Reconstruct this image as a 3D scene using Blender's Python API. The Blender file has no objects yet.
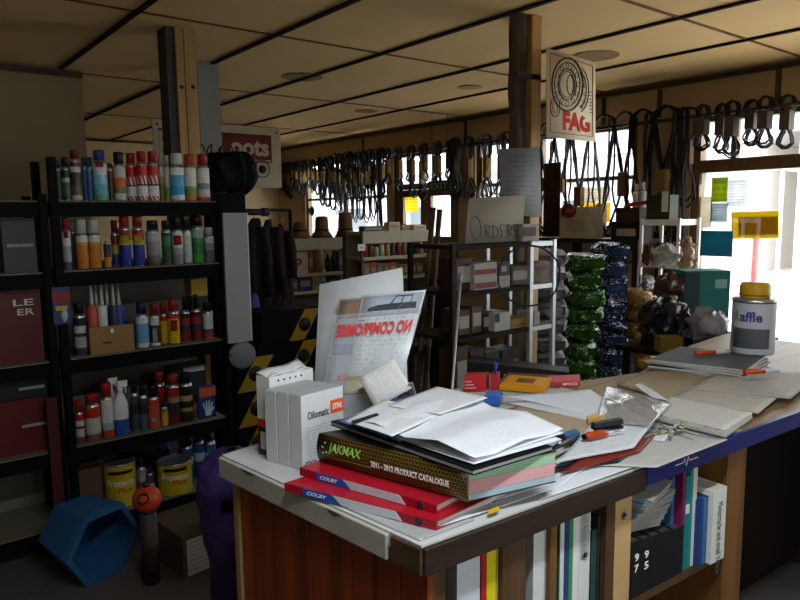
import bpy, math, random
from mathutils import Vector as V, Matrix as MX
random.seed(7)
S = bpy.context.scene
COL = S.collection
# ---------------------------------------------------------------- camera
FOC = 680.0; EYE = 1.62
_a = math.radians(51.6); _p = math.radians(7.14); _r = math.radians(0.65)
_F = V((math.cos(_a), math.sin(_a), 0)); _R = V((math.sin(_a), -math.cos(_a), 0))
FW = _F*math.cos(_p) - V((0, 0, 1))*math.sin(_p); _U = _R.cross(FW)
CX = _R*math.cos(_r) - _U*math.sin(_r); CY = _R*math.sin(_r) + _U*math.cos(_r)
CP = V((0, 0, EYE))
cd = bpy.data.cameras.new('camera'); cam = bpy.data.objects.new('camera', cd); COL.objects.link(cam)
cd.sensor_width = 36; cd.lens = FOC*36/800; cd.clip_start = 0.02; cd.clip_end = 200
cam.matrix_world = MX(((CX.x, CY.x, -FW.x, CP.x), (CX.y, CY.y, -FW.y, CP.y), (CX.z, CY.z, -FW.z, CP.z), (0, 0, 0, 1)))
S.camera = cam
# ---------------------------------------------------------------- light and exposure
S.view_settings.view_transform = 'Standard'; S.view_settings.look = 'None'
S.view_settings.gamma = 1; S.view_settings.use_curve_mapping = False
S.view_settings.exposure = 0.1
W = bpy.data.worlds.new('sky'); S.world = W; W.use_nodes = True
_n = W.node_tree.nodes; _bg = _n['Background']
_bg.inputs['Color'].default_value = (0.92, 0.97, 1.0, 1); _bg.inputs['Strength'].default_value = 8.5
def portal(name, loc, rot, sx, sy):
    l = bpy.data.lights.new(name, 'AREA'); l.shape = 'RECTANGLE'; l.size = sx; l.size_y = sy; l.energy = 1
    l.cycles.is_portal = True
    o = bpy.data.objects.new(name, l); COL.objects.link(o); o.location = loc; o.rotation_euler = rot
HP = math.pi/2
# openings: (centre y, centre z, width, height) in the street wall, all facing into the room
XW = 5.4; YB = 9.95; CEIL = 2.70; XL = -1.3; YF = -1.0
portal('daylight_window', (XW+.12, 8.1, 1.8), (0, HP, 0), 1.15, 2.1)
portal('daylight_doors', (XW+.12, 6.3, 1.85), (0, HP, 0), 1.05, 1.3)
portal('daylight_window', (XW+.12, 4.45, 1.9), (0, HP, 0), 1.1, 2.0)
portal('daylight_entry', (XW+.12, 2.1, 1.25), (0, HP, 0), 2.4, 1.9)
portal('daylight_shopfront', (XW+.12, .1, 1.45), (0, HP, 0), 1.9, 1.3)
portal('daylight_rear', (1.0, YF-.12, 1.55), (HP, 0, 0), 1.1, .8)
# added, unseen lamp that brightens the counter (its housing is built with the room)
_l = bpy.data.lights.new('added_counter_light', 'AREA'); _l.shape = 'RECTANGLE'; _l.size = 1.15; _l.size_y = .12; _l.energy = 38; _l.color = (.86, .94, 1)
_o = bpy.data.objects.new('added_counter_light', _l); COL.objects.link(_o); _o.location = (.75, .25, 2.60)

# ---------------------------------------------------------------- pixel -> place on a known plane
def ray(x, y): return FW + CX*((x-400)/FOC) + CY*((300-y)/FOC)
def onz(x, y, z): d = ray(x, y); return CP + d*((z-EYE)/d.z)
def onx(x, y, u): d = ray(x, y); return CP + d*(u/d.x)
def ony(x, y, v): d = ray(x, y); return CP + d*(v/d.y)
def dep(x, y, t): return CP + ray(x, y)*t
def onpl(x, y, P, N): d = ray(x, y); return CP + d*((P-CP).dot(N)/d.dot(N))
# ---------------------------------------------------------------- materials
def lin(h):
    h = h.lstrip('#'); c = [int(h[i:i+2], 16)/255 for i in (0, 2, 4)]
    return tuple((x/12.92 if x <= .04045 else ((x+.055)/1.055)**2.4) for x in c)
_mc = {}
def mat(h, rough=.55, metal=0, var=.12, scale=12, bump=0, spec=.3, trans=0, key=''):
    k = (h, rough, metal, var, scale, bump, spec, trans, key)
    if k in _mc: return _mc[k]
    m = bpy.data.materials.new('paint_'+h.strip('#')); m.use_nodes = True; _mc[k] = m
    nt = m.node_tree; n = nt.nodes; L = nt.links; b = n['Principled BSDF']
    b.inputs['Roughness'].default_value = rough; b.inputs['Metallic'].default_value = metal
    b.inputs['Specular IOR Level'].default_value = spec
    c = lin(h)
    tc = n.new('ShaderNodeTexCoord'); no = n.new('ShaderNodeTexNoise')
    no.inputs['Scale'].default_value = scale; no.inputs['Detail'].default_value = 5
    L.new(tc.outputs['Object'], no.inputs['Vector'])
    mx = n.new('ShaderNodeMix'); mx.data_type = 'RGBA'
    mx.inputs[6].default_value = (*[max(0, x*(1-var)) for x in c], 1)
    mx.inputs[7].default_value = (*[min(1, x*(1+var)) for x in c], 1)
    L.new(no.outputs['Fac'], mx.inputs[0]); L.new(mx.outputs[2], b.inputs['Base Color'])
    if bump:
        bp = n.new('ShaderNodeBump'); bp.inputs['Strength'].default_value = bump; bp.inputs['Distance'].default_value = .01
        L.new(no.outputs['Fac'], bp.inputs['Height']); L.new(bp.outputs[0], b.inputs['Normal'])
    if trans:
        tr = n.new('ShaderNodeBsdfTranslucent'); L.new(mx.outputs[2], tr.inputs['Color'])
        ms = n.new('ShaderNodeMixShader'); ms.inputs[0].default_value = trans
        L.new(b.outputs[0], ms.inputs[1]); L.new(tr.outputs[0], ms.inputs[2])
        L.new(ms.outputs[0], n['Material Output'].inputs[0])
    return m
def nmath(nt, op, a, b=None, c=None):
    q = nt.nodes.new('ShaderNodeMath'); q.operation = op
    for i, x in enumerate((a, b, c)):
        if x is None: continue
        if isinstance(x, (int, float)): q.inputs[i].default_value = x
        else: nt.links.new(x, q.inputs[i])
    return q.outputs[0]
def printed(paper, ink='#555555', rows=20, words=9, fill=.55, mu=.08, mv=.06, cols=1, trans=0, rough=.7, amount=.36):
    """paper with lines of small type laid out in its UV space"""
    k = ('p', paper, ink, rows, words, fill, mu, mv, cols, trans, amount)
    if k in _mc: return _mc[k]
    m = bpy.data.materials.new('printed_paper'); m.use_nodes = True; _mc[k] = m
    nt = m.node_tree; n = nt.nodes; L = nt.links; b = n['Principled BSDF']; b.inputs['Roughness'].default_value = rough
    uv = n.new('ShaderNodeUVMap'); sp = n.new('ShaderNodeSeparateXYZ'); L.new(uv.outputs[0], sp.inputs[0])
    u, v = sp.outputs[0], sp.outputs[1]
    r = nmath(nt, 'MULTIPLY', v, rows); fr = nmath(nt, 'FRACT', r); ri = nmath(nt, 'FLOOR', r)
    line = nmath(nt, 'LESS_THAN', fr, .42)
    cu = nmath(nt, 'FRACT', nmath(nt, 'MULTIPLY', u, cols))
    cb = n.new('ShaderNodeCombineXYZ'); L.new(nmath(nt, 'MULTIPLY', u, words*4), cb.inputs[0]); L.new(nmath(nt, 'MULTIPLY', ri, 7.3), cb.inputs[1])
    no = n.new('ShaderNodeTexNoise'); no.inputs['Scale'].default_value = 1; no.inputs['Detail'].default_value = 1; L.new(cb.outputs[0], no.inputs['Vector'])
    wd = nmath(nt, 'LESS_THAN', no.outputs['Fac'], fill+.1)
    a = nmath(nt, 'MULTIPLY', line, wd)
    for x, lo, hi in ((cu, mu, 1-mu), (v, mv, 1-mv)):
        a = nmath(nt, 'MULTIPLY', a, nmath(nt, 'MULTIPLY', nmath(nt, 'GREATER_THAN', x, lo), nmath(nt, 'LESS_THAN', x, hi)))
    mx = n.new('ShaderNodeMix'); mx.data_type = 'RGBA'
    mx.inputs[6].default_value = (*lin(paper), 1); mx.inputs[7].default_value = (*lin(ink), 1)
    L.new(nmath(nt, 'MULTIPLY', a, amount), mx.inputs[0]); L.new(mx.outputs[2], b.inputs['Base Color'])
    if trans:
        tr = n.new('ShaderNodeBsdfTranslucent'); L.new(mx.outputs[2], tr.inputs['Color'])
        ms = n.new('ShaderNodeMixShader'); ms.inputs[0].default_value = trans
        L.new(b.outputs[0], ms.inputs[1]); L.new(tr.outputs[0], ms.inputs[2]); L.new(ms.outputs[0], n['Material Output'].inputs[0])
    return m
def stripes(a, b_, freq, ang=0.7, duty=.5):
    k = ('s', a, b_, freq, ang, duty)
    if k in _mc: return _mc[k]
    m = bpy.data.materials.new('striped_print'); m.use_nodes = True; _mc[k] = m
    nt = m.node_tree; n = nt.nodes; L = nt.links; b = n['Principled BSDF']; b.inputs['Roughness'].default_value = .35
    uv = n.new('ShaderNodeUVMap'); sp = n.new('ShaderNodeSeparateXYZ'); L.new(uv.outputs[0], sp.inputs[0])
    s = nmath(nt, 'ADD', nmath(nt, 'MULTIPLY', sp.outputs[0], math.cos(ang)*freq), nmath(nt, 'MULTIPLY', sp.outputs[1], math.sin(ang)*freq))
    a_ = nmath(nt, 'LESS_THAN', nmath(nt, 'FRACT', s), duty)
    mx = n.new('ShaderNodeMix'); mx.data_type = 'RGBA'; mx.inputs[6].default_value = (*lin(a), 1); mx.inputs[7].default_value = (*lin(b_), 1)
    L.new(a_, mx.inputs[0]); L.new(mx.outputs[2], b.inputs['Base Color'])
    return m
def wood(h, h2, scale=3, axis=2, rough=.5, var=1.0):
    k = ('w', h, h2, scale, axis, rough)
    if k in _mc: return _mc[k]
    m = bpy.data.materials.new('wood'); m.use_nodes = True; _mc[k] = m
    nt = m.node_tree; n = nt.nodes; L = nt.links; b = n['Principled BSDF']; b.inputs['Roughness'].default_value = rough
    tc = n.new('ShaderNodeTexCoord'); mp = n.new('ShaderNodeMapping'); L.new(tc.outputs['Object'], mp.inputs[0])
    sc = [18*scale/3]*3; sc[axis] = .8*scale/3; mp.inputs['Scale'].default_value = sc
    no = n.new('ShaderNodeTexNoise'); no.inputs['Scale'].default_value = 2.2; no.inputs['Detail'].default_value = 7; no.inputs['Roughness'].default_value = .65
    L.new(mp.outputs[0], no.inputs['Vector'])
    cr = n.new('ShaderNodeValToRGB'); cr.color_ramp.elements[0].position = .3; cr.color_ramp.elements[1].position = .72
    cr.color_ramp.elements[0].color = (*lin(h2), 1); cr.color_ramp.elements[1].color = (*lin(h), 1)
    L.new(no.outputs['Fac'], cr.inputs[0]); L.new(cr.outputs[0], b.inputs['Base Color'])
    return m
def film(h, alpha=.35, rough=.15):
    """clear or tinted plastic film: partly see-through, partly shiny"""
    k = ('f', h, alpha, rough)
    if k in _mc: return _mc[k]
    m = bpy.data.materials.new('clear_film'); m.use_nodes = True; _mc[k] = m
    nt = m.node_tree; n = nt.nodes; L = nt.links; b = n['Principled BSDF']
    b.inputs['Base Color'].default_value = (*lin(h), 1); b.inputs['Roughness'].default_value = rough
    t = n.new('ShaderNodeBsdfTransparent'); ms = n.new('ShaderNodeMixShader')
    no = n.new('ShaderNodeTexNoise'); no.inputs['Scale'].default_value = 25
    L.new(nmath(nt, 'MULTIPLY_ADD', no.outputs['Fac'], .3, alpha-.15), ms.inputs[0])
    L.new(t.outputs[0], ms.inputs[1]); L.new(b.outputs[0], ms.inputs[2]); L.new(ms.outputs[0], n['Material Output'].inputs[0])
    return m
def glassmat():
    if 'glass' in _mc: return _mc['glass']
    m = bpy.data.materials.new('window_glass'); m.use_nodes = True; _mc['glass'] = m
    nt = m.node_tree; n = nt.nodes; L = nt.links
    t = n.new('ShaderNodeBsdfTransparent'); t.inputs[0].default_value = (.96, .97, .97, 1)
    g = n.new('ShaderNodeBsdfGlossy'); g.inputs['Roughness'].default_value = .03
    ms = n.new('ShaderNodeMixShader'); ms.inputs[0].default_value = .05
    L.new(t.outputs[0], ms.inputs[1]); L.new(g.outputs[0], ms.inputs[2])
    L.new(ms.outputs[0], n['Material Output'].inputs[0])
    return m
def glint_foil(h, amt=.6):  # pale flecks: silver print plus glints painted into the colour
    k = ('glint_foil', h, amt)
    if k in _mc: return _mc[k]
    m = bpy.data.materials.new('glint_flecked_print'); m.use_nodes = True; _mc[k] = m
    nt = m.node_tree; n = nt.nodes; L = nt.links; b = n['Principled BSDF']; b.inputs['Roughness'].default_value = .13
    tc = n.new('ShaderNodeTexCoord'); mp = n.new('ShaderNodeMapping'); mp.inputs['Scale'].default_value = (1, 1, 2.2); L.new(tc.outputs['Object'], mp.inputs[0])
    no = n.new('ShaderNodeTexNoise'); no.inputs['Scale'].default_value = 60; no.inputs['Detail'].default_value = 4; L.new(mp.outputs[0], no.inputs['Vector'])
    n2 = n.new('ShaderNodeTexNoise'); n2.inputs['Scale'].default_value = 22; n2.inputs['Detail'].default_value = 3; L.new(tc.outputs['Object'], n2.inputs['Vector'])
    cr = n.new('ShaderNodeValToRGB'); cr.color_ramp.elements[0].position = amt; cr.color_ramp.elements[1].position = amt+.03
    cr.color_ramp.elements[0].color = (*lin(h), 1); cr.color_ramp.elements[1].color = (.62, .66, .68, 1)
    L.new(no.outputs['Fac'], cr.inputs[0]); L.new(cr.outputs[0], b.inputs['Base Color'])
    bp = n.new('ShaderNodeBump'); bp.inputs['Strength'].default_value = 1; bp.inputs['Distance'].default_value = .02
    L.new(n2.outputs['Fac'], bp.inputs['Height']); L.new(bp.outputs[0], b.inputs['Normal'])
    return m
BLACK = mat('#121214', .55, spec=.12); RUB = mat('#161514', .55, var=.3, scale=40); WHITE = mat('#e9e9e6', .6, var=.05)
STEEL = mat('#b9bcc0', .35, .9); INK = mat('#1a1a1c', .6, var=0); TEXTW = mat('#f2f2ee', .6, var=0); KRAFT = mat('#7d6035', .8, var=.25, scale=20)
CARD = mat('#8a6a44', .85, var=.15)
# ---------------------------------------------------------------- mesh building
XF = {}
class MB:
    def __init__(s): s.v = []; s.f = []; s.m = []; s.uv = []; s.sm = []
    def face(s, idx, m=0, uv=None, sm=False): s.f.append(tuple(idx)); s.m.append(m); s.uv.append(uv); s.sm.append(sm)
    def hexa(s, P, m=0, ms=None):
        """P: 4 bottom points (ccw from above) then the 4 above them"""
        b = len(s.v); s.v += [V(p) for p in P]
        fs = [(3, 2, 1, 0), (4, 5, 6, 7), (0, 1, 5, 4), (1, 2, 6, 5), (2, 3, 7, 6), (3, 0, 4, 7)]
        for i, q in enumerate(fs):
            s.face([b+k for k in q], ms[i] if ms else m, ((0, 0), (1, 0), (1, 1), (0, 1)))
        return s
    def box(s, x0, x1, y0, y1, z0, z1, m=0, ms=None):
        return s.hexa([(x0, y0, z0), (x1, y0, z0), (x1, y1, z0), (x0, y1, z0), (x0, y0, z1), (x1, y0, z1), (x1, y1, z1), (x0, y1, z1)], m, ms)
    def obox(s, c, ex, ey, ez, m=0, ms=None):
        c = V(c); ex = V(ex)/2; ey = V(ey)/2; ez = V(ez)/2
        return s.hexa([c-ex-ey-ez, c+ex-ey-ez, c+ex+ey-ez, c-ex+ey-ez, c-ex-ey+ez, c+ex-ey+ez, c+ex+ey+ez, c-ex+ey+ez], m, ms)
    def prism(s, pts, d, m=0, mside=None):
        b = len(s.v); n = len(pts); pts = [V(p) for p in pts]; d = V(d); s.v += pts + [p+d for p in pts]
        s.face([b+i for i in range(n)][::-1], m); s.face([b+n+i for i in range(n)], m)
        for i in range(n):
            j = (i+1) % n; s.face((b+i, b+j, b+n+j, b+n+i), m if mside is None else mside, ((0, 0), (1, 0), (1, 1), (0, 1)))
        return s
    def tube(s, pts, r, n=6, m=0, closed=False, rs=None):
        pts = [V(p) for p in pts]; N = len(pts); b = len(s.v); up = None
        for i, p in enumerate(pts):
            t = (pts[(i+1) % N]-pts[i-1]) if closed else (pts[min(i+1, N-1)]-pts[max(i-1, 0)])
            t = t.normalized() if t.length > 1e-9 else V((0, 0, 1))
            if up is None: up = t.orthogonal().normalized()
            up = (up - t*up.dot(t)); up = up.normalized() if up.length > 1e-6 else t.orthogonal().normalized()
            w = t.cross(up); rr = rs[i] if rs else r
            for k in range(n):
                a = 2*math.pi*k/n; s.v.append(p+up*(rr*math.cos(a))+w*(rr*math.sin(a)))
        for i in range(N if closed else N-1):
            j = (i+1) % N
            for k in range(n):
                l = (k+1) % n; s.face((b+i*n+k, b+i*n+l, b+j*n+l, b+j*n+k), m, None, True)
        if not closed:
            s.face([b+k for k in range(n)][::-1], m); s.face([b+(N-1)*n+k for k in range(n)], m)
        return s
    def lathe(s, prof, c=(0, 0, 0), n=20, ms=None, m=0, axis=None, sx=1, sy=1):
        """prof: (radius, height) from bottom to top; ms: one material per segment"""
        c = V(c); b = len(s.v); k_ = len(prof)
        if axis is None: A, B, D = V((1, 0, 0)), V((0, 1, 0)), V((0, 0, 1))
        else: D = V(axis).normalized(); A = D.orthogonal().normalized(); B = D.cross(A)
        for r, h in prof:
            for k in range(n):
                a = 2*math.pi*k/n; s.v.append(c+A*(sx*r*math.cos(a))+B*(sy*r*math.sin(a))+D*h)
        for i in range(k_-1):
            mm = ms[i] if ms else m
            for k in range(n):
                l = (k+1) % n
                s.face((b+i*n+k, b+i*n+l, b+(i+1)*n+l, b+(i+1)*n+k), mm, ((k/n, i/(k_-1)), ((k+1)/n, i/(k_-1)), ((k+1)/n, (i+1)/(k_-1)), (k/n, (i+1)/(k_-1))), True)
        if prof[0][0] > 1e-6: s.face([b+k for k in range(n)][::-1], ms[0] if ms else m)
        if prof[-1][0] > 1e-6: s.face([b+(k_-1)*n+k for k in range(n)], ms[-1] if ms else m)
        return s
    def grid(s, fn, nu, nv, m=0, sm=True):
        b = len(s.v)
        for j in range(nv+1):
            for i in range(nu+1): s.v.append(V(fn(i/nu, j/nv)))
        for j in range(nv):
            for i in range(nu):
                q = b+j*(nu+1)+i
                s.face((q, q+1, q+nu+2, q+nu+1), m, ((i/nu, j/nv), ((i+1)/nu, j/nv), ((i+1)/nu, (j+1)/nv), (i/nu, (j+1)/nv)), sm)
        return s
    def slab(s, fn, nu, nv, th, m=0, mb=None, d=(0, 0, -1)):
        """a thin sheet with thickness: top surface fn(u,v), bottom th below"""
        mb = m if mb is None else mb; d = V(d)*th; b = len(s.v); s.grid(fn, nu, nv, m)
        b2 = len(s.v); cnt = b2-b
        s.v += [s.v[b+i]+d for i in range(cnt)]
        for j in range(nv):
            for i in range(nu):
                q = b2+j*(nu+1)+i; s.face((q+nu+1, q+nu+2, q+1, q), mb, None, True)
        rim = [i for i in range(nu+1)] + [nu+j*(nu+1) for j in range(1, nv+1)] + [nv*(nu+1)+i for i in range(nu-1, -1, -1)] + [j*(nu+1) for j in range(nv-1, 0, -1)]
        for i in range(len(rim)):
            a, c = rim[i], rim[(i+1) % len(rim)]; s.face((b2+a, b2+c, b+c, b+a), mb)
        return s
    def crumple(s, amp, freq, seed=0, amp2=0):
        from mathutils import noise
        for i, p in enumerate(s.v):
            q = p*freq+V((seed*7.1, seed*3.3, seed)); d = noise.noise_vector(q)*amp
            if amp2: d += noise.noise_vector(q*2.7)*amp2
            s.v[i] = p+d
        return s
    def blob(s, c, r, n=14, k=8, m=0, jit=0, pw=1.0, seed=0):
        """rounded lump (superellipsoid) with optional wrinkles"""
        rnd = random.Random(seed); c = V(c); b = len(s.v)
        ph = [rnd.uniform(0, 6.3) for _ in range(6)]
        sg = lambda x: math.copysign(abs(x)**pw, x)
        for j in range(k+1):
            t = -HP+math.pi*j/k
            for i in range(n):
                a = 2*math.pi*i/n
                w = 1+jit*(math.sin(3*a+ph[0]+2*t)+math.sin(5*a+ph[1]-3*t)+math.sin(7*t+ph[2]+a)+.7*math.sin(9*a+ph[3]+5*t))/3
                s.v.append(c+V((r[0]*sg(math.cos(t))*sg(math.cos(a))*w, r[1]*sg(math.cos(t))*sg(math.sin(a))*w, r[2]*sg(math.sin(t))*(1+jit*.4*math.sin(4*a+ph[4])))))
        for j in range(k):
            for i in range(n):
                l = (i+1) % n; s.face((b+j*n+i, b+j*n+l, b+(j+1)*n+l, b+(j+1)*n+i), m, ((i/n, j/k), ((i+1)/n, j/k), ((i+1)/n, (j+1)/k), (i/n, (j+1)/k)), True)
        return s
    def build(s, name, mats, parent=None, bevel=0, kind=None, sub=0):
        me = bpy.data.meshes.new(name)
        inv = XF[parent.name].inverted() if parent else None
        me.from_pydata([tuple(inv @ p) if inv else tuple(p) for p in s.v], [], s.f)
        for m in (mats if isinstance(mats, (list, tuple)) else [mats]): me.materials.append(m)
        for p, mi, sm in zip(me.polygons, s.m, s.sm): p.material_index = mi; p.use_smooth = sm
        if any(s.uv):
            ul = me.uv_layers.new(name='UVMap')
            for p, uv in zip(me.polygons, s.uv):
                if uv:
                    for li, q in zip(p.loop_indices, uv): ul.data[li].uv = q
        me.validate()
        o = bpy.data.objects.new(name, me); COL.objects.link(o)
        if parent: o.parent = parent; XF[o.name] = XF[parent.name]
        else: XF[o.name] = MX.Identity(4)
        if bevel:
            bm_ = o.modifiers.new('bevel', 'BEVEL'); bm_.width = bevel; bm_.segments = 2; bm_.limit_method = 'ANGLE'; bm_.angle_limit = .9
        if sub:
            sb = o.modifiers.new('subdivision', 'SUBSURF'); sb.levels = sub; sb.render_levels = sub
        if kind: o['kind'] = kind
        return o
def tag(o, label, cat, group=None, kind=None):
    o['label'] = label; o['category'] = cat
    if group: o['group'] = group
    if kind: o['kind'] = kind
    return o
def thing(name, label, cat, loc=(0, 0, 0), rz=0, group=None):
    o = bpy.data.objects.new(name, None); COL.objects.link(o); o.empty_display_size = .05
    o.location = loc; o.rotation_euler = (0, 0, rz)
    XF[o.name] = MX.Translation(V(loc)) @ MX.Rotation(rz, 4, 'Z')
    return tag(o, label, cat, group)
def struct(name, mb, mats, parent=None, bevel=0):
    o = mb.build(name, mats, parent, bevel)
    if not parent: o['kind'] = 'structure'
    return o
def dup(root, loc, rz, label, group=None, scale=1):
    r = root.copy(); COL.objects.link(r); r.location = loc; r.rotation_euler = (0, 0, rz); r.scale = (scale,)*3
    r['label'] = label
    if group: r['group'] = group
    for ch in list(root.children):
        c = ch.copy(); COL.objects.link(c); c.parent = r
        for g in ch.children:
            d = g.copy(); COL.objects.link(d); d.parent = c
    return r
def text(s, o, xd, yd, w, h, m, name='lettering', parent=None, bold=.0, th=.0006, shear=0, curve=None, spacing=1):
    """lettering fitted to width w and height h, starting at o, running along xd with yd up"""
    cu = bpy.data.curves.new('t', 'FONT'); cu.body = s; cu.size = 1; cu.offset = bold; cu.extrude = 0; cu.shear = shear; cu.space_character = spacing; cu.resolution_u = 3
    ob = bpy.data.objects.new('t', cu)
    me0 = bpy.data.meshes.new_from_object(ob)
    vs = [v.co.copy() for v in me0.vertices]; fs = [tuple(p.vertices) for p in me0.polygons]
    bpy.data.objects.remove(ob); bpy.data.curves.remove(cu); bpy.data.meshes.remove(me0)
    x0 = min(v.x for v in vs); x1 = max(v.x for v in vs); y0 = min(v.y for v in vs); y1 = max(v.y for v in vs)
    xd = V(xd).normalized(); yd = V(yd); yd = (yd-xd*yd.dot(xd)).normalized(); nn = xd.cross(yd)
    mb = MB(); o = V(o)
    for k in (1, 0):
        for v in vs:
            a = (v.x-x0)/(x1-x0)*w; b_ = (v.y-y0)/(y1-y0)*h
            if curve: mb.v.append(curve(a, b_, th*k))
            else: mb.v.append(o+xd*a+yd*b_+nn*(th*k))
    for f in fs: mb.face(f)
    # side walls
    cnt = {}
    for f in fs:
        for i in range(len(f)):
            e = (f[i], f[(i+1) % len(f)]); cnt[e] = cnt.get(e, 0)+1
    N = len(vs)
    for (a, b_) in cnt:
        if (b_, a) not in cnt: mb.face((a, a+N, b_+N, b_))
    return mb.build(name, m, parent)
ORD = ['first', 'second', 'third', 'fourth', 'fifth', 'sixth', 'seventh', 'eighth', 'ninth', 'tenth', 'eleventh', 'twelfth', 'thirteenth', 'fourteenth', 'fifteenth', 'sixteenth', 'seventeenth', 'eighteenth', 'nineteenth', 'twentieth']
def quad(ps, n=8, bump=0, seed=0, lift=None):
    """surface function over four corners p00,p10,p11,p01 with gentle waves along z"""
    a, b, c, d = [V(p) for p in ps]; rnd = random.Random(seed); q = [rnd.uniform(0, 6.3) for _ in range(4)]
    def f(u, v):
        p = a*(1-u)*(1-v)+b*u*(1-v)+c*u*v+d*(1-u)*v
        z = bump*(1+.5*math.sin(5*u+q[0]+2*v)+.5*math.sin(4*v+q[1]+3*u)) if bump else 0
        if lift: z += lift(u, v)
        return p+V((0, 0, z))
    return f
# ================================================================ the setting
CREAM = mat('#e4cfa2', .8, var=.06, scale=3, bump=.05)  # wall cream, lightened for the light spilling from the left window
CREAM_SHADE = mat('#b39a72', .8, var=.08, scale=3, bump=.05)  # the same cream darkened, its backlit shade put into the colour
PART = mat('#94866a', .85, var=.06, scale=3)
CEILM = mat('#e0bd86', .9, var=.10, scale=1.3, bump=.03)
DKWOOD = wood('#4a3220', '#2c1c11', 3, 2); DKW_Y = wood('#4a3220', '#2c1c11', 3, 1); DKW_X = wood('#4a3220', '#2c1c11', 3, 0)
FRAME = wood('#7a5a36', '#553a20', 3, 2); FRAME_Y = wood('#7a5a36', '#553a20', 3, 1)
POSTW = wood('#b0925c', '#8a6d3f', 2.5, 2)
CONC = mat('#4a4643', .75, var=.3, scale=4, bump=.1)
ground = MB().box(-14, 60, -25, 50, -.25, -.06); struct('ground', ground, mat('#d6d2ca', .9, var=.06, scale=1.5))
struct('floor', MB().box(XL, XW+.12, YF, YB, -.05, 0), CONC)
struct('ceiling', MB().box(XL, XW+.12, YF-.12, YB+.12, CEIL, CEIL+.08), CEILM)
ZH = 2.40
OPEN = [(-.55, .75, .5), (.9, 2.95, 0), (3.45, 5.45, 1.45), (5.72, 6.93, 0), (7.05, 9.12, 1.22)]
wr = MB(); y = YF
for a, b, z0 in OPEN:
    wr.box(XW, XW+.12, y, a, 0, ZH)
    if z0 > 0: wr.box(XW, XW+.12, a, b, 0, z0)
    y = b
wr.box(XW, XW+.12, y, YB, 0, ZH); wr.box(XW, XW+.12, YF, YB, ZH, CEIL)
struct('wall_right', wr, CREAM_SHADE)
struct('wall_back', MB().box(XL, XW+.12, YB, YB+.12, 0, CEIL), CREAM)
struct('wall_left', MB().box(XL-.12, XL, YF-.12, YB+.12, 0, CEIL), PART)
wf = MB().box(XL, .45, YF-.12, YF, 0, CEIL).box(1.55, XW+.12, YF-.12, YF, 0, CEIL).box(.45, 1.55, YF-.12, YF, 0, 1.15).box(.45, 1.55, YF-.12, YF, 1.95, CEIL)
struct('wall_front', wf, PART)
px1 = ony(83, 100, 5.5).x
struct('wall_partition', MB().box(XL, px1, 5.5, 5.62, 0, CEIL), PART)
# ceiling battens (along y) and flush joints (along x), cornices
ti = 0
def trim(mb, m, bevel=0):
    global ti; ti += 1
    return struct('trim_%d' % ti, mb, m, bevel=bevel)
for X in (-.35, .45, 1.25, 2.06, 2.86, 3.70, 4.51): trim(MB().box(X-.015, X+.015, YF, 5.5 if X < px1 else YB, CEIL-.014, CEIL-.001), mat('#2a1b10', .9, spec=.1))
for Y in (.4, 2.13, 3.78, 5.60, 7.64): trim(MB().box(XL if Y < 5.4 else px1+.01, XW-.05, Y-.011, Y+.011, CEIL-.006, CEIL-.0005), mat('#6d4a22', .8))
trim(MB().box(XW-.035, XW-.001, YF, YB, CEIL-.05, CEIL-.017), DKW_Y)
trim(MB().box(px1, XW-.04, YB-.03, YB-.001, CEIL-.04, CEIL-.017), DKW_X)
trim(MB().box(XL, px1, 5.47, 5.499, CEIL-.06, CEIL-.017), DKW_X)
for Y in (2.3, 3.25, 3.80, 5.60, 7.57, 9.88): trim(MB().box(XW-.012, XW-.0005, Y-.02, Y+.02, ZH+.01, CEIL-.055), DKWOOD)
# round flush plates on the ceiling
for i, (px, py, r, lab) in enumerate([(302, 77, .16, 'round brown flush plate on ceiling nearest the grey column'), (366, 111, .12, 'small round brown ceiling plate farthest back near window wall'), (470, 87, .10, 'faint round ring plate on ceiling left of bark post'), (594, 56, .17, 'round brown ceiling plate behind the bearing sign')]):
    p = onz(px, py, CEIL-.001)
    tag(MB().lathe([(r*1.04, -.003), (r, -.006), (r*.86, -.003), (0, -.002)] if i == 2 else [(r*.98, -.004), (r, -.003), (r, 0)], p, 28).build('ceiling_plate', mat('#8f6f42' if i != 2 else '#b5925c', .85, var=.2, scale=9)), lab, 'ceiling plate')
# ---------------------------------------------------------------- windows and doors of the street wall
GL = glassmat()
def bars(mb, y0, y1, z0, z1, w, d=.07, x=XW+.025, ms=None):
    mb.box(x, x+d, y0, y0+w, z0, z1); mb.box(x, x+d, y1-w, y1, z0, z1)
    mb.box(x, x+d, y0+w, y1-w, z0, z0+w); mb.box(x, x+d, y0+w, y1-w, z1-w, z1); return mb
def window(nm, y0, y1, z0, z1, mull=(), rails=(), sill=True):
    m = bars(MB(), y0, y1, z0, z1, .05)
    for q in mull: m.box(XW+.03, XW+.085, q-.022, q+.022, z0+.05, z1-.05)
    for q in rails: m.box(XW+.035, XW+.08, y0+.05, y1-.05, q-.018, q+.018)
    o = struct(nm, m, FRAME)
    g = MB().box(XW+.055, XW+.06, y0+.045, y1-.045, z0+.045, z1-.045).build('pane', GL, o)
    if sill: MB().box(XW-.06, XW+.03, y0-.04, y1+.04, z0-.04, z0).build('sill', FRAME_Y, o)
window('window_1', 7.05, 9.12, 1.22, ZH, (8.1,), (1.86,))
window('window_2', 3.45, 5.45, 1.45, ZH, (4.55,), (1.93,))
window('window_3', -.55, .75, .5, ZH, (.1,), ())  # unseen shopfront window, put in for its daylight
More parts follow.
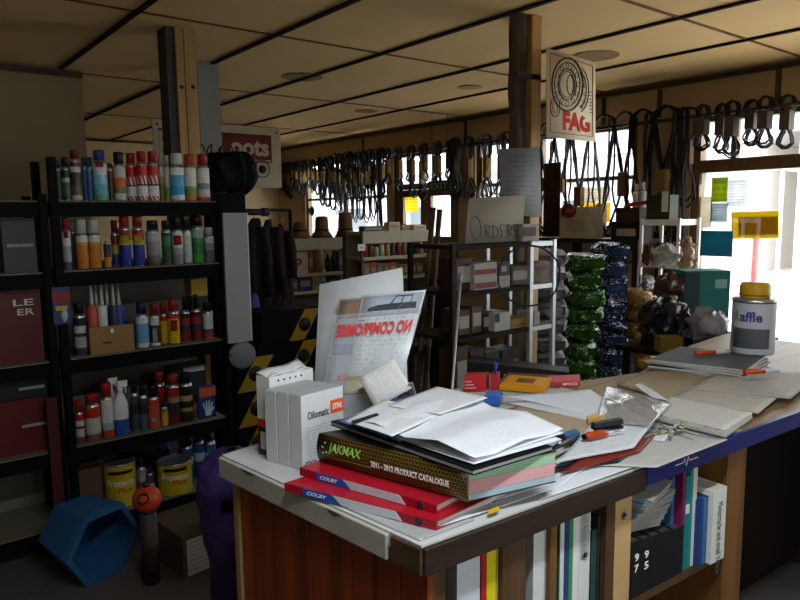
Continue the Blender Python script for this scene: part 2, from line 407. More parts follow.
# glazed double door far left: two leaves with one pane each, transom above
d = bars(MB(), 5.72, 6.93, 0, ZH, .07); d.box(XW+.02, XW+.095, 5.79, 6.86, 1.93, 2.0)
o = struct('door_1', d, FRAME)
MB().box(XW+.055, XW+.06, 5.79, 6.86, 2.0, 2.33).build('transom_pane', GL, o)
for y0, y1, za in ((6.335, 6.855, 1.50), (5.795, 6.325, 1.36)):
    lf = MB(); lf.box(XW+.03, XW+.08, y0, y0+.09, 0, 1.925); lf.box(XW+.03, XW+.08, y1-.09, y1, 0, 1.925)
    lf.box(XW+.03, XW+.08, y0+.09, y1-.09, 1.84, 1.925); lf.box(XW+.03, XW+.08, y0+.09, y1-.09, 0, za)
    q = lf.build('door_leaf', FRAME, o); MB().box(XW+.05, XW+.055, y0+.09, y1-.09, za, 1.84).build('pane', GL, q)
# shop entrance on the right: transom over wide glazed panels
d = bars(MB(), .9, 2.95, 0, ZH, .07, .09, XW+.015); d.box(XW+.015, XW+.105, .97, 2.88, 1.93, 2.03); d.box(XW+.03, XW+.09, 2.60, 2.645, 2.03, 2.33); d.box(XW+.03, XW+.09, 1.90, 1.945, .07, 1.93)
o = struct('door_2', d, FRAME)
MB().box(XW+.055, XW+.06, .97, 2.6, 2.03, 2.33).build('transom_pane', GL, o); MB().box(XW+.055, XW+.06, 2.645, 2.88, 2.03, 2.33).build('transom_pane', GL, o)
MB().box(XW+.055, XW+.06, 1.945, 2.88, .07, 1.93).build('pane', GL, o); MB().box(XW+.055, XW+.06, .97, 1.90, .07, 1.93).build('pane', GL, o)
# unseen window behind the camera, sized for its light on the counter
o = struct('window_4', MB().box(.45, .49, YF-.1, YF-.03, 1.15, 1.95).box(1.51, 1.55, YF-.1, YF-.03, 1.15, 1.95).box(.49, 1.51, YF-.1, YF-.03, 1.15, 1.19).box(.49, 1.51, YF-.1, YF-.03, 1.91, 1.95), FRAME)
MB().box(.49, 1.51, YF-.07, YF-.065, 1.19, 1.91).build('pane', GL, o)
t = thing('added_ceiling_lamp', 'added batten lamp, out of view, brightening the near end of the counter', 'lamp', (.75, .25, CEIL-.1))  # housing of the added counter lamp, out of view
MB().box(.15, 1.35, .17, .33, CEIL-.05, CEIL-.0005).build('housing', mat('#d8d8d4', .5), t)
MB().tube([(.18, .25, CEIL-.07), (1.32, .25, CEIL-.07)], .014, 10).build('tube', mat('#f4f4f0', .3), t)
for x in (.16, 1.34): MB().box(x-.012, x+.012, .235, .265, CEIL-.09, CEIL-.05).build('holder', mat('#d8d8d4', .5), t)
# ---------------------------------------------------------------- street outside
def building(y0, y1, x, h, wallc, roofc, label, wins, gable=1.2):
    r = thing('street_building', label, 'building', (x, (y0+y1)/2, -.06))
    MB().box(x, x+6, y0, y1, -.06, h).build('wall', mat(wallc, .85, var=.04, scale=1), r)
    MB().prism([(x-.5, y0-.3, h), (x+6.5, y0-.3, h), (x+3, y0-.3, h+gable)], (0, y1-y0+.6, 0)).build('roof', mat(roofc, .8), r)
    for (a, b, c, e) in wins:
        w = bars(MB(), a, b, c, e, .06, .05, x-.05).build('window', mat('#e8e8e4', .6), r)
        MB().box(x-.02, x-.005, a+.06, b-.06, c+.06, e-.06).build('pane', mat('#59626b', .15, var=.2), w)
    MB().box(x-2.2, x, y0+.3, y1-.3, 2.55, 2.66).build('verandah', mat('#a9aeb2', .6), r)
    for k in range(3): MB().tube([(x-2.1, y0+.5+k*(y1-y0-1)/2, -.06), (x-2.1, y0+.5+k*(y1-y0-1)/2, 2.55)], .05, 8).build('verandah_post', mat('#d8d8d4', .6), r)
building(-1.0, 7.5, 19, 3.6, '#cfc3ae', '#97928c', 'pale cream shop across the street seen through right door', [(5.0, 6.2, .9, 2.1), (2.6, 3.8, .9, 2.1)])
building(8.5, 17, 19, 3.4, '#d6d3d6', '#a5a0a0', 'white building across the street seen through middle window', [(10, 11.2, .9, 2.1), (13.5, 15, .9, 2.1)])
building(19, 30, 18, 3.2, '#c9c4d2', '#9d98a4', 'lilac white building across the street seen through left window', [(20.5, 22, .9, 2.0), (25, 26.5, .9, 2.0)])
p = dep(751, 330, 8.2); a = dep(733, 212, 8.2); b = dep(733, 239, 8.2)
r = thing('street_sign', 'yellow notice board on a red steel pole outside the right door', 'street sign', (p.x, p.y, -.06))
MB().tube([(p.x, p.y, -.06), (p.x, p.y, a.z)], .035, 10).build('pole', mat('#a8484a', .5), r); MB().lathe([(.09, 0), (.09, .03), (.04, .05)], (p.x, p.y, -.06), 14).build('base', mat('#7c7c7c', .6), r)
def sq(u, v): return ony(733+u*46, 212+v*27+u*-1, p.y-.05)
MB().prism([sq(0, 0), sq(0, 1), sq(1, 1), sq(1, 0)], (0, .02, 0)).build('board', mat('#5c4800', .95, var=.05, spec=0), r)
MB().prism([sq(.12, .2), sq(.12, .86), sq(.95, .86), sq(.95, .2)], (0, -.012, 0)).build('panel', mat('#2e1b00', .95, var=.3, scale=9, spec=0), r)
# ---------------------------------------------------------------- timber posts
def postbox(xa, xb, yy, dpt, ya=60): return ony(xa, ya, yy).x, ony(xb, ya, yy).x
xa, xb = postbox(168, 197, 3.95, .12)
xm = ony(176, 60, 3.95).x; xg = ony(184.5, 60, 3.95).x
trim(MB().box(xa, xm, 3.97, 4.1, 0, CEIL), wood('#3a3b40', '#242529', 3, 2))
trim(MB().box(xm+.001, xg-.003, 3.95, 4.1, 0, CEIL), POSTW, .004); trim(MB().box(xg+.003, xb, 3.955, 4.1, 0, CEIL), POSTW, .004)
for px in (181.5, 193):
    q = ony(px, 87, 3.95); tag(MB().lathe([(.012, 0), (.012, .006), (.007, .009)], q-V((0, .0, 0)), 10, axis=(0, -1, 0)).build('bolt', mat('#3a342c', .5, .6)), 'dark bolt head on the %s timber of the left post' % ('left' if px < 185 else 'right'), 'bolt')
# grey boxed column behind it
c = onz(204, 62, CEIL); q = onz(221, 60, CEIL)
trim(MB().box(c.x-.06, c.x+.10, c.y-.02, c.y+.14, 0, CEIL), mat('#777977', .6, var=.06))
# bark-edged post in the middle of the shop
mp = dep(528, 100, 3.75); YP = mp.y
xa = ony(516, 100, YP).x; xm = ony(530, 100, YP).x; xb = ony(541, 100, YP).x
barkp = MB(); rnd = random.Random(3)
def barkf(u, v):
    a = 2*math.pi*u; w = 1+.12*math.sin(9*v+2*a)+.08*math.sin(23*v+5*a)+.06*math.sin(61*v)
    return V(((xa+xm)/2+.012+.5*(xm-xa)*w*math.cos(a), YP+.05+.035*w*math.sin(a), v*(CEIL-.001)))
barkp.grid(barkf, 14, 70); trim(barkp, wood('#5a4a36', '#2a2119', 2.2, 2, .9))
trim(MB().box(xm+.012, xb, YP, YP+.13, 0, CEIL), wood('#b98f4e', '#8c6631', 2.5, 2), .004)
# baseboards
struct('baseboard_back', MB().box(px1, XW, YB-.02, YB, 0, .1), DKW_X); struct('baseboard_left', MB().box(XL, XL+.02, YF, 5.47, 0, .1), DKW_Y)
# ================================================================ spray-can shelving on the left
YS = 3.5; SD = .38
SX0 = ony(58, 200, YS).x; SX1 = ony(217, 200, YS).x
SZ = [ony(140, y, YS).z for y in (201, 267, 350, 434)] + [.13]
SHELFM = mat('#0b0b0c', .6, spec=.06); LIP = mat('#6a6454', .7, var=.15)
def rack(label, x0, x1):
    r = thing('shelving_unit', label, 'shelf', ((x0+x1)/2, YS+SD/2, 0))
    for z in SZ:
        MB().box(x0+.002, x1-.002, YS, YS+SD, z-.075, z-.006).box(x0+.002, x1-.002, YS+.001, YS+SD, z-.006, z, 1).build('shelf_board', [SHELFM, LIP], r)
    for a, b in ((x0-.035, x0), (x1, x1+.035)):
        for c, d in ((YS-.015, YS+.03), (YS+SD-.03, YS+SD+.015)):
            m = MB().box(a, b, c, d, 0, SZ[0]+.2 if a < x0 else SZ[0]+.03)
            m.build('upright', SHELFM, r)
    MB().box(x0, x1, YS+SD+.001, YS+SD+.012, .05, SZ[1]+.02).build('back_panel', mat('#6a655e', .85), r)
    return r
rack('tall black steel shelving unit full of spray cans on the left', SX0, SX1)
rack('black steel shelving unit cut off by the left picture edge', SX0-1.0, SX0-.085)
def can(x, y, z, r, h, bands, cap, caph, label, capr=.8, emb=None, stripe=None, grp=None, n=18, name='spray_can', cat='spray can'):
    t = thing(name, label, cat, (x, y, z), 0, grp)
    mats = []; prof = [(r*.94, 0), (r, .006)]; ms = [0]
    hb = h*(1-caph); sh = min(.022, hb*.12)
    def mi(m):
        if m not in mats: mats.append(m)
        return mats.index(m)
    mi(STEEL); z0 = .006
    for fr, c in bands:
        zz = .006+(hb-sh-.006)*fr; prof.append((r, zz)); ms.append(mi(c if not isinstance(c, str) else mat(c, .35, var=.5, scale=85)))
    prof += [(r*1.02, hb-sh+.004), (r*.78, hb)]; ms += [ms[-1], 0]
    MB().lathe(prof, (x, y, z), n, ms).build('body', mats, t)
    cr = r*capr
    MB().lathe([(cr, 0), (cr, h-hb-.008), (cr*.9, h-hb-.001), (0, h-hb)], (x, y, z+hb-.001), n, m=0).build('cap', mat('#'+''.join('%02x' % int(int(cap[i_:i_+2], 16)*.86) for i_ in (1, 3, 5)), .4, var=.08), t)
    if emb:
        ec, e0, e1 = emb[:3]; da = emb[3] if len(emb) > 3 else .8; a0 = math.atan2(-y, -x)
        MB().slab(lambda u, v: V((x+(r+.0012)*math.cos(a0+(u-.5)*2*da), y+(r+.0012)*math.sin(a0+(u-.5)*2*da), z+hb*(e0+(e1-e0)*v))), 8, 2, .0008, d=(0, 0, 0)).build('emblem', mat(ec, .4, var=.3, scale=90) if isinstance(ec, str) else ec, t)
    return t
shelfname = ['top shelf', 'second shelf', 'third shelf', 'fourth shelf']
def canrow(si, rows):
    rows = sorted(rows, key=lambda q: q[0])
    for i, (x0, x1, top, bands, cap, caph, desc, kw) in enumerate(rows):
        dy = kw.pop('dy', 0); yy = YS+.055+dy
        # stand the can so its outline spans x0..x1 at its depth
        by = (201, 267, 350, 434)[si]
        a = ony(x0, by-25, yy); b = ony(x1, by-25, yy); r = (b-a).length/2*.97; c = (a+b)/2
        r = min(r, .036) if not kw.pop('fat', 0) else min(r, .05)
        zt = ony((x0+x1)/2, top, c.y).z; z = SZ[si]+.0005
        can(c.x, c.y, z, r, zt-z, bands, cap, caph, '%s, %s from left on the %s' % (desc, ORD[i], shelfname[si]), **kw)
DIAG = stripes('#c9c6c0', '#a81f1c', 9, .5, .6); REDW = mat('#b3201c', .35)
ST = [(.12, DIAG), (.42, '#c2c6c8'), (.47, '#22262c'), (.72, DIAG), (1, '#b3201c')]
canrow(0, [
 (51, 61, 160, [(.7, '#17181a'), (1, '#202226')], '#141416', .2, 'black spray can with black cap', dict()),
 (61, 70, 157, [(.15, '#242628'), (.6, '#33503a'), (.75, '#9aa89c'), (1, '#1c1e1f')], '#151517', .22, 'black can with green panel label', dict()),
 (70, 81, 150, [(.12, '#b8ad9a'), (.4, '#5a4a3a'), (.75, '#3a3330'), (.9, '#b9b3ac'), (1, '#5a1c1c')], '#6a1718', .17, 'dark can with dark red cap', dict()),
 (82, 87.5, 157, [(.7, '#2f4f80'), (1, '#31588a')], '#23406e', .2, 'slim blue can partly hidden', dict(dy=.06)),
 (87.5, 93, 157, [(.7, '#4b79a8'), (1, '#5b88b0')], '#2a4a80', .2, 'slim pale blue can', dict(dy=.05)),
 (93, 107, 150, [(.15, '#4c9a88'), (.45, '#5d9fbb'), (.7, '#85b6cf'), (1, '#b9c7c6')], '#22408e', .2, 'tall pale blue can with royal blue cap', dict(emb=('#b0283c', .82, .95, .6))),
 (107.5, 113, 163, [(.3, '#2b2223'), (.8, '#3a2a28'), (1, '#7c1c1a')], '#1d1b1c', .12, 'small black and red can', dict()),
 (113, 125.5, 152, [(.2, '#b5b6ac'), (.4, '#6b6d34'), (.7, '#c0561f'), (1, '#a7aaa4')], '#131416', .24, 'black capped can with orange band', dict()),
 (126, 136.5, 153, ST, '#a51b19', .22, 'red striped white can with red cap', dict(dy=.04)),
 (136.5, 147.5, 151, ST, '#a51b19', .22, 'red striped white can with red cap', dict()),
 (147.5, 158.5, 151, ST, '#a51b19', .22, 'red striped white can with red cap', dict()),
 (158.5, 164, 155, [(.5, '#6c6738'), (.75, '#87835b'), (1, '#b6b4a6')], '#b9b8b0', .2, 'slim olive can with white cap', dict(dy=.04)),
 (164, 170, 155, [(.4, '#607f4a'), (.7, '#a8aa90'), (1, '#b9b9ae')], '#c0beb4', .2, 'slim white can with green base', dict(dy=.03)),
 (170, 184, 153, [(.15, '#c1ccd0'), (.45, '#2f8fc6'), (.8, '#49a3d2'), (1, '#d3d8d6')], '#d6d6d0', .24, 'white capped can with bright blue label', dict()),
 (184, 196, 154, [(.15, '#c75a1e'), (.35, '#5c8a33'), (.45, '#7d9a4a'), (.9, '#c9cbc3'), (1, '#c5c6bd')], '#c5501c', .23, 'orange capped white can with green band', dict()),
 (197, 209, 154, [(.1, '#b33a1e'), (.35, '#b9bdc0'), (.55, '#6f7d8c'), (.8, '#c6c8c6'), (1, '#c9c9c5')], '#ad201f', .24, 'red capped white can at row end', dict()),
])
canrow(1, [
 (62, 71, 217, [(.2, '#3a4550'), (.65, '#8f9598'), (.8, '#c8c4bf'), (1, '#c8c4bf')], '#a3201f', .22, 'red capped can with white label', dict(emb=('#b02522', .78, .95, .5))),
 (71, 76, 220, [(.5, '#2f2d2c'), (1, '#45433f')], '#a5aaa2', .2, 'slim dark can with pale cap', dict(dy=.06)),
 (75.5, 88, 219, [(.75, '#b0691d'), (.85, '#b9822f'), (1, '#b7b8b0')], '#c3c6bf', .28, 'orange can with white cap', dict()),
 (88, 100.5, 219, [(.75, '#b0691d'), (.85, '#b9822f'), (1, '#b7b8b0')], '#c3c6bf', .28, 'orange can with white cap', dict()),
 (103, 110.5, 237, [(.45, '#a8731f'), (.8, '#3c2a1a'), (1, '#23201d')], '#e0e0dc', .15, 'small black and orange bottle with white nozzle', dict(name='spray_bottle', cat='spray bottle', capr=.35)),
 (111, 119, 220, [(.4, '#2a3566'), (.7, '#8f8a3a'), (1, '#6c1d20')], '#7a1e20', .25, 'blue can with dull red cap, half hidden', dict(dy=.05)),
 (119, 131, 216, [(.60, '#1d2f86'), (.72, '#cdb41f'), (.8, '#1d2f86'), (1, '#8e2420')], '#9a2320', .2, 'blue and yellow lubricant can with red top', dict(emb=('#d9bd26', .58, .78, .75))),
 (132.5, 144, 216, [(.60, '#1d2f86'), (.72, '#cdb41f'), (.8, '#1d2f86'), (1, '#8e2420')], '#9a2320', .2, 'blue and yellow lubricant can with red top', dict(emb=('#d9bd26', .58, .78, .75))),
 (146, 160, 220, [(.1, '#6b3a2a'), (.3, '#5a5560'), (.75, '#7c7a84'), (1, '#9a9a9e')], '#131315', .2, 'black capped can with grey label', dict()),
 (161.5, 171, 220, [(.6, '#1d4a2c'), (.9, '#2c6a3c'), (1, '#1c2a20')], '#121413', .2, 'slim dark green can', dict()),
 (172, 183, 217, [(.3, '#6e7478'), (.5, '#8d9296'), (1, '#bfc1c0')], '#141416', .25, 'black capped silver can with red emblem', dict(emb=('#b12a28', .55, .82, .7))),
 (183.5, 191.5, 219, [(.9, '#b2b6b8'), (1, '#c2c6c8')], '#1a1a1c', .22, 'plain silver can with black cap', dict()),
 (192, 203.5, 216, [(.25, '#2b8c3a'), (.6, '#1f6a3a'), (.75, '#2f7a46'), (1, '#7fa28a')], '#151718', .2, 'green can with black cap', dict()),
 (204, 213.5, 227, [(.5, '#5a5a5c'), (.8, '#8a7a7c'), (1, '#a9aaaa')], '#b2b6b4', .22, 'grey can with pale cap at row end', dict()),
])
canrow(2, [
 (73, 86, 303, [(.2, '#30343a'), (.5, '#8f949a'), (.6, '#30343a'), (.8, '#a4a9ac'), (1, '#22252a')], '#15161a', .2, 'black and silver bottle', dict()),
 (135.5, 148.5, 302, [(.15, '#b0bcc4'), (.8, '#5f93b8'), (1, '#b8c4cc')], '#1a2450', .24, 'pale blue can with navy cap', dict()),
 (149.5, 159.5, 303, [(.1, '#b9b9b6'), (.75, '#26272b'), (1, '#b5b5b2')], '#8f1b1d', .26, 'black and white can with red cap', dict(emb=('#b9bcc0', .12, .6, .45))),
 (160, 168, 303, [(.85, '#b9981d'), (1, '#9a2219')], '#9b1d19', .24, 'yellow can with red cap, slimmer one', dict(dy=.03)),
 (168, 179.5, 299, [(.85, '#c5a31f'), (1, '#b0241b')], '#ab211b', .24, 'yellow can with red cap and flame print', dict(emb=('#c2361c', .4, .72, .6))),
 (180.5, 190.5, 296, [(.4, '#6a1d22'), (.6, '#232a33'), (.85, '#8a2228'), (1, '#3a1618')], '#131214', .3, 'dark red glossy bottle with black neck', dict(capr=.45, name='bottle', cat='bottle')),
 (191.5, 201.5, 294, [(.4, '#6a1d22'), (.6, '#232a33'), (.85, '#8a2228'), (1, '#3a1618')], '#131214', .3, 'dark red glossy bottle with black neck', dict(capr=.45, name='bottle', cat='bottle')),
 (203, 213, 302, [(.25, '#a03a36'), (.4, '#33474a'), (.85, '#b5b8b2'), (1, '#bcbcb6')], '#151517', .22, 'white and red can with black cap', dict()),
])
canrow(3, [
 (74, 83.5, 400, [(.2, '#5c3a38'), (.5, '#a9a7a2'), (.6, '#40373a'), (.8, '#b9b5af'), (1, '#9c2320')], '#a4231e', .25, 'red capped can with white label, smallest', dict()),
 (84, 100, 393, [(.2, '#7a4a3c'), (.7, '#a6a8a2'), (1, '#b0261f')], '#a4231e', .2, 'wide red capped can with pale label', dict(fat=1)),
 (100.5, 113.5, 382, [(.2, '#a03d2c'), (.4, '#7f9aa0'), (.85, '#bcc0bd'), (1, '#c2c4c0')], '#ad241e', .24, 'tall white can with red cap', dict()),
 (131, 139, 382, [(.5, '#3b4047'), (.8, '#202227'), (1, '#3b4047')], '#17181b', .2, 'dark grey and silver bottle', dict()),
 (139, 147.5, 385, [(.5, '#4a515c'), (.8, '#24262b'), (1, '#3b4047')], '#17181b', .2, 'black and silver bottle', dict()),
 (147.5, 159.5, 384, [(.8, '#b5482c'), (1, '#a83c24')], '#151416', .26, 'orange red can with black cap', dict(emb=('#d0cdc4', .2, .4, .35))),
 (160.5, 168, 401, [(.8, '#b39a2a'), (1, '#7a6a20')], '#2a2420', .2, 'short yellow can', dict()),
 (155, 166, 371, [(.8, '#7a2018'), (1, '#96281d')], '#9a2a1d', .22, 'tall red can behind the short ones', dict(dy=.1)),
 (167.5, 180, 373, [(.3, '#5c1f1d'), (.6, '#2d2a2c'), (.75, '#7d7468'), (1, '#96231d')], '#9e2a1f', .2, 'red and black can with red cap', dict()),
 (180.5, 193, 372, [(.3, '#26231f'), (.4, '#8f8158'), (.6, '#1f1d1b'), (.75, '#a08c58'), (1, '#1e1c1a')], '#18171a', .2, 'tall black can with gold bands', dict()),
])
# things on the shelves that are not cans
z3 = SZ[2]
a = ony(90, 340, YS+.02); b = ony(134, 336, YS+.02); zt = ony(110, 326, YS+.02).z
cx = MB(); X0, X1, Y0, Y1 = a.x, b.x, YS+.02, YS+.2
cx.box(X0, X1, Y0, Y0+.004, z3+.004, zt).box(X0, X1, Y1-.004, Y1, z3+.004, zt).box(X0, X0+.004, Y0+.004, Y1-.004, z3+.004, zt).box(X1-.004, X1, Y0+.004, Y1-.004, z3+.004, zt).box(X0, X1, Y0, Y1, z3+.0005, z3+.004)
r = thing('cardboard_tray', 'open cardboard tray of sealant cartridges on the third shelf', 'box', ((X0+X1)/2, Y0, z3)); cx.build('tray', CARD, r)
MB().box((X0+X1)/2-.006, (X0+X1)/2+.008, Y0-.0015, Y0-.0003, zt-.035, zt-.015).build('sticker', WHITE, r)
MB().box(X0+.06, X0+.10, Y0-.0015, Y0-.0003, z3+.05, z3+.058).build('printed_mark', INK, r)
for i, (x, c1, d) in enumerate([(89.5, '#b04a34', 'orange'), (97.5, '#a9aaa6', 'white'), (103, '#c0c3c0', 'plain white'), (108.5, '#1c2b25', 'black and green'), (114.5, '#2a3350', 'navy'), (120.5, '#2d56a8', 'bright blue')]):
    q = ony(x, 320, YS+.065+.075*(i % 2)); q.z = z3+.0045
    q.x = min(max(q.x, X0+.03), X1-.03)
    t = thing('sealant_cartridge', '%s sealant cartridge with long nozzle, %s from left in the cardboard tray' % (d, ORD[i]), 'cartridge', q, 0, 'sealant cartridges in the tray')
    hc = ony(x, 306, q.y).z-q.z; ht = ony(x, 282, q.y).z-q.z
    MB().lathe([(.023, 0), (.023, hc), (.02, hc+.003), (0, hc+.003)], q, 16).build('tube', mat(c1, .4, var=.2, scale=50), t)
    MB().lathe([(.010, 0), (.009, .02), (.003, ht-hc-.003), (0, ht-hc-.003)], q+V((0, 0, hc+.003)), 10).build('nozzle', mat('#a9a8a0', .4), t)
def pouch(x0, x1, y0, y1, yy, label, m1, m2, name='glove_packet', cat='packet', zbase=None, hand=True):
    a = ony(x0, y1, yy); b = ony(x1, y1, yy); zt = ony(x0, y0, yy).z; zb = zbase if zbase is not None else a.z
    t = thing(name, label, cat, ((a.x+b.x)/2, yy, zb))
    MB().slab(lambda u, v: V((a.x+(b.x-a.x)*u, yy-.012*math.sin(math.pi*u)*math.sin(math.pi*v), zb+(zt-zb)*v)), 8, 8, .012, d=(0, 1, 0)).build('packet', m1, t)
    h = zt-zb; w = b.x-a.x
    MB().box(a.x+.002, b.x-.002, yy-.0165, yy-.013, zb+h*.68, zb+h*.97).build('header_band', mat('#b5541f', .5, var=.2, scale=40), t)
    if hand:
        hm = MB(); cx_ = a.x+w*.5; s_ = h*.55
        def P(u, v): return V((cx_+u*s_, yy-.016, zb+h*.08+v*s_))
        hm.prism([P(-.16, 0), P(.16, 0), P(.2, .4), P(-.2, .4)], (0, .003, 0))
        for k, (u, l, d_) in enumerate([(-.17, .36, -.1), (-.06, .46, -.03), (.05, .44, .03), (.15, .34, .1)]):
            hm.prism([P(u-.045, .38), P(u+.05, .38), P(u+.04+d_, .4+l), P(u-.04+d_, .4+l)], (0, .003, 0))
        hm.prism([P(.17, .1), P(.36, .42), P(.28, .48), P(.15, .3)], (0, .003, 0))
        hm.build('glove_print', mat('#a9c3d6', .6), t)
    return t
GB = mat('#233a78', .35, var=.3, scale=30)
pouch(199, 216, 387, 417, YS+.05, 'glove packet with orange top at right end of the fourth shelf', GB, None, zbase=SZ[3]+.001)
q = ony(172, 462, YS+.045); pouch(158, 188, 425, 462, YS+.24, 'glove packet with orange top standing behind the second yellow tin', GB, None, zbase=SZ[4]+.13)
tag(MB().box(ony(156, 440, YS+.2).x, ony(186, 440, YS+.2).x, YS+.2, YS+.36, SZ[4]+.0005, SZ[4]+.129).build('carton', mat('#3c3128', .85)), 'dark carton behind the second yellow tin, gloves standing on it', 'box')
# white trigger sprayers
def sprayer(x, top, base, yy, label, low):
    q = ony(x, base, yy); q.z = SZ[3]+.0005; h = ony(x, top, yy).z-q.z
    t = thing('spray_bottle', label, 'spray bottle', q)
    MB().lathe([(.033, 0), (.036, .008), (.036, h*.3), (.036, h*.58), (.02, h*.72), (.012, h*.78), (.012, h*.8), (0, h*.8)], q, 18, [0, 0, 1, 1, 1, 1, 1], sy=.75).build('bottle', [mat(low, .35, var=.2), mat('#d2d4d2', .35)], t)
    e = MB(); e.lathe([(.014, 0), (.014, .015), (.011, .02)], q+V((0, 0, h*.8)), 12)
    e.box(q.x-.012, q.x+.035, q.y-.011, q.y+.011, q.z+h*.88, q.z+h*.99); e.tube([q+V((.02, 0, h*.88)), q+V((.03, 0, h*.82)), q+V((.026, 0, h*.76))], .004, 6)
    e.build('trigger_head', mat('#e2e3e0', .35), t)
sprayer(122.5, 380, 432, YS+.05, 'white trigger spray bottle with blue base, front one on the fourth shelf', '#2c4f9a')
sprayer(113, 377, 430, YS+.15, 'white trigger spray bottle half hidden behind the front one', '#c6c8c6')
q = ony(196, 420, YS+.12); q.z = SZ[3]+.0005
t = thing('mug', 'brown mug beside the glove packet on the fourth shelf', 'mug', q)
MB().lathe([(.03, 0), (.036, .01), (.036, .085), (.032, .085), (.030, .015), (0, .012)], q, 18).build('bowl', mat('#6a4426', .4), t); MB().tube([q+V((.034, 0, .07)), q+V((.058, 0, .065)), q+V((.058, 0, .03)), q+V((.034, 0, .022))], .005, 6).build('handle', mat('#6a4426', .4), t)
a = ony(172, 385, YS+.22); b = ony(206, 385, YS+.22); zb = SZ[3]+.0005
t = thing('carton', 'black carton with white label strip at the back of the fourth shelf', 'box', (a.x, a.y, zb))
zt = ony(190, 366, YS+.22).z; MB().box(a.x, b.x, YS+.22, YS+.34, zb, zt).build('box', mat('#1f1e20', .6), t); MB().box(a.x+.07, b.x-.004, YS+.2185, YS+.2198, zt-.035, zt-.006).build('label', mat('#a8a8a4', .6), t)
# yellow box at the back of shelf 3
a = ony(192, 300, YS+.2); b = ony(208, 300, YS+.2)
t = thing('carton', 'dark carton with yellow top standing at the back of the third shelf', 'box', (a.x, YS+.2, z3)); zt = ony(200, 279, YS+.2).z; zm = ony(200, 296, YS+.2).z
MB().box(a.x, b.x, YS+.2, YS+.3, z3+.0005, zm).build('box', mat('#2a2624', .6), t); MB().box(a.x, b.x, YS+.2, YS+.3, zm+.0003, zt).build('lid', mat('#a08420', .6), t)
# hanging card at left upright
a = ony(54, 325, YS-.02); b = ony(72, 325, YS-.02); zt = ony(62, 287, YS-.02).z
t = thing('blister_pack', 'blue and red blister card hanging on the left front upright', 'packet', ((a.x+b.x)/2, YS-.02, zt))
w = b.x-a.x; MB().box(a.x, b.x, YS-.022, YS-.0155, a.z, zt).build('card', mat('#2d3260', .5, var=.3, scale=25), t)
MB().box(a.x, b.x, YS-.0235, YS-.0222, zt-.075, zt-.02).build('red_band', mat('#7a1f22', .5), t); MB().box(a.x+.012, b.x-.015, YS-.0237, YS-.0222, zt-.11, zt-.088).build('yellow_print', mat('#b39b28', .5, var=.5, scale=60), t)
MB().blob(((a.x+b.x)/2+.008, YS-.024, a.z+.04), (.016, .008, .03), 10, 6).build('blister', film('#c8ccd0', .6), t)
# neighbouring unit's goods at the picture's left edge
for x0, x1, ya, yb, c, lab in [(-6, 56, 282, 332, '#561216', 'red carton with white lettering at the left edge, upper'), (-10, 57, 371, 398, '#17171a', 'black carton at the left edge'), (-10, 58, 398.5, 420, '#561214', 'red carton under the black one at the left edge'), (4, 55, 206, 262, '#3a3d42', 'grey canister carton at far left of second shelf')]:
    yy = YS+.06; a = ony(x0, yb, yy); b = ony(x1, yb, yy)
    zb = {332: SZ[2], 398: None, 420: SZ[3], 262: SZ[1]}[yb]
    zt = ony(30, ya, yy).z
    if zb is None: zb = ony(30, 398.2, yy).z+.002
    zt = min([zt]+[s_-.079 for s_ in SZ if s_ > zb+.06])
    t = thing('carton', lab, 'box', (a.x, yy, zb)); bx = min(b.x, SX0-.095)
    MB().box(a.x, bx, yy, yy+.2, zb+.0005, zt).build('box', mat(c, .5, var=.15), t)
    if yb == 332:
        text('LE', (bx-.115, yy-.0005, zt-.075), (1, 0, 0), (0, 0, 1), .085, .03, mat('#c9c4bd'), 'lettering', t, .01); text('ER', (bx-.10, yy-.0005, zt-.12), (1, 0, 0), (0, 0, 1), .07, .03, mat('#c9c4bd'), 'lettering', t, .01)
    else: MB().box(bx-.12, bx-.012, yy-.0014, yy-.0003, (zb+zt)/2-.006, (zb+zt)/2+.008).build('label_strip', mat('#8f8f8c', .6), t)
# yellow tins
def tin(x0, x1, ya, yb, yy, label, zb):
    a = ony(x0, yb, yy); b = ony(x1, yb, yy); c = (a+b)/2; r = (b-a).length/2*.9; zt = ony((x0+x1)/2, ya+2, yy).z; h = zt-zb
    t = thing('paint_tin', label, 'tin', (c.x, c.y, zb))
    MB().lathe([(r*.98, 0), (r, .005), (r, h-.008), (r*1.02, h-.004), (r*1.02, h), (r*.9, h), (r*.88, h-.008), (0, h-.008)], (c.x, c.y, zb), 28, [1, 0, 1, 1, 1, 1, 1]).build('can', [mat('#b9a024', .4, var=.2, scale=18), STEEL], t)
    a0 = math.atan2(-c.y, -c.x)+.05
    def cv(w0, z0, rr=r+.001): return lambda u, v, k: V((c.x+(rr+k)*math.cos(a0+(u-w0/2)/rr), c.y+(rr+k)*math.sin(a0+(u-w0/2)/rr), z0+v))
    text('Protecta', None or (0, 0, 0), (1, 0, 0), (0, 0, 1), .15, .032, mat('#d9d3cc', .5), 'lettering', t, .01, curve=cv(.15, zb+h*.52))
    text('Plus', (0, 0, 0), (1, 0, 0), (0, 0, 1), .07, .026, mat('#b02a22', .5), 'lettering', t, .01, curve=cv(.03, zb+h*.36))
    MB().slab(lambda u, v: cv(.13, zb+h*.78)(u*.13, v*.018, 0), 8, 1, .001, d=(0, 0, 0)).build('label_line', mat('#7a241c', .5), t)
tin(104.5, 138, 458, 500, YS+.10, 'yellow paint tin with pale lettering, left one under the shelves', SZ[4]+.0005)
tin(158.5, 194, 457, 506, YS+.0, 'yellow paint tin with pale lettering, right one nearest the purple drum', SZ[4]+.0005) if False else tin(158.5, 194, 457, 506, YS+.085, 'yellow paint tin with pale lettering, right one nearest the purple drum', SZ[4]+.0005)
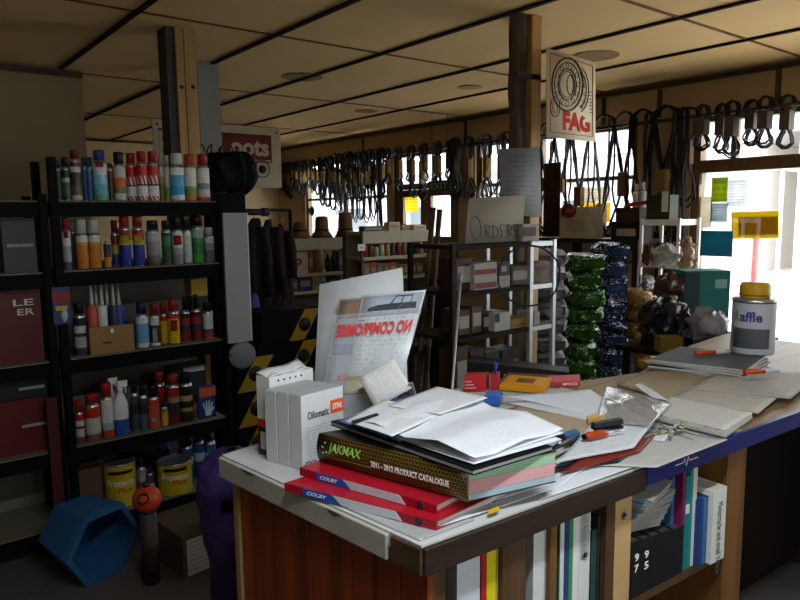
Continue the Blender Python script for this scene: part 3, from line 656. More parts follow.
for i, (x, top, c1, c2) in enumerate([(143, 458, '#4c4a52', '#8d8b92'), (151.5, 466, '#b9b6b0', '#5a3a4a')]):
    q = ony(x, 495, YS+.1); can(q.x, q.y, SZ[4]+.0005, .02, ony(x, top, q.y).z-SZ[4], [(.6, c1), (1, c2)], '#2b2930', .2, '%s bottle between the two yellow tins' % ('grey' if i == 0 else 'white'), capr=.5, name='bottle', cat='bottle')
for i, (x, top, c1) in enumerate([(201, 432, '#2b4a7a'), (206, 428, '#22406a'), (214, 430, '#32557f'), (222, 434, '#28456c')]):
    q = ony(x, 490, YS+.24); q.x = min(q.x, SX1-.04); q.x -= 0 if i < 3 else 0
    if i < 3: can(SX1-.165+.068*i, q.y-.06, SZ[4]+.0005, .031, ony(x, top, q.y).z-SZ[4], [(.5, c1), (.75, '#8fa6b4'), (1, c1)], '#28303c', .15, 'blue bottle at the right end of the bottom shelf, %s from left' % ORD[i], capr=.5, name='bottle', cat='bottle')
a = ony(80, 495, YS+.15); b = ony(104, 495, YS+.15); tag(MB().box(a.x, b.x, YS+.15, YS+.33, SZ[4]+.0005, ony(90, 462, YS+.15).z).build('carton', mat('#5b4a36', .85)), 'brown carton left of the yellow tins on the bottom shelf', 'box')
# red post-like panel at far left foot of the shelves
a = ony(46, 400, YS-.045); b = ony(57, 400, YS-.045); tag(MB().box(a.x, b.x, YS-.045, YS-.02, 0, ony(50, 398, YS-.045).z).build('stake', mat('#400f11', .6)), 'dark red square stake standing at the left foot of the shelves', 'stake')
# ---------------------------------------------------------------- floor clutter in front of the shelves
# hexagonal blue tub on its side
P1 = dep(105, 537, 3.05); P2 = P1+V((-.09, .25, .02)); ax = (P2-P1).normalized(); Rr = .178
s_ = V((0, 0, 1)).cross(ax).normalized(); u_ = ax.cross(s_)
off = P1.z-Rr*.9
sh = V((0, 0, -(P1.z-Rr*math.cos(math.pi/6))+.004)) if abs(P1.z-Rr*math.cos(math.pi/6)) < .12 else V((0, 0, 0))
def hx(P, R, rot=0): return [P+s_*(R*math.cos(rot+k*math.pi/3))+u_*(R*math.sin(rot+k*math.pi/3)) for k in range(6)]
hb = MB()
A, B, C_, D_, Er, Fr = hx(P1, Rr), hx(P2, Rr*.86), hx(P2-ax*.012, Rr*.82), hx(P1, Rr*.91), hx(P1, Rr*1.06), hx(P1+ax*.03, Rr*1.06)
base = 0
for ring in (A, B, C_, D_, Er, Fr): hb.v += ring
for k in range(6):
    l = (k+1) % 6
    hb.face((24+k, 24+l, 18+l, 18+k)); hb.face((30+k, 30+l, 24+l, 24+k)); hb.face((6+k, 6+l, 30+l, 30+k)); hb.face((18+k, 18+l, 12+l, 12+k))
hb.face([6+k for k in range(6)]); hb.face([12+k for k in range(6)][::-1])
zmin = min(v.z for v in hb.v)
for v in hb.v: v.z -= zmin-.002
tag(hb.build('tub', mat('#234f78', .5, var=.12)), 'blue hexagonal plastic tub lying on its side in the front left corner', 'tub')
# carton with white label
q = onz(176, 568, 0); zc = .20
c0 = onz(149, 516, zc); c1 = onz(182, 538, zc); e1 = (c1-c0); e1.z = 0; e2 = onz(196, 508, zc)-c0; e2 = V((-e1.y, e1.x, 0)).normalized()*.26
t = thing('carton', 'brown carton with a white address label on the floor beside the purple drum', 'box', (c1.x, c1.y, 0))
MB().prism([V((c0.x, c0.y, 0)), V((c1.x, c1.y, 0)), V((c1.x, c1.y, 0))+e2, V((c0.x, c0.y, 0))+e2], (0, 0, zc)).build('box', mat('#4a3d30', .85, var=.15), t, .003)
n1 = e2.normalized(); o_ = V((c1.x, c1.y, 0)); n_out = V((e1.x, e1.y, 0)).normalized()
MB().hexa([o_+n1*.02+n_out*.0006+V((0, 0, .01)), o_+n1*.02+n_out*.002+V((0, 0, .01)), o_+n1*.15+n_out*.002+V((0, 0, .01)), o_+n1*.15+n_out*.0006+V((0, 0, .01)), o_+n1*.02+n_out*.0006+V((0, 0, .18)), o_+n1*.02+n_out*.002+V((0, 0, .18)), o_+n1*.15+n_out*.002+V((0, 0, .18)), o_+n1*.15+n_out*.0006+V((0, 0, .18))]).build('label', printed('#a9a8a4', '#333333', 8, 4), t)
# orange helmet-like float
q = dep(147, 499, 3.0); q = V((q.x, q.y, q.z))
t = thing('float_ball', 'orange plastic ball with a dark hole resting on a tin stand by the tub', 'ball', (q.x, q.y, q.z-.06))
fb = MB(); fb.blob(q, (.062, .062, .06), 20, 12); fb.build('shell', mat('#b23a1f', .45, var=.15), t); cdir = (CP-q).normalized()
sd = (cdir+V((-.3, 0, .1))).normalized(); MB().lathe([(.026, 0), (.026, .006), (.018, .006), (.018, .002), (0, .002)], q+sd*.057, 16, axis=sd).build('hole_ring', mat('#4a1a10', .6), t)
MB().lathe([(.015, 0), (.015, .02), (0, .022)], q+V((0, 0, .055)), 12).build('stopper', mat('#202022', .5), t)
t = thing('tin', 'pale tin under the orange ball beside the blue tub', 'tin', (q.x, q.y, 0)); MB().lathe([(.036, 0), (.036, q.z-.061), (.033, q.z-.0605), (0, q.z-.0605)], (q.x, q.y, 0), 20).build('can', mat('#2c2926', .6, var=.3, scale=15), t); MB().lathe([(.0365, .03), (.0368, q.z-.1)], (q.x, q.y, 0), 20).build('label', mat('#33261f', .6, var=.4, scale=25), t)
# purple sack hanging at the counter end
q = V((1.0, 2.27, 0))
t = thing('cloth_sack', 'bulging purple sack standing against the end of the counter', 'sack', q)
sk = MB()
pr = [(.085, 0), (.098, .03), (.094, .15), (.096, .32), (.108, .46), (.120, .58), (.124, .66), (.112, .725), (.07, .765), (.02, .78)]
def skf(u, v):
    f_ = v*(len(pr)-1); k = min(int(f_), len(pr)-2); w = f_-k; r_ = pr[k][0]*(1-w)+pr[k+1][0]*w; z_ = pr[k][1]*(1-w)+pr[k+1][1]*w
    a_ = 2*math.pi*u; r_ *= 1+.02*math.sin(6*a_+5*v)+.015*math.sin(11*a_)
    return q+V((r_*math.cos(a_), r_*math.sin(a_), z_))
sk.grid(skf, 44, 50); sk.crumple(.016, 9, 3, .008); sk.v = [V((v_.x, v_.y, max(v_.z, .001))) for v_ in sk.v]; sk.build('bag', mat('#3a2760', .5, var=.15), t)
MB().tube([q+V((.024*math.cos(a_*.9), .024*math.sin(a_*.9), .775)) for a_ in range(7)], .006, 6, closed=True).build('drawstring', mat('#1b1626', .7), t)
a0 = math.atan2(-q.y, -q.x); MB().slab(lambda u, v: q+V((.134*math.cos(a0+(u-.5)*.6), .134*math.sin(a0+(u-.5)*.6), .6+.04*v)), 8, 1, .001, d=(0, 0, 0)).build('faded_print', mat('#241837', .6, var=.5, scale=14), t)
# panel, wheel and roll hung at the right end of the shelving
xa = SX1+.037
a = ony(222.5, 213, YS-.03); b = ony(247, 213, YS-.03); zb = ony(248, 341, YS-.03).z
t = thing('display_board', 'plain grey sheet panel fixed upright at the right end of the can shelves', 'panel', ((a.x+b.x)/2, YS-.03, zb))
MB().box(max(a.x, xa-.03), b.x-.006, YS-.034, YS-.017, zb, a.z).build('sheet', mat('#8f9094', .6, var=.04), t); MB().box(b.x-.0055, b.x, YS-.037, YS-.014, zb, a.z).build('edge_strip', mat('#c9c9c4', .5), t)
MB().box(xa-.03, xa+.0, YS-.017, YS-.0155, zb+.1, zb+.2).build('bracket', SHELFM, t)
q = ony(242, 355, YS-.06)
t = thing('wire_reel', 'round grey reel end hanging below the grey panel', 'reel', q)
MB().lathe([(.07, 0), (.075, .008), (.07, .016), (0, .016)], q+V((0, .0, 0)), 26, axis=(-.3, -1, 0)).build('flange', mat('#6f7072', .5), t); MB().lathe([(.04, 0), (.04, .08), (.07, .081), (.07, .09), (0, .09)], q+V((.001, .001, 0)), 20, axis=(.3, 1, 0)).build('spool', mat('#3a3b3e', .5), t)
MB().tube([q+V((-.03, 0, .0)), q+V((-.13, .02, .02)), V((xa, q.y+.02, q.z+.03))], .006, 6).build('hook', SHELFM, t)
# ================================================================ drive belts hanging from a rail along the street wall
XR = XW-.10; ZR = 2.37
rail = MB().tube([(XR, 9.75, ZR), (XR, 1.2, ZR)], .014, 8)
r = thing('belt_rail', 'long steel rail under the ceiling carrying the drive belts', 'rail', (XR, 5.5, ZR)); rail.build('rail', mat('#3a3733', .5, .6), r)
for y in (9.6, 8.0, 7.0, 5.58, 3.3, 1.4):
    MB().box(XR-.01, XW, y-.012, y+.012, ZR-.012, ZR+.012).build('bracket', mat('#3a3733', .5, .6), r)
def belt_mesh(L, wt, wb, n, sl, seed, r=.009, vee=False):
    """a looped belt hung over the rail, pinched by a card sleeve; origin on the rail; widths along y"""
    rnd = random.Random(seed); out = MB()
    s0, s1 = sl
    for k in range(n):
        dx = (k-(n-1)/2)*.017+rnd.uniform(-.004, .004); jw = rnd.uniform(.85, 1.15); jb = rnd.uniform(.75, 1.25); ll = L*rnd.uniform(.93, 1.04)
        def w(t):
            if vee:
                if t < s0: return .018+wt*jw*(1-t/s0)
                if t < s1: return .018
                q = (t-s1)/(1-s1); return .018+wb*jb*(q/.85 if q < .85 else math.sqrt(max(0, 1-((q-.85)/.15)**2)))
            if t < s0: return wt*jw*math.sqrt(max(0, 1-((t-.06*0)/max(s0, .01)*.92)**2)) + .016*min(1, t/s0)
            if t < s1: return .016
            q = (t-s1)/(1-s1); return .016+wb*jb*math.sin(math.pi*min(1, q*.5+.0))*1.0 if q < .7 else .016+wb*jb*math.sqrt(max(0, 1-((q-.7)/.3)**2))*math.sin(math.pi*.35)
        N = 12; left = []; right = []
        for i in range(N+1):
            t = i/N; ww = w(t); sk_ = rnd.uniform(-.004, .004)
            z = .04-t*ll
            left.append((dx, -ww+sk_, z)); right.append((dx+rnd.uniform(-.003, .003), ww+sk_, z))
        top = [(dx, -wt*jw*.95, .062), (dx, -wt*jw*.5, .10), (dx, 0, .115), (dx, wt*jw*.5, .10), (dx, wt*jw*.95, .062)] if vee else [(dx, -wt*jw*.75, .06), (dx, 0, .075), (dx, wt*jw*.75, .06)]
        out.tube(left[::-1]+top+right, r, 5, closed=True)
    return out
KS = [mat('#74582f', .85, var=.2, scale=25), mat('#5d4727', .85, var=.2, scale=25), mat('#8d7040', .85, var=.2, scale=25)]
def belt(y, L, wt, wb, n, sl, seed, label, grp=None, sleeve=True, dz=0, x=XR, name='drive_belt', sw=.024, km=None, rr=.009, vee=False):
    t = thing(name, label, 'drive belt', (x, y, ZR+dz), 0, grp)
    m = belt_mesh(L, wt, wb, n, sl, seed, rr, vee); m.v = [V(v)+V((x, y, ZR+dz)) for v in m.v]; m.build('belt', RUB, t)
    if sleeve:
        z0 = ZR+dz+.04-L*sl[1]; z1 = ZR+dz+.04-L*sl[0]
        MB().box(x-.012-.009*n, x+.012+.009*n, y-sw, y+sw, z0, z1).build('card_sleeve', km or KS[seed % 3], t)
    return t
protoA = [belt(9.65-.085*i, .36+.05*i, .035, .03, 2+(i % 2), (.28, .62), 20+i, 'short looped black belt with brown sleeve in the dense row above left window', 'belts above the left window') for i in range(4)]
yy = 9.31; i = 0; rnd = random.Random(5)
while yy > 6.95:
    sc = .9+.35*min(1, (9.3-yy)/1.4)*rnd.uniform(.7, 1.1)
    o = dup(protoA[i % 4], (XR, yy, ZR+rnd.uniform(-.01, .012)), math.pi*(i % 2)+rnd.uniform(-.25, .25), protoA[0]['label'], 'belts above the left window', sc); yy -= .12; i += 1
# a second, longer layer that droops over the right half of the left window
for k in range(10): belt(8.35-.135*k, .62+.07*math.sin(k*.4)+.03*k, .03, .05, 2, (.25, .45), 60+k, 'long loose black belt drooping over the right half of the left window', 'long belts before the left window', sleeve=k % 2 == 0, x=XR-.07, dz=-.01)
belt(7.0, 1.15, .03, .03, 3, (.4, .5), 77, 'bundle of very long black belts hanging between left window and glazed doors', sleeve=False, x=XR-.07)
# over the glazed doors
for k in range(11):
    y = 6.86-.118*k; belt(y, .40+.05*(k % 3)+(.12 if k in (4, 5) else 0), .04, .045, 2+(k % 2), (.25, .7), 90+k, 'looped black belt in a long brown sleeve above the glazed double doors, %s from left' % ORD[k], 'belts above the glazed doors', x=XR+(.035 if k % 2 else -.03))
belt(5.66, .62, .05, .07, 5, (.3, .5), 110, 'thick dark cluster of belts between the glazed doors and bark post', sleeve=False)
belt(5.58, .58, .05, .06, 5, (.3, .5), 112, 'second thick cluster of belts left of the bark post', sleeve=False, x=XR-.08)
for k in range(5):
    y = 5.40-.135*k; belt(y, .62+.04*(k % 2), .05, .075, 3, (.3, .66), 120+k, 'looped belt with brown sleeve hanging left of the bark post, %s from left' % ORD[k], 'belts left of the bark post', x=XR+(.035 if k % 2 else -.04))
# long loops over the right window
for k, (px, L, sl, sl_) in enumerate([(547, 1.0, (.45, .58), 1), (562, 1.05, (.45, .57), 1), (580, 1.1, (.5, .66), 1), (603, 1.15, (.62, .8), 1), (624, 1.05, (.42, .62), 1), (641, 1.1, (.62, .78), 1)]):
    y = onx(px, 150, XR).y; belt(y, L, .085, .12, 2, sl, 140+k, 'long black belt loop with brown sleeve across the right window, %s from left' % ORD[k], 'long belts before the right window', sleeve=True, sw=.038, rr=.011, vee=True)
for k, px in enumerate((553, 571, 592, 614, 632, 651)):
    y = onx(px, 150, XR-.06).y; belt(y, 1.2+.05*(k % 3), .025, .11, 1, (.5, .52), 160+k, 'thin black belt crossing between sleeved loops at right window, %s from left' % ORD[k], 'thin belts before the right window', sleeve=False, x=XR-.06-.04*(k % 2))
y = onx(664, 150, XR).y; belt(y, 1.05, .10, .09, 3, (.42, .6), 171, 'thick long black belt loop on the wall between right window and entry', sw=.04, rr=.013, vee=True)
for k, (px, lab) in enumerate([(649, 'bundle of long dark belts at right edge of the right window'), (677, 'very long belt bundle hanging left of the entry transom'), (683, 'second very long belt bundle close beside the entry frame')]):
    y = onx(px, 170, XR-.03).y; belt(y, 1.5 if k else 1.2, .03, .03, 3 if k else 2, (.3, .34), 180+k, lab, sleeve=False, x=XR-.05)
y = onx(688, 130, XR).y; belt(y, .74, .075, .06, 2, (.3, .55), 190, 'belt loop with patterned card left of the entry transom', sw=.04)
for k, (px, L) in enumerate([(706, .31), (720, .33), (735, .37), (750, .29), (768, .32), (785, .34)]):
    y = onx(px, 110, XR).y; belt(y, L, .042, .04, 4, (.22, .62), 200+k, 'short coiled belt bundle with dark sleeve above the entry transom, %s from left' % ORD[k], 'short bundles above the entry', x=XR+(.04 if k % 2 else -.04), sw=.034, rr=.0075, km=mat('#4d4336', .7))
# exit sign over the glazed doors
XE = XR-.16; p0 = onx(428.5, 189, XE); p1 = onx(449.5, 185, XE)
zc = onx(439, 186, XE).z
t = thing('exit_sign', 'small dark green exit sign above the glazed double doors', 'sign', (XE, (p0.y+p1.y)/2, zc))
MB().box(XE, XE+.025, p1.y, p0.y, zc-.06, zc+.06).build('case', mat('#26351f', .5), t); text('EXIT', (XE-.0005, p0.y-.03, zc-.035), (0, -1, 0), (0, 0, 1), p0.y-p1.y-.06, .07, mat('#98a582', .5), 'lettering', t, .02)
for y in (p0.y-.05, p1.y+.05): MB().tube([(XE+.012, y, zc+.06), (XE+.012, y, CEIL-.002)], .004, 6).build('hanger', INK, t)
# ---------------------------------------------------------------- notices on the glass
def notice(x0, y0, x1, y1, X, m, label, name='notice', tape=False, th=.002):
    a = onx(x0, y0, X); b = onx(x1, y1, X)
    q = tag(MB().slab(lambda u, v: V((X+.004*math.sin(3*u)*v*0, a.y+(b.y-a.y)*u, b.z+(a.z-b.z)*v)), 2, 2, th, d=(1, 0, 0)).build(name, m), label, 'notice'); return q
XG = XW+.048
notice(405, 197, 418, 212, XG, printed('#e0ce2a', '#8a5a10', 5, 3, trans=.55), 'yellow notice on the left pane of the glazed double doors')
notice(433, 199, 447, 228, XG, printed('#eef0f2', '#6a747c', 16, 4, trans=.55), 'white printed notice on the right pane of the glazed double doors')
notice(712, 178, 727, 202, XG, printed('#a8b440', '#55661a', 4, 2, .5, trans=.5), 'lime green poster on the entry glass')
notice(728, 180, 746, 206, XG, printed('#e9ebee', '#7a828a', 9, 3, trans=.55), 'white poster with small print right of the lime poster')
notice(711, 203, 727, 222, XG, printed('#b9c2c8', '#46505a', 7, 4, .6, trans=.5), 'grey newspaper page under the lime poster')
notice(693, 197, 711, 228, XG, mat('#d9d2c4', .8, trans=.5), 'plain cream sheet left of the lime poster on the entry glass')
notice(695, 230.5, 732, 257, XG-.01, mat('#1b7488', .6, trans=.35, var=.05), 'large teal sheet stuck low on the entry glass')
notice(690, 170, 706, 184, XG, mat('#e9e6df', .8, trans=.6), 'white sheet at the top left corner of the entry glass')
notice(583, 203, 610, 222, XW+.04, printed('#e8c91f', '#8a6a14', 4, 3, .5, trans=.6), 'yellow notice low on the right window behind the belts')
notice(584, 188, 610, 201, XW+.04, printed('#dfd8cc', '#8a7a6a', 5, 3, .6, trans=.55), 'pale printed notice above the yellow one on the right window')
q = onx(312, 211, XW+.045); tag(MB().lathe([(.075, 0), (.075, .003), (0, .003)], q, 24, axis=(-1, 0, 0)).build('round_sticker', mat('#5f6b55', .6, var=.25, scale=20, trans=.3)), 'round green sticker on the lower left pane of the left window', 'sticker')
# ---------------------------------------------------------------- boots sign hanging from the ceiling
YG = 7.6
a = ony(152, 118, YG); b = ony(280, 127, YG); zb = ony(279, 188, YG).z; x0, x1 = a.x, b.x; zt = a.z-.01
t = thing('boots_sign', 'large white and red boots advertising board hanging from the ceiling behind the column', 'sign', ((x0+x1)/2, YG, zb))
MB().box(x0, x1, YG, YG+.02, zb, zt).build('board', mat('#bdb8a8', .7, var=.04), t)
for xx in (x0+.1, x1-.1): MB().tube([(xx, YG+.01, zt), (xx, YG+.01, CEIL-.001)], .004, 6).build('hanger', INK, t)
for xx in (x0+.05, x1-.05): MB().lathe([(.014, 0), (.014, .004), (0, .005)], (xx, YG, zt-.05), 12, axis=(0, -1, 0)).build('eyelet', mat('#4a453c', .5), t)
def bp(px, py): return ony(px, py, YG-.002)
ra = bp(158, 125); rb = bp(272, 163)
MB().box(ra.x, rb.x, YG-.002, YG-.0003, bp(270, 163).z, bp(270, 135.5).z).build('red_band', mat('#6e1c18', .6, var=.08), t)
lt = mat('#b9b29c', .6, var=0)
text('B', bp(160, 158)-V((0, .0006, 0)), (1, 0, 0), (0, 0, 1), .1, .3, lt, 'lettering', t, .04)
e = bp(231, 155)-V((0, .0006, 0)); text('oots', e, (1, 0, 0), (0, 0, 1), bp(269, 155).x-e.x, .19, lt, 'lettering', t, .035)
MB().box(bp(224, 160).x, bp(271, 160).x, YG-.0026, YG-.0021, bp(250, 161).z, bp(250, 159.5).z).build('underline', lt, t)
c = bp(262.5, 169); cr = .10
MB().tube([c+V((cr*math.cos(k*.2618), 0, cr*math.sin(k*.2618))) for k in range(24)], .006, 6, closed=True).build('ring', INK, t)
MB().lathe([(.055, 0), (.055, .0015), (0, .002)], c+V((0, .0015, -.005)), 7, axis=(0, -1, 0)).build('emblem', INK, t)
# ---------------------------------------------------------------- hat shelves and merchandise at the back
def gondola(label, x0, x1, yf, dpt, zs, wallc='#8f8470', end=True):
    r = thing('display_shelf', label, 'shelf', ((x0+x1)/2, yf+dpt/2, 0)); pm = mat('#b3aa96', .6, var=.06)
    for z in zs: MB().box(x0+.03, x1-.03, yf, yf+dpt-.02, z-.035, z).build('shelf_board', pm, r)
    MB().box(x0+.03, x1-.03, yf+dpt-.02, yf+dpt, 0, zs[0]-.036).build('back_panel', mat(wallc, .8), r)
    for a in (x0, x1-.025):
        for b in (yf-.01, yf+dpt-.025): MB().box(a, a+.025, b, b+.025, 0, zs[0]).build('post', mat('#57503f', .6), r)
    MB().box(x0+.03, x1-.03, yf-.004, yf-.0005, zs[0]-.13, zs[0]-.036).build('header_strip', pm, r)
    return r
G1Y = 6.8; g1a = ony(287, 240, G1Y).x; g1b = ony(360, 240, G1Y).x
z10 = ony(330, 238, G1Y).z; Z1 = [z10, ony(330, 272, G1Y).z, ony(310, 291, G1Y).z, .5, .12]
gondola('white display shelf under the straw hats by the left window', g1a, g1b, G1Y, .38, Z1)
G2Y = 6.05; g2a = ony(361, 240, G2Y).x; g2b = min(ony(432, 240, G2Y).x, XW-.12)
Z2 = [ony(390, 231, G2Y).z, ony(390, 256, G2Y).z, ony(390, 277, G2Y).z, .5, .12]
gondola('white display shelf in front of the glazed double doors', g2a, g2b, G2Y, .36, Z2)
# straw hats on the left shelf
STRAW = mat('#6a4d2a', .85, var=.25, scale=40, bump=.2)
for i, (px, w, top, cr) in enumerate([(300, 24, 222, .085), (322, 24, 216, .085), (345.5, 26, 212, .092)]):
    q = ony(px, 236, G1Y+.17); q.z = z10+.002; r = (ony(px+w/2, 236, q.y)-ony(px-w/2, 236, q.y)).length/2*1.05; ht = ony(px, top, q.y).z-q.z
    r = min(r, .134)
    t = thing('straw_hat', 'brown straw hat, %s from left on the white display shelf' % ORD[i], 'hat', q, 0, 'straw hats')
    MB().lathe([(r, .0), (r*1.0, .014), (r*.85, .045), (cr*1.12, .072), (cr*1.0, .085), (cr*.97, ht*.7), (cr*.88, ht*.95), (cr*.5, ht), (0, ht*.93)], q, 28, sx=1, sy=.92).build('hat', STRAW, t)
    MB().lathe([(cr*1.035, .08), (cr*1.02, .105)], q, 28, sy=.92).build('hat_band', mat('#2c1f13', .8), t)
    q.z += 0
# dark stand with folded saddlery left of the hats
def item(x0, x1, y0, y1, yy, z, c, label, kind='box', dpt=.1, name=None, cat=None, grp=None, lbl=None):
    a = ony(x0, (y0+y1)/2, yy); b = ony(x1, (y0+y1)/2, yy); zt = ony((x0+x1)/2, y0, yy).z; w = b.x-a.x; z += .0006
    m = mat(c, .45, var=.25, scale=30)
    if kind == 'box':
        t = thing(name or 'packet', label, cat or 'packet', ((a.x+b.x)/2, yy, z), 0, grp)
        MB().box(a.x, b.x, yy, yy+dpt, z, zt).build('carton', m, t)
        h = zt-z; MB().box(a.x+w*.12, b.x-w*.12, yy-.0015, yy-.0003, z+h*.3, z+h*.7).build('printed_panel', mat(lbl or '#8a8478', .5, var=.4, scale=60), t)
    else:
        t = thing(name or 'bottle', label, cat or 'bottle', ((a.x+b.x)/2, yy+w/2, z), 0, grp); r = w/2; h = zt-z
        MB().lathe([(r, 0), (r, h*.7), (r*.4, h*.85), (r*.4, h*.88), (0, h*.88)], ((a.x+b.x)/2, yy+w/2, z), 12).build('body', m, t)
        MB().lathe([(r*.45, 0), (r*.45, h*.12), (0, h*.12)], ((a.x+b.x)/2, yy+w/2, z+h*.88), 10).build('cap', mat(lbl or '#2a2a2c', .5), t)
    return t
cols = ['#6d5a40', '#a33f22', '#3d4a52', '#9c8a5c', '#b9ae98', '#24262a', '#7c5a2c', '#8a2a20', '#54606a', '#c0a050', '#3a2f28', '#a8a49a']
cn = {'#6d5a40': 'brown', '#a33f22': 'orange', '#3d4a52': 'slate', '#9c8a5c': 'tan', '#b9ae98': 'cream', '#24262a': 'black', '#7c5a2c': 'ochre', '#8a2a20': 'red', '#54606a': 'grey', '#c0a050': 'yellow', '#3a2f28': 'dark brown', '#a8a49a': 'pale grey'}
rnd = random.Random(11)
t = item(292, 308, 252, 272, G1Y+.02, Z1[1], '#b7ab95', 'cream packet with a large red letter P on the hat shelf', lbl='#b7ab95')
q = ony(295.5, 268, G1Y+.018); text('P', (q.x, G1Y+.0182, Z1[1]+.05), (1, 0, 0), (0, 0, 1), .09, .13, mat('#8a2a20', .6), 'lettering', t, .03)
for i, (x0, x1, y0, c, k) in enumerate([(309, 313, 252, '#a33f22', 'box'), (316, 325, 243, '#9c8a5c', 'bottle'), (327, 332, 254, '#24262a', 'bottle'), (333, 338, 250, '#3a2f28', 'bottle'), (339, 343, 251, '#54606a', 'box'), (344, 353, 245, '#a8a49a', 'box')]):
    item(x0, x1, y0, 272, G1Y+.02, Z1[1], c, '%s %s, %s after the letter P packet on the hat shelf' % (cn[c], k if k == 'bottle' else 'packet', ORD[i]), k)
for i, (x0, x1, y0, c) in enumerate([(292, 298, 279, '#6d5a40'), (299, 312, 266+10, '#24366e'), (313, 320, 277, '#c0a050'), (321, 326, 277, '#b9ae98'), (328, 337, 276, '#24262a'), (339, 345, 277, '#54606a'), (347, 357, 276, '#a8a49a')]):
    item(x0, x1, y0, 291, G1Y+.02, Z1[2], c, '%s packet on the second shelf under the hats, %s from left' % (cn.get(c, 'navy blue'), ORD[i]))
for i in range(11):
    x0 = 364+i*5.6
    if x0 > 424: break
    c = cols[(i*5+1) % 12]; item(x0, x0+4.6, 240+rnd.uniform(-1, 6), 256, G2Y+.02, Z2[1], c, '%s bottle on upper shelf before the glazed doors, %s from left' % (cn[c], ORD[i]), 'bottle')
for i in range(9):
    x0 = 364+i*6.6
    c = ['#7c5a2c', '#a33f22', '#6d5a40'][i % 3]; item(x0, x0+6, 262+rnd.uniform(0, 2), 277, G2Y+.02, Z2[2], c, '%s packet on lower shelf before the glazed doors, %s from left' % (cn[c], ORD[i]))
for i, (x0, x1, y0, c, lab) in enumerate([(364, 384, 226, '#57503f', 'flat dark box on top of the shelf before the glazed doors'), (389, 400, 222, '#b9a27c', 'tan packet leaning on top of the shelf before the glazed doors'), (402, 410, 225, '#9a7a4c', 'small brown packet on top shelf below the yellow door notice'), (414, 426, 225, '#c9b48c', 'cream packet on top shelf below the white door notice')]):
    item(x0, x1, y0, 231, G2Y+.05, Z2[0], c, lab)
a = ony(363, 242, G2Y-.01); b = ony(356, 250, G2Y-.01)
t = thing('price_card', 'white price card with a dark dot on the display shelf upright', 'price card', (b.x, G2Y-.012, b.z)); ps = ony(358, 251, G2Y-.012), ony(365, 244, G2Y-.012); MB().box(ps[0].x, ps[1].x, G2Y-.014, G2Y-.0105, ps[0].z, ps[1].z).build('card', WHITE, t); qq = (ps[0]+ps[1])/2; MB().lathe([(.01, 0), (.01, .001), (0, .001)], (qq.x, G2Y-.0142, qq.z), 8, axis=(0, -1, 0)).build('dot', INK, t)
a = ony(263, 250, 6.72); b = ony(286.5, 250, 6.72); zt = ony(275, 248, 6.72).z
t = thing('cupboard', 'dark red cupboard at the left end of the straw hat shelf', 'cupboard', ((a.x+b.x)/2, 6.72, 0)); MB().box(a.x, b.x, 6.72, 7.1, 0, zt).build('body', mat('#2a1411', .6), t); MB().box(a.x+.02, b.x-.02, 6.705, 6.7195, .1, zt-.06).build('door', mat('#341613', .55), t); MB().lathe([(.012, 0), (.014, .02), (0, .022)], (b.x-.05, 6.705, zt-.4), 10, axis=(0, -1, 0)).build('knob', mat('#6a5a3a', .4, .5), t)
# ---------------------------------------------------------------- left back: roll of black canvas on a stand, coats, battery cartons
YR = 3.98
q0 = ony(213, 172, YR+.35); q1 = ony(244, 170, YR+.35); rr = (ony(230, 149, YR+.35).z-ony(230, 190, YR+.35).z)/2
t = thing('canvas_roll', 'fat black rolled bundle lying on the dark cabinet behind the can shelves', 'bundle', (q0.x, YR+.35, q0.z-rr))
rb_ = MB(); LL = q1.x-q0.x+.1
def rollf(u, v):
    a_ = 2*math.pi*u; e_ = abs(2*v-1); k = math.sqrt(max(0, 1-max(0, (e_-.55)/.45)**2)); w = rr*k*(1+.03*math.sin(7*a_+9*v)+.02*math.sin(13*a_))
    return V((q0.x-.08+(LL+.06)*v, YR+.35+w*math.cos(a_), q0.z+w*math.sin(a_)))
rb_.grid(rollf, 44, 34); rb_.crumple(.03, 7, 5, .016); rb_.build('roll', mat('#0e1013', .8, var=.3, scale=30, bump=.1, spec=.1), t)
for vv in (.62,): MB().tube([rollf(k/20, vv)*1+(rollf(k/20, vv)-V((rollf(k/20, vv).x, YR+.35, q0.z))).normalized()*.004 for k in range(20)], .007, 5, closed=True).build('strap', mat('#0c0c0e', .6), t)
for k in range(4):
    s0 = V((q0.x-.05+.045*k, YR+.35, q0.z+rr-.01)); MB().tube([s0, s0+V((.01*(k-2), -.03, .03)), s0+V((.02*(k-1), -.02, .045+.01*(k % 2))), s0+V((.04*(k-1.5), .0, .03)), s0+V((.055*(k-1.5), .02, -.01-.002*k))], .005, 5).build('loose_cord', RUB, t)
cz = q0.z-rr-.002
t = thing('cabinet', 'dark cabinet behind the can shelves carrying the rolled bundle', 'cabinet', (q0.x, YR+.35, 0))
ca = q0.x-.10; cb = q0.x+.15
MB().box(ca, cb, YR+.2, YR+.5, 0, cz).build('body', mat('#0c0d0e', .7, spec=.06), t); MB().box(ca+.01, cb-.01, YR+.19, YR+.199, .1, cz-.05).build('door', mat('#0f1011', .7, spec=.06), t); MB().tube([(cb-.04, YR+.185, .9), (cb-.04, YR+.175, .92), (cb-.04, YR+.175, 1.02), (cb-.04, YR+.185, 1.04)], .005, 6).build('handle', STEEL, t)
q = ony(262, 212, YR+.33); MB().tube([(cb, YR+.33, q.z), (q.x, YR+.33, q.z)], .022, 8).build('peg', mat('#1a1a1b', .5), t); MB().tube([(q.x, YR+.33, q.z), (q.x+.01, YR+.33, q.z+.0), (q.x+.045, YR+.33, q.z)], .03, 10).build('peg_knob', mat('#1a1a1b', .5), t)
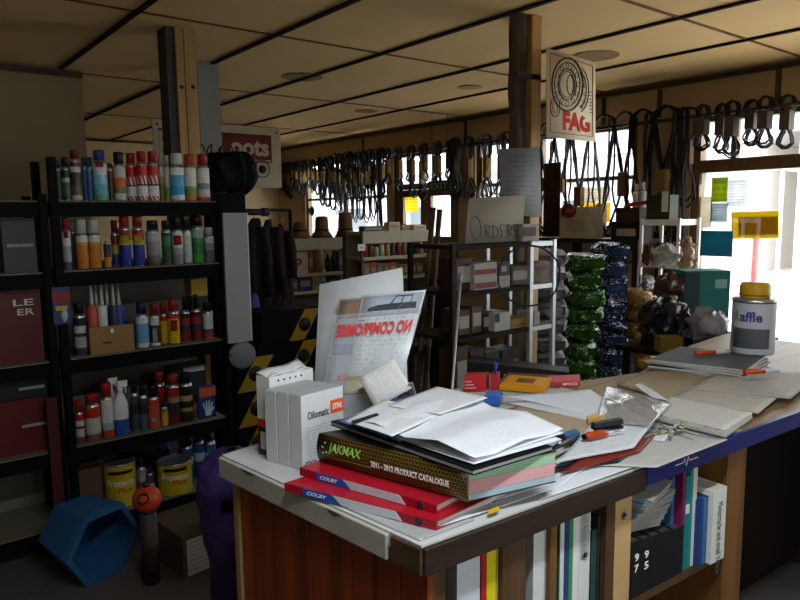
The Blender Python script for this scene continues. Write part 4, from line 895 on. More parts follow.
def coat(px, yy, top, bot, w, c, label, seed, px2=None):
    qt = ony(px, top, yy); zb = ony(px, bot, yy).z; H = qt.z-zb; rnd_ = random.Random(seed); ph = rnd_.uniform(0, 6)
    t = thing('coat', label, 'coat', (qt.x, yy, zb))
    def f(u, v):
        a_ = 2*math.pi*u; sh_ = min(1, .15+1.5*(1-v)) if v > .6 else .75+.25*(.6-v)
        ww = w*(.25+.75*min(1, (1-v)*4))*(1+.12*math.sin(5*a_+ph+3*v)+.06*math.sin(9*a_)) ; dd = w*.45*(.3+.7*min(1, (1-v)*4))*(1+.15*math.sin(6*a_+2*ph))
        return V((qt.x+ww*math.cos(a_), yy+dd*math.sin(a_), zb+H*v-.02*math.sin(4*a_+ph)*(1-v)))
    MB().grid(f, 34, 24).crumple(.03, 7, seed, .015).build('body', mat(c, .85, var=.25, scale=25, bump=.1), t)
    for s in (-1, 1): MB().tube([V((qt.x+s*w*.5, yy-.02, qt.z-H*.08)), V((qt.x+s*w*.72, yy-.05, qt.z-H*.3)), V((qt.x+s*w*.68, yy-.06, qt.z-H*.62))], .04, 10, rs=[.04, .042, .034]).crumple(.012, 14, seed).build('sleeve', mat(c, .85, var=.25, scale=25, bump=.1), t)
    MB().tube([V((qt.x, yy, qt.z-.02)), V((qt.x, yy, qt.z+.03)), V((qt.x+.015, yy, qt.z+.045)), V((qt.x+.03, yy, qt.z+.03))], .004, 6).build('hanger_hook', STEEL, t)
    return t
YC = 5.0
hz = ony(262, 214, YC).z+.03
t = thing('coat_rail', 'dark standing coat rail behind the grey panel', 'coat rail', (ony(262, 300, YC).x, YC, 0)); ra_ = ony(238, 214, YC).x; rb2 = ony(290, 214, YC).x
MB().tube([(ra_, YC, hz), (rb2, YC, hz)], .012, 8).build('bar', BLACK, t)
for xx in (ra_, rb2):
    MB().tube([(xx, YC, 0.03), (xx, YC, hz)], .014, 8).build('post', BLACK, t); MB().box(xx-.02, xx+.02, YC-.25, YC+.25, 0, .03).build('foot', BLACK, t)
coat(254, YC-.04, 217, 345, .10, '#0b0b0d', 'long black coat hanging nearest the grey panel', 3)
coat(268.5, YC, 219, 335, .10, '#110e0b', 'dark brown coat hanging right of the long black coat', 8)
coat(281.5, YC, 224, 310, .085, '#260c0c', 'dark red jacket at right end of the coat rail', 12)
q = ony(254, 306, YC-.22); tag(MB().blob(q-V((0, 0, 0)), (.05, .03, .10), 14, 10, jit=.06).build('glove', mat('#23407e', .6)), 'blue cloth bundle tucked among the hanging coats', 'cloth bundle')
# cartons with yellow diagonal flashes
YB0 = 4.35; wz = .245
def carton(xl, xr, k, label, YB0=YB0):
    a = ony(xl, 350, YB0).x; b = ony(xr, 350, YB0).x; z0 = k*.235+.0005; z1 = z0+.233
    t = thing('battery_carton', label, 'box', ((a+b)/2, YB0, z0), 0, 'black cartons with yellow flashes')
    MB().box(a, b, YB0, YB0+(.3 if YB0 > 4.2 else .11), z0, z1).build('carton', mat('#121214', .65, spec=.08), t)
    w = b-a; u0 = b-w*.38
    for x0_, sx in ((u0, 1),):
        MB().prism([(x0_-.09, YB0-.0003, z0+.004), (x0_-.09+.13, YB0-.0003, z0+.004), (x0_+.18, YB0-.0003, z1-.004), (x0_+.05, YB0-.0003, z1-.004)], (0, -.0012, 0)).build('yellow_flash', mat('#9c7f16', .5, var=.1), t)
        MB().lathe([(.052, 0), (.052, .001), (0, .001)], (x0_+.045, YB0-.0016, (z0+z1)/2), 20, axis=(0, -1, 0)).build('round_emblem', mat('#1c1b18', .5), t)
    return t
carton(262, 322, 3, 'black carton with yellow diagonal flash, topmost of the stack by the counter')
carton(258, 321, 2, 'black carton with yellow diagonal flash, second from top of the stack')
carton(258, 321, 1, 'black carton with yellow diagonal flash, third from top of the stack')
carton(258, 321, 0, 'black carton with yellow diagonal flash, bottom of the stack on the floor')
for k in range(3): carton(236, 256, k, 'narrow black carton with yellow flash left of the main stack, %s from the floor' % ORD[k], 4.05)
# ================================================================ middle of the shop
def plate(name, P, m, th=.002, parent=None, nu=2, nv=2, bump=None):
    """flat upright sheet from corners bl, br, tr, tl; thickness goes away from the camera"""
    a, b, c, d_ = [V(p) for p in P]; n = (b-a).cross(d_-a).normalized()
    if n.dot(CP-a) < 0: n = -n
    def f(u, v):
        p = a*(1-u)*(1-v)+b*u*(1-v)+c*u*v+d_*(1-u)*v
        return p+(n*bump(u, v) if bump else V((0, 0, 0)))
    return MB().slab(f, nu, nv, th, d=-n).build(name, m, parent)
# ---- bearing-maker's sign on the post
eS = (_F*math.cos(math.radians(45.2))+_R*math.sin(math.radians(45.2))).normalized(); nS = V((eS.y, -eS.x, 0))
if nS.dot(-CP+V((0, 0, EYE))-eS) > 0: pass
PS = dep(542, 90, 3.52)
sp = lambda x, y, k=0: onpl(x, y, PS, nS)+((nS if nS.dot(CP-PS) > 0 else -nS)*k)
t = thing('bearing_sign', 'white board with a black bearing drawing and red lettering on the middle post', 'sign', sp(568, 138))
plate('board', [sp(547, 137), sp(595.5, 142), sp(595.5, 62.5), sp(547, 47.8)], mat('#c9bfa2', .6, var=.04), .006, t)
RED = mat('#b81c0c', .7, var=.05, spec=.2); K = .0015
for q0_, q1_ in (((550, 132), (592.5, 136.8)), ((550, 52.6), (592.5, 66)), ((550, 132), (550, 52.6)), ((592.5, 136.8), (592.5, 66))):
    MB().tube([sp(*q0_, K), sp(*q1_, K)], .0022, 4).build('border_line', mat('#b0402c', .6), t)
def ell(cx, cy, rx, ry, r, nm='drawn_ring', n=28): MB().tube([sp(cx+rx*math.cos(6.2832*k/n), cy+ry*math.sin(6.2832*k/n), K) for k in range(n)], r, 4, closed=True).build(nm, INK, t)
for rx, ry, w_ in ((15.5, 26.5, .006), (12.8, 22, .003), (9, 15.5, .004), (7.5, 13, .0026)): ell(567, 84.5, rx, ry, w_)
ell(570, 85, 3.2, 10, .003)
for k in range(12):
    a_ = k*.5236; ell(567+11*math.cos(a_), 84.5+18.8*math.sin(a_), 1.5, 2.4, .0016, 'drawn_ball', 10)
for rx, ry in ((9.5, 22), (7, 17.5)): MB().tube([sp(579+rx*math.cos(-1.35+2.7*k/14), 90+ry*math.sin(-1.35+2.7*k/14), K) for k in range(15)], .0028, 4).build('drawn_ring', INK, t)
for k in range(6):
    a_ = -1.1+k*.44; ell(578+7*math.cos(a_), 90+19*math.sin(a_), 1.3, 2, .0015, 'drawn_ball', 8)
ell(555, 107, 4.6, 10, .003); ell(555, 107, 2.6, 6, .002)
for k in range(7): MB().tube([sp(589.3, 92+k*3.4, K), sp(591.6, 92.6+k*3.4, K)], .002, 4).build('drawn_tick', INK, t)
o_ = sp(562.5, 130, .001); text('FAG', o_, sp(590, 133)-o_, sp(562.5, 110.5)-o_, (sp(590, 133)-o_).length, (sp(562.5, 110.5)-o_).length, RED, 'lettering', t, .06)
for xx in (553, 584): MB().lathe([(.004, 0), (.004, .002), (0, .003)], sp(xx, 138.5 if xx < 570 else 140.5), 8, axis=nS if nS.dot(CP-PS) > 0 else -nS).build('rivet', STEEL, t)
m = V((ony(541, 100, YP).x, YP+.03, 0)); zz = sp(542, 60).z
MB().box(m.x-.002, sp(541, 60).x+.04, YP+.0, YP+.03, sp(541, 66).z-.015, sp(541, 66).z+.015).build('bracket', mat('#4a4138', .6), t)
# ---- notice on the post, white paper greyed to carry its shade
YN = YP-.02
t = tag(plate('notice', [ony(502, 215, YN), ony(541.5, 217, YN), ony(540, 147, YN), ony(499, 149, YN)], printed('#5c6065', '#393c41', 14, 5, .5, .16, .1), .003), 'white printed notice on the bark post, shade put into its grey tone', 'notice')
# ---- steel rack with the orders sign
YK = 2.23; RX0 = ony(453, 250, YK).x; RX1 = ony(531, 250, YK).x; RX2 = ony(554, 250, YK).x
RZ = [ony(500, 243.5, YK).z, ony(500, 288.5, YK).z, ony(500, 332, YK).z, .72, .40, .08]
r = thing('storage_rack', 'dark metal rack with bright end frame standing behind the counter', 'rack', ((RX0+RX2)/2, YK+.16, 0))
GALV = mat('#a4a8ac', .4, .6)
for z in RZ: MB().box(RX0+.012, RX1-.012, YK, YK+.3, z-.02, z).build('shelf_board', mat('#191512', .7, spec=.08), r)
for z in RZ: MB().box(RX1+.012, RX2-.012, YK-.004, YK+.3, z-.022, z).build('shelf_board', GALV, r)
for x, m_ in ((RX0, mat('#171513', .6, spec=.1)), (RX1, GALV), (RX2, GALV)):
    for y in (YK-.008, YK+.29): MB().box(x-.011, x+.011, y, y+.02, 0, RZ[0]+.008).build('upright', m_, r)
YO = YK+.10
t = thing('orders_sign', 'hand-lettered cardboard orders sign standing on the dark rack', 'sign', ony(495, 243.5, YO))
P = [ony(465, 243.6, YO), ony(521.5, 243.4, YO), ony(525.5, 195, YO+.03), ony(469, 198.5, YO+.03)]
for k in (0, 1): P[k].z = RZ[0]+.001
plate('card', P, mat('#827e72', .8, var=.06), .004, t)
def op(px, py): return ony(px, py, YO-.004)
def oline(pts, w=.0022): MB().tube([op(*p)+V((0, -.001+.03*(243-p[1])/48, 0)) for p in pts], w, 4).build('lettering', mat('#55534e', .7), t)
def arc(cx, cy, rx, ry, a0, a1, n=14): return [(cx+rx*math.cos(a0+(a1-a0)*k/n), cy-ry*math.sin(a0+(a1-a0)*k/n)) for k in range(n+1)]
oline(arc(477, 227.5, 5.2, 11.5, 0, 6.283, 22))
oline([(486.5, 238), (486.5, 225)]); oline([(486.5, 225)]+arc(487, 228, 4.2, 3.2, 1.57, -1.57)+[(487, 231.5), (491, 238)])
oline([(494, 238), (494, 225.5)]); oline(arc(494, 231.7, 5.2, 6.2, 1.57, -1.57))
oline([(507, 237), (502, 237.2), (502, 225), (507, 224.7)]); oline([(502, 231), (506, 230.8)])
oline([(509, 237), (509, 224.5)]); oline([(509, 224.5)]+arc(509.3, 227.6, 3.6, 3.1, 1.57, -1.57)+[(509.3, 230.8), (513, 236.5)])
oline(arc(517, 227.3, 2.6, 2.8, .6, 4.5)+arc(516.8, 233, 2.8, 2.9, 1.5, -2.4))
# boxes on the rack
def rbox(x0, x1, y0, lv, c, label, yo=.02, d=.12, lab=None, lc='#b9b4aa', nm='carton', z=None):
    z = RZ[lv]+.0006 if z is None else z; a = ony(x0, 260, YK+yo); b = ony(x1, 260, YK+yo); zt = ony((x0+x1)/2, y0, YK+yo).z
    dk_ = lambda h_: '#'+''.join('%02x' % int(int(h_[i_:i_+2], 16)*.72) for i_ in (1, 3, 5)); c = dk_(c); lc = dk_(lc); t = thing(nm, label, 'box', ((a.x+b.x)/2, YK+yo, z)); MB().box(a.x, b.x, YK+yo, YK+yo+d, z, zt).build('box', mat(c, .6, var=.1), t)  # goods' colours darkened to stand for shade, offsetting the counter lamp
    w = b.x-a.x; h = zt-z
    f0, f1, g0, g1 = lab or (.1, .9, .25, .75)
    MB().box(a.x+w*f0, a.x+w*f1, YK+yo-.0016, YK+yo-.0003, z+h*g0, z+h*g1).build('printed_label', mat(lc, .6, var=.2, scale=50), t); return zt
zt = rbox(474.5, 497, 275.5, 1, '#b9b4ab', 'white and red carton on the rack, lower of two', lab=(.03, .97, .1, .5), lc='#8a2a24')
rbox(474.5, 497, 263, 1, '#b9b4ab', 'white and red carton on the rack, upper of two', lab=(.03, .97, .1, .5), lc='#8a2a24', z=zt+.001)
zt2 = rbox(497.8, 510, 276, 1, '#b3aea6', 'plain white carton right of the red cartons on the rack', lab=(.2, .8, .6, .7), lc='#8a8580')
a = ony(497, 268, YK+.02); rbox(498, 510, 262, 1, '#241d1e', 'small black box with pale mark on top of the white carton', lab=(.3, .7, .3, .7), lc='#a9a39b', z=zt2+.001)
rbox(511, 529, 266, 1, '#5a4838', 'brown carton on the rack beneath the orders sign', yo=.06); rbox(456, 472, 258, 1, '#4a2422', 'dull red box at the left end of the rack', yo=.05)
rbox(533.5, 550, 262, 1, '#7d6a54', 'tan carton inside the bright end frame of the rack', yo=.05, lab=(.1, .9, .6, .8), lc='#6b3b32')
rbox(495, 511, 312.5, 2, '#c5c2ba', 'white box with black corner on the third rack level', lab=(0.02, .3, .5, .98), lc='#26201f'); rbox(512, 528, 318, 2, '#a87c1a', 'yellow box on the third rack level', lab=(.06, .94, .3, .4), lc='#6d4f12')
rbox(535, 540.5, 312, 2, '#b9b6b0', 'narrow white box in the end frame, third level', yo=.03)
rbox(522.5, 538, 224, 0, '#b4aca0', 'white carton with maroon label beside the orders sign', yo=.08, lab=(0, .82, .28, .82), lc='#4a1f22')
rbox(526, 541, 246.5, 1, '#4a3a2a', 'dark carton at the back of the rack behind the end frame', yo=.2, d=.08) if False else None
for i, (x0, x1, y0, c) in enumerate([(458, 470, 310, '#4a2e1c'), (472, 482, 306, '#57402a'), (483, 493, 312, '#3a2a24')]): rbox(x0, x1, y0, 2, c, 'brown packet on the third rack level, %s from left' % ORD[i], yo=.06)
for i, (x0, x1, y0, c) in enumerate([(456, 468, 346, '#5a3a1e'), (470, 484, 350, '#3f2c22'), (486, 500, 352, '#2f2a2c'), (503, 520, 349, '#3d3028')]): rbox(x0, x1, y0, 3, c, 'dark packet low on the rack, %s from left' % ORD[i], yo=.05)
# black cable hoop hanging on the end frame
c = dep(529, 276, 3.02); hr = 31*3.02/680; cs = c
t = thing('cable_hoop', 'black cable hoop hanging on the bright rack frame', 'cable', (c.x, c.y, c.z))
e1 = V((CX.x, CX.y, 0)).normalized(); MB().tube([c+e1*(hr*math.cos(.2618*k)*(1+.02*math.sin(k)))+V((0, 0, hr*.98*math.sin(.2618*k))) for k in range(24)], .0045, 6, closed=True).build('cable', RUB, t)
MB().tube([c+V((0, 0, hr))+e1*.005, V((RX1, YK-.01, c.z+hr+.004)), V((RX1, YK, c.z+hr+.004))], .003, 5).build('tie', RUB, t)
# tool handles, bucket and leaning rod left of the rack
for i, (x0, y0, x1, y1) in enumerate([(433, 210, 425, 300), (439.5, 212, 433, 292)]):
    a = dep(x0, y0, 3.72); b = dep(x1, y1, 3.71); d_ = (b-a).normalized(); fl = a+d_*((a.z-.02)/-d_.z)
    t = thing('tool_handle', 'long wooden tool handle leaning behind the leaflet stand, %s one' % ('left' if i == 0 else 'right'), 'tool', fl)
    MB().tube([fl+V((0, 0, .02)), a*.5+fl*.5, a], .015, 10).build('shaft', wood('#5a4630', '#3a2c1e', 3, 2), t); MB().tube([a-d_*.0, a-d_*.012], .016, 10).build('end_cap', mat('#2a2622', .5), t); MB().tube([fl+V((0, 0, .0)), fl+V((0, 0, .2))-d_*.0+V(((a-fl).x*.1, (a-fl).y*.1, 0))], .02, 8).build('ferrule', mat('#2e2e30', .4, .5), t)
q = dep(447, 300, 3.95)
zt = dep(443, 273, 3.95).z
t = thing('bucket', 'black bucket with a pale rim behind the leaflet stand', 'bucket', (q.x, q.y, 0)); MB().lathe([(.07, .0), (.105, zt-.02), (.112, zt-.01), (.112, zt), (.10, zt), (.07, .02), (0, .02)], (q.x-.02, q.y, 0), 24).build('pail', mat('#141416', .5), t)
MB().tube([V((q.x-.02+.114*math.cos(k*.2618), q.y+.114*math.sin(k*.2618), zt-.012)) for k in range(24)], .004, 5, closed=True).build('rim', mat('#8f9090', .4), t)
MB().tube([V((q.x-.02+.114*math.cos(k*.31416), q.y-.03-.02*math.sin(k*.31416), zt-.02-.07*math.sin(k*.31416))) for k in range(11)], .003, 5).build('handle', STEEL, t)
a = dep(460, 283, 2.75); b = dep(452, 388, 2.65); d_ = (b-a).normalized(); fl = a+d_*((a.z-.004)/-d_.z)
t = thing('steel_rod', 'thin bright steel rod leaning against the left end of the dark rack', 'rod', fl); MB().tube([fl+V((0, 0, .004)), (a+fl)/2, a], .006, 8).build('rod', STEEL, t); MB().tube([a, a+V((0, 0, .01))-d_*.03], .008, 8).build('tip', mat('#7f8488', .4, .6), t)
# ---- stacked feed and fertiliser bags
def bagstack(x0, x1, D, ytop, hpx, c, adj, nm, seed, shear=0, n=None, cat='bag', topbig=0, rough=.22, dep_=.24, stripe=None, wob=.03):
    rnd = random.Random(seed); hz = hpx*D/680; top = dep((x0+x1)/2, ytop, D); N = n or max(1, round(top.z/hz)); hz = top.z/N
    w = (x1-x0)*D/680/2
    e = V((CX.x, CX.y, 0)).normalized(); fwd = V((FW.x, FW.y, 0)).normalized()
    rz = math.atan2(e.y, e.x); m = mat(c, .75, var=.35, scale=26, bump=.4) if rough > .5 else glint_foil(c, {'#285212': .62, '#18234c': .58, '#a8741a': .60}[c]); m2 = mat(stripe, rough, var=.5, scale=22, bump=.35) if stripe else m
    for k in range(N):
        z0 = hz*(N-1-k); sh = shear*k + rnd.uniform(-wob, wob)*w*2
        base = V((top.x, top.y, 0))+e*sh+fwd*dep_*.5
        t = thing(nm, '%s, %s from stack top' % (adj, ORD[k]), cat, (base.x, base.y, z0), rz, adj.split(' bag')[0]+' bags in a stack')
        bm = MB(); bm.blob((0, 0, 0), (w*rnd.uniform(.97, 1.08), dep_, hz*.56), 44, 18, jit=.05, pw=.62, seed=seed*31+k); bm.crumple(.04, 9, seed*31+k, .02)
        inv = XF[t.name]
        for v in bm.v:
            v.z += hz*.5+.004*math.sin(40*v.x)*math.sin(37*v.y); v.z = min(max(v.z, .0008+.006*math.sin(31*v.x+k)**2), hz*1.0-.0008)
        bm.v = [inv @ v for v in bm.v]; bm.build('sack', m, t)
        if stripe:
            st = MB(); st.slab(lambda u, v_: inv @ V((-w*.72+1.44*w*u, -dep_*1.005-.002-.006*math.sin(3*u+k), hz*(.28+.46*v_))), 6, 2, .003, d=(0, 0, 0)); st.build('printed_panel', m2, t)
        ed = MB()
        for s_ in (-1, 1): ed.slab(lambda u, v_: inv @ V((s_*w*(1.0+.05*v_), -dep_*.8+1.6*dep_*u, hz*(.47+.05*math.sin(9*u+k)))), 6, 1, .003, d=(0, 0, 1))
        ed.build('seam', m, t)
bagstack(528, 567, 4.30, 250, 17, '#77787a', 'grey feed bag behind rack end frame', 'feed_bag', 1, rough=.75, stripe='#6f7174')
bagstack(571, 604, 4.72, 254, 17.5, '#285212', 'shiny green feed bag beside blue stack', 'feed_bag', 2, shear=-.008, stripe='#35651a')
bagstack(601.5, 627, 4.92, 243, 17, '#18234c', 'shiny blue feed bag between green and gold', 'feed_bag', 3, stripe='#34436f')
bagstack(630, 652, 4.98, 291, 15.5, '#a8741a', 'shiny gold feed bag right of blue stack', 'feed_bag', 4, shear=.004, stripe='#b58a3a')
# ---- dark shelf along the right window with odds and ends
XB = 4.86; b0 = onx(560, 240, XB); b1 = onx(640, 240, XB); zB = 1.40
r = thing('window_bench', 'dark high bench under the right window behind the bag stacks', 'bench', (XB+.2, (b0.y+b1.y)/2, 0))
MB().box(XB, XB+.42, b1.y+.02, b0.y+.42, zB-.04, zB).build('top', mat('#2b211a', .6), r)
for y in (b1.y+.03, b0.y+.09):
    for x in (XB+.02, XB+.36): MB().box(x, x+.05, y, y+.05, 0, zB-.04).build('leg', mat('#2b211a', .6), r)
MB().box(XB+.02, XB+.4, b1.y+.08, b0.y+.09, .5, .53).build('lower_shelf', mat('#2b211a', .6), r)
def bx2(x0, x1, y0, c, label, xo=.03, d=.16, nm='carton', cat='box', z=None, y1=238, lab=None):
    X = XB+xo; a = onx(x0, (y0+y1)/2, X); b = onx(x1, (y0+y1)/2, X); z = zB+.0006 if z is None else z; zt = onx((x0+x1)/2, y0, X).z
    t = thing(nm, label, cat, (X, (a.y+b.y)/2, z)); MB().box(X, X+d, b.y, a.y, z, zt).build('box', mat(c, .6, var=.15), t)
    MB().box(X-.0016, X-.0003, b.y+(a.y-b.y)*.15, b.y+(a.y-b.y)*.8, z+(zt-z)*.2, z+(zt-z)*.6).build('printed_label', mat(lab or '#6a6258', .6, var=.3, scale=40), t); return zt
bx2(560, 589, 207, '#b7a98f', 'open cream carton on the bench below the right window', d=.2, lab='#a4967c')
q = onx(570, 211, XB-.005); t = thing('wire_reel', 'dark red reel hung in front of the cream carton', 'reel', q)
MB().lathe([(.058, 0), (.06, .006), (.03, .008), (.03, .05), (.06, .052), (.058, .058), (0, .058)], q, 24, axis=(-1, -.3, .1)).build('spool', mat('#6a1d18', .5, var=.2), t); MB().lathe([(.022, 0), (.022, .004), (0, .004)], q+V((-1, -.3, .1)).normalized()*.059, 14, axis=(-1, -.3, .1)).build('hub', mat('#8f4a3c', .5), t)
q = onx(589, 236, XB+.14); q.z = zB+.001; t = thing('plastic_bag', 'crumpled clear bag of fittings right of the dark red reel', 'bag', q); MB().blob(q+V((0, 0, .09)), (.05, .07, .088), 16, 10, jit=.14, pw=.8, seed=4).build('bag', film('#c9c6c0', .6), t); MB().blob(q+V((0, 0, .05)), (.03, .045, .045), 10, 6, jit=.2, seed=5).build('contents', mat('#3a3028', .6), t)
q = onx(580, 225, XB-.02); tag(MB().tube([q+V((0, .05, .02)), q+V((-.02, 0, -.01)), q+V((-.01, -.08, -.04))], .03, 10, rs=[.03, .034, .022]).build('torch', mat('#1c1c1e', .4)), 'black torch lying across the front of the cream carton', 'torch') if False else None
a = onx(543, 238, XB+.3); b = onx(559, 238, XB+.3); zt = onx(551, 163, XB+.3).z
t = thing('hardboard_panel', 'tall dark brown board standing left of the right window behind the post', 'board', (XB+.3, (a.y+b.y)/2, zB)); MB().box(XB+.3, XB+.312, b.y, a.y, zB+.0006, zt).build('board', mat('#3a2416', .8), t); MB().box(XB+.294, XB+.2995, b.y, a.y, zt-.03, zt).build('edge_batten', mat('#2a1a10', .8), t)
# slotted black crate and the boxes above it
X = XB-.02; a = onx(610.5, 240, X); b = onx(640, 240, X); zc0 = onx(625, 245, X).z; zc1 = onx(625, 221.5, X).z
zz = bx2(611, 640, 221.5, '#1d1916', 'black slotted crate at the right end of the bench', xo=-.0, d=.2, nm='crate', lab='#a39684')
zt = bx2(615.5, 639, 207.5, '#3c2218', 'dark maroon carton on top of the black crate', xo=.01, d=.17, z=zz+.001, lab='#4a2c20')
q = onx(640, 204, XB+.06); q.z = zt+.002
t = thing('trowel', 'red plastic trough lying across the maroon carton', 'trough', q); MB().prism([onx(624, 206.5, XB+.01), onx(654, 203, XB+.01), onx(655, 199.5, XB+.01), onx(628, 203, XB+.01)], (.1, 0, 0)).build('body', mat('#b5331c', .4), t)
t.name = 'trough'
for v in t.children[0].data.vertices: v.co.z += max(0, 0)
# ---- white shelf unit by the entry
XS2 = 4.80; w0 = onx(641.5, 222, XS2).y; w1 = onx(679, 220, XS2).y; ZS2 = [onx(660, 219.5, XS2).z, onx(662, 262.5, XS2).z, .95, .5, .1]
r = thing('display_shelf', 'white metal shelf unit beside the entry with bags on it', 'shelf', (XS2+.15, (w0+w1)/2, 0)); WM = mat('#e2e0da', .5, var=.04)
for z in ZS2: MB().box(XS2, XS2+.3, w1+.012, w0-.012, z-.045, z).build('shelf_board', WM, r)
for y in (w0, w1):
    for x in (XS2-.005, XS2+.285): MB().box(x, x+.02, y-.011, y+.011, 0, ZS2[0]+.01).build('upright', WM, r)
def sbx(x0, x1, y0, lv, c, label, xo=.02, d=.12, lab=None, nm='carton', cat='box'):
    X = XS2+xo; a = onx(x0, 240, X); b = onx(x1, 240, X); z = ZS2[lv]+.0006; zt = onx((x0+x1)/2, y0, X).z
    t = thing(nm, label, cat, (X, (a.y+b.y)/2, z)); MB().box(X, X+d, b.y, a.y, z, zt).build('box', mat(c, .6, var=.15), t)
    if lab: MB().box(X-.0016, X-.0003, *sorted((onx(lab[0], 210, X).y, onx(lab[1], 210, X).y)), onx((x0+x1)/2, lab[3], X).z, onx((x0+x1)/2, lab[2], X).z).build('card', mat('#d9d8d2', .6), t)
sbx(645.5, 668.5, 195, 0, '#33381f', 'dark green box with a white card on top of the white shelf', lab=(661.5, 668, 191.5, 212))
sbx(658, 676, 243, 1, '#4a1a18', 'dark red box on the second level of the white shelf', xo=.12)
for i, (px, top, c) in enumerate([(636, 184, '#c7cdd0'), (641.5, 182, '#3a3d40')]):
    q = onx(px, 220, XB+.24); q.z = zB+.0006; hh = onx(px, top, q.x).z-q.z
    if i == 1: c = '#b9bfc4'
    can(q.x, q.y, q.z, .033, hh, [(.6, '#2c2c30'), (1, c)], '#d4d8da', .14, 'slim bottle with pale top behind the maroon carton, %s of two' % ('left' if i == 0 else 'right'), capr=.6, name='bottle', cat='bottle')
def pbag(px, py, D, rx, rz_, c, label, seed, jit=.12, al=.75, ry=None, zb=None, inner=None, op_=False):
    q = dep(px, py, D); t = thing('plastic_bag', label, 'bag', (q.x, q.y, q.z-rz_))
    MB().blob(q, (rx, ry or rx, rz_), 36, 22, jit=jit, pw=.85, seed=seed).crumple(rz_*.42, 16, seed, rz_*.2).build('bag', mat(c, .3, var=.4, scale=16, bump=.4) if op_ else film(c, al, .2), t)
    if inner: MB().blob(q-V((0, 0, rz_*.25)), (rx*.7, (ry or rx)*.7, rz_*.6), 14, 8, jit=.15, seed=seed+1).build('contents', mat(inner, .7, var=.4, scale=20), t)
    MB().tube([q+V((0, 0, rz_*.7)), q+V((.008, 0, rz_*.98)), q+V((.022, .01, rz_*1.06))], .01, 9, rs=[.035, .010, .018]).crumple(.012, 40, seed).build('tied_neck', film(c, .8, .2), t); return t
# ---- low side table behind the counter with bags, jug and boxes
zT = .86
T = [onz(640, 385, zT), onz(800, 368, zT), onz(800, 338, zT), onz(655, 342, zT)]
tx0, tx1, ty0, ty1 = 3.39, 4.3, 1.75, 2.27
r = thing('side_table', 'dark low table between the counter and the entry', 'table', ((tx0+tx1)/2, (ty0+ty1)/2, 0)); MB().box(tx0, tx1, ty0, ty1, zT-.03, zT).build('top', mat('#17120f', .7, spec=.1), r)
for x in (tx0+.03, tx1-.08):
    for y in (ty0+.03, ty1-.08): MB().box(x, x+.05, y, y+.05, 0, zT-.03).build('leg', mat('#17120f', .7, spec=.1), r)
def onT(px, D): q = dep(px, 300, D); q.z = zT+.0006; return q
def tq(px, top, D): return onT(px, D), dep(px, top, D).z-zT
# white jug
q, h = tq(673.5, 296, 4.0)
t = thing('jug', 'white plastic jug with narrow neck on the side table', 'jug', q)
MB().lathe([(.058, 0), (.062, .01), (.062, h*.62), (.045, h*.76), (.02, h*.84), (.018, h*.93), (0, h*.93)], q, 20, sy=.8).build('bottle', mat('#a9a69e', .4), t); MB().lathe([(.021, 0), (.021, .022), (0, .024)], q+V((0, 0, h*.92)), 14).build('cap', mat('#8a857c', .5), t); MB().tube([q+V((.02, -.02, h*.86)), q+V((.06, -.045, h*.8)), q+V((.058, -.04, h*.62))], .008, 6).build('handle', mat('#a9a69e', .4), t)
# teal box
q, h = tq(708, 271, 4.15); e = V((CX.x, CX.y, 0)).normalized(); fw2 = V((-e.y, e.x, 0)); wT = 46*4.15/680
t = thing('carton', 'teal green carton under the teal sheet, on the side table', 'box', q); MB().obox(q+V((0, 0, h/2))+fw2*.12, e*wT, fw2*.2, V((0, 0, h))).build('box', mat('#1f6a66', .55, var=.15), t)
MB().obox(q+V((0, 0, h/2))+fw2*.019-e*wT*.33, e*wT*.33, fw2*.0015, V((0, 0, h*.96))).build('dark_panel', mat('#1c3a3a', .6), t); MB().obox(q+V((0, 0, h*.8))+fw2*.0188+e*wT*.3, e*wT*.25, fw2*.0015, V((0, 0, h*.14))).build('pale_print', mat('#7fb0aa', .6, var=.3, scale=40), t)
t = pbag(708, 327, 3.74, .105, .088, '#74727a', 'grey and white domed bag in front of the teal carton', 11, jit=.05, op_=True); 
pbag(671, 287, 4.2, .085, .075, '#3a2422', 'dark red bag behind the white jug', 12, op_=True, jit=.16)
pbag(659, 322, 3.95, .10, .13, '#1d1b1c', 'black plastic sack left of the white jug', 13, op_=True, jit=.09)
pbag(686, 330, 3.85, .055, .10, '#232022', 'black plastic sack between the jug and the domed bag', 17, op_=True, jit=.09)
q, h = tq(670, 337, 3.70); tag(MB().obox(q+V((0, 0, max(h, .03)/2)), e*.12, fw2*.1, V((0, 0, max(h, .03)))).build('carton', mat('#6f5c12', .6)), 'dull yellow carton in front of the white jug', 'box')
pbag(665, 255, 5.05, .095, .075, '#a9a8a6', 'clear grey plastic bag on the second level of the white shelf', 14, al=.7, inner='#5d564e', jit=.14)
pbag(688, 254, 5.0, .05, .11, '#a8927a', 'crumpled brown and white bag hanging at the entry frame', 15, op_=True, jit=.18)
pbag(649, 258, 5.1, .04, .07, '#5a3a20', 'brown packet at the left side of the white shelf', 16, op_=True, jit=.08)
pbag(646, 283, 4.9, .05, .05, '#7a7470', 'clear bag standing above the gold stack', 19, al=.6, inner='#4a4440')
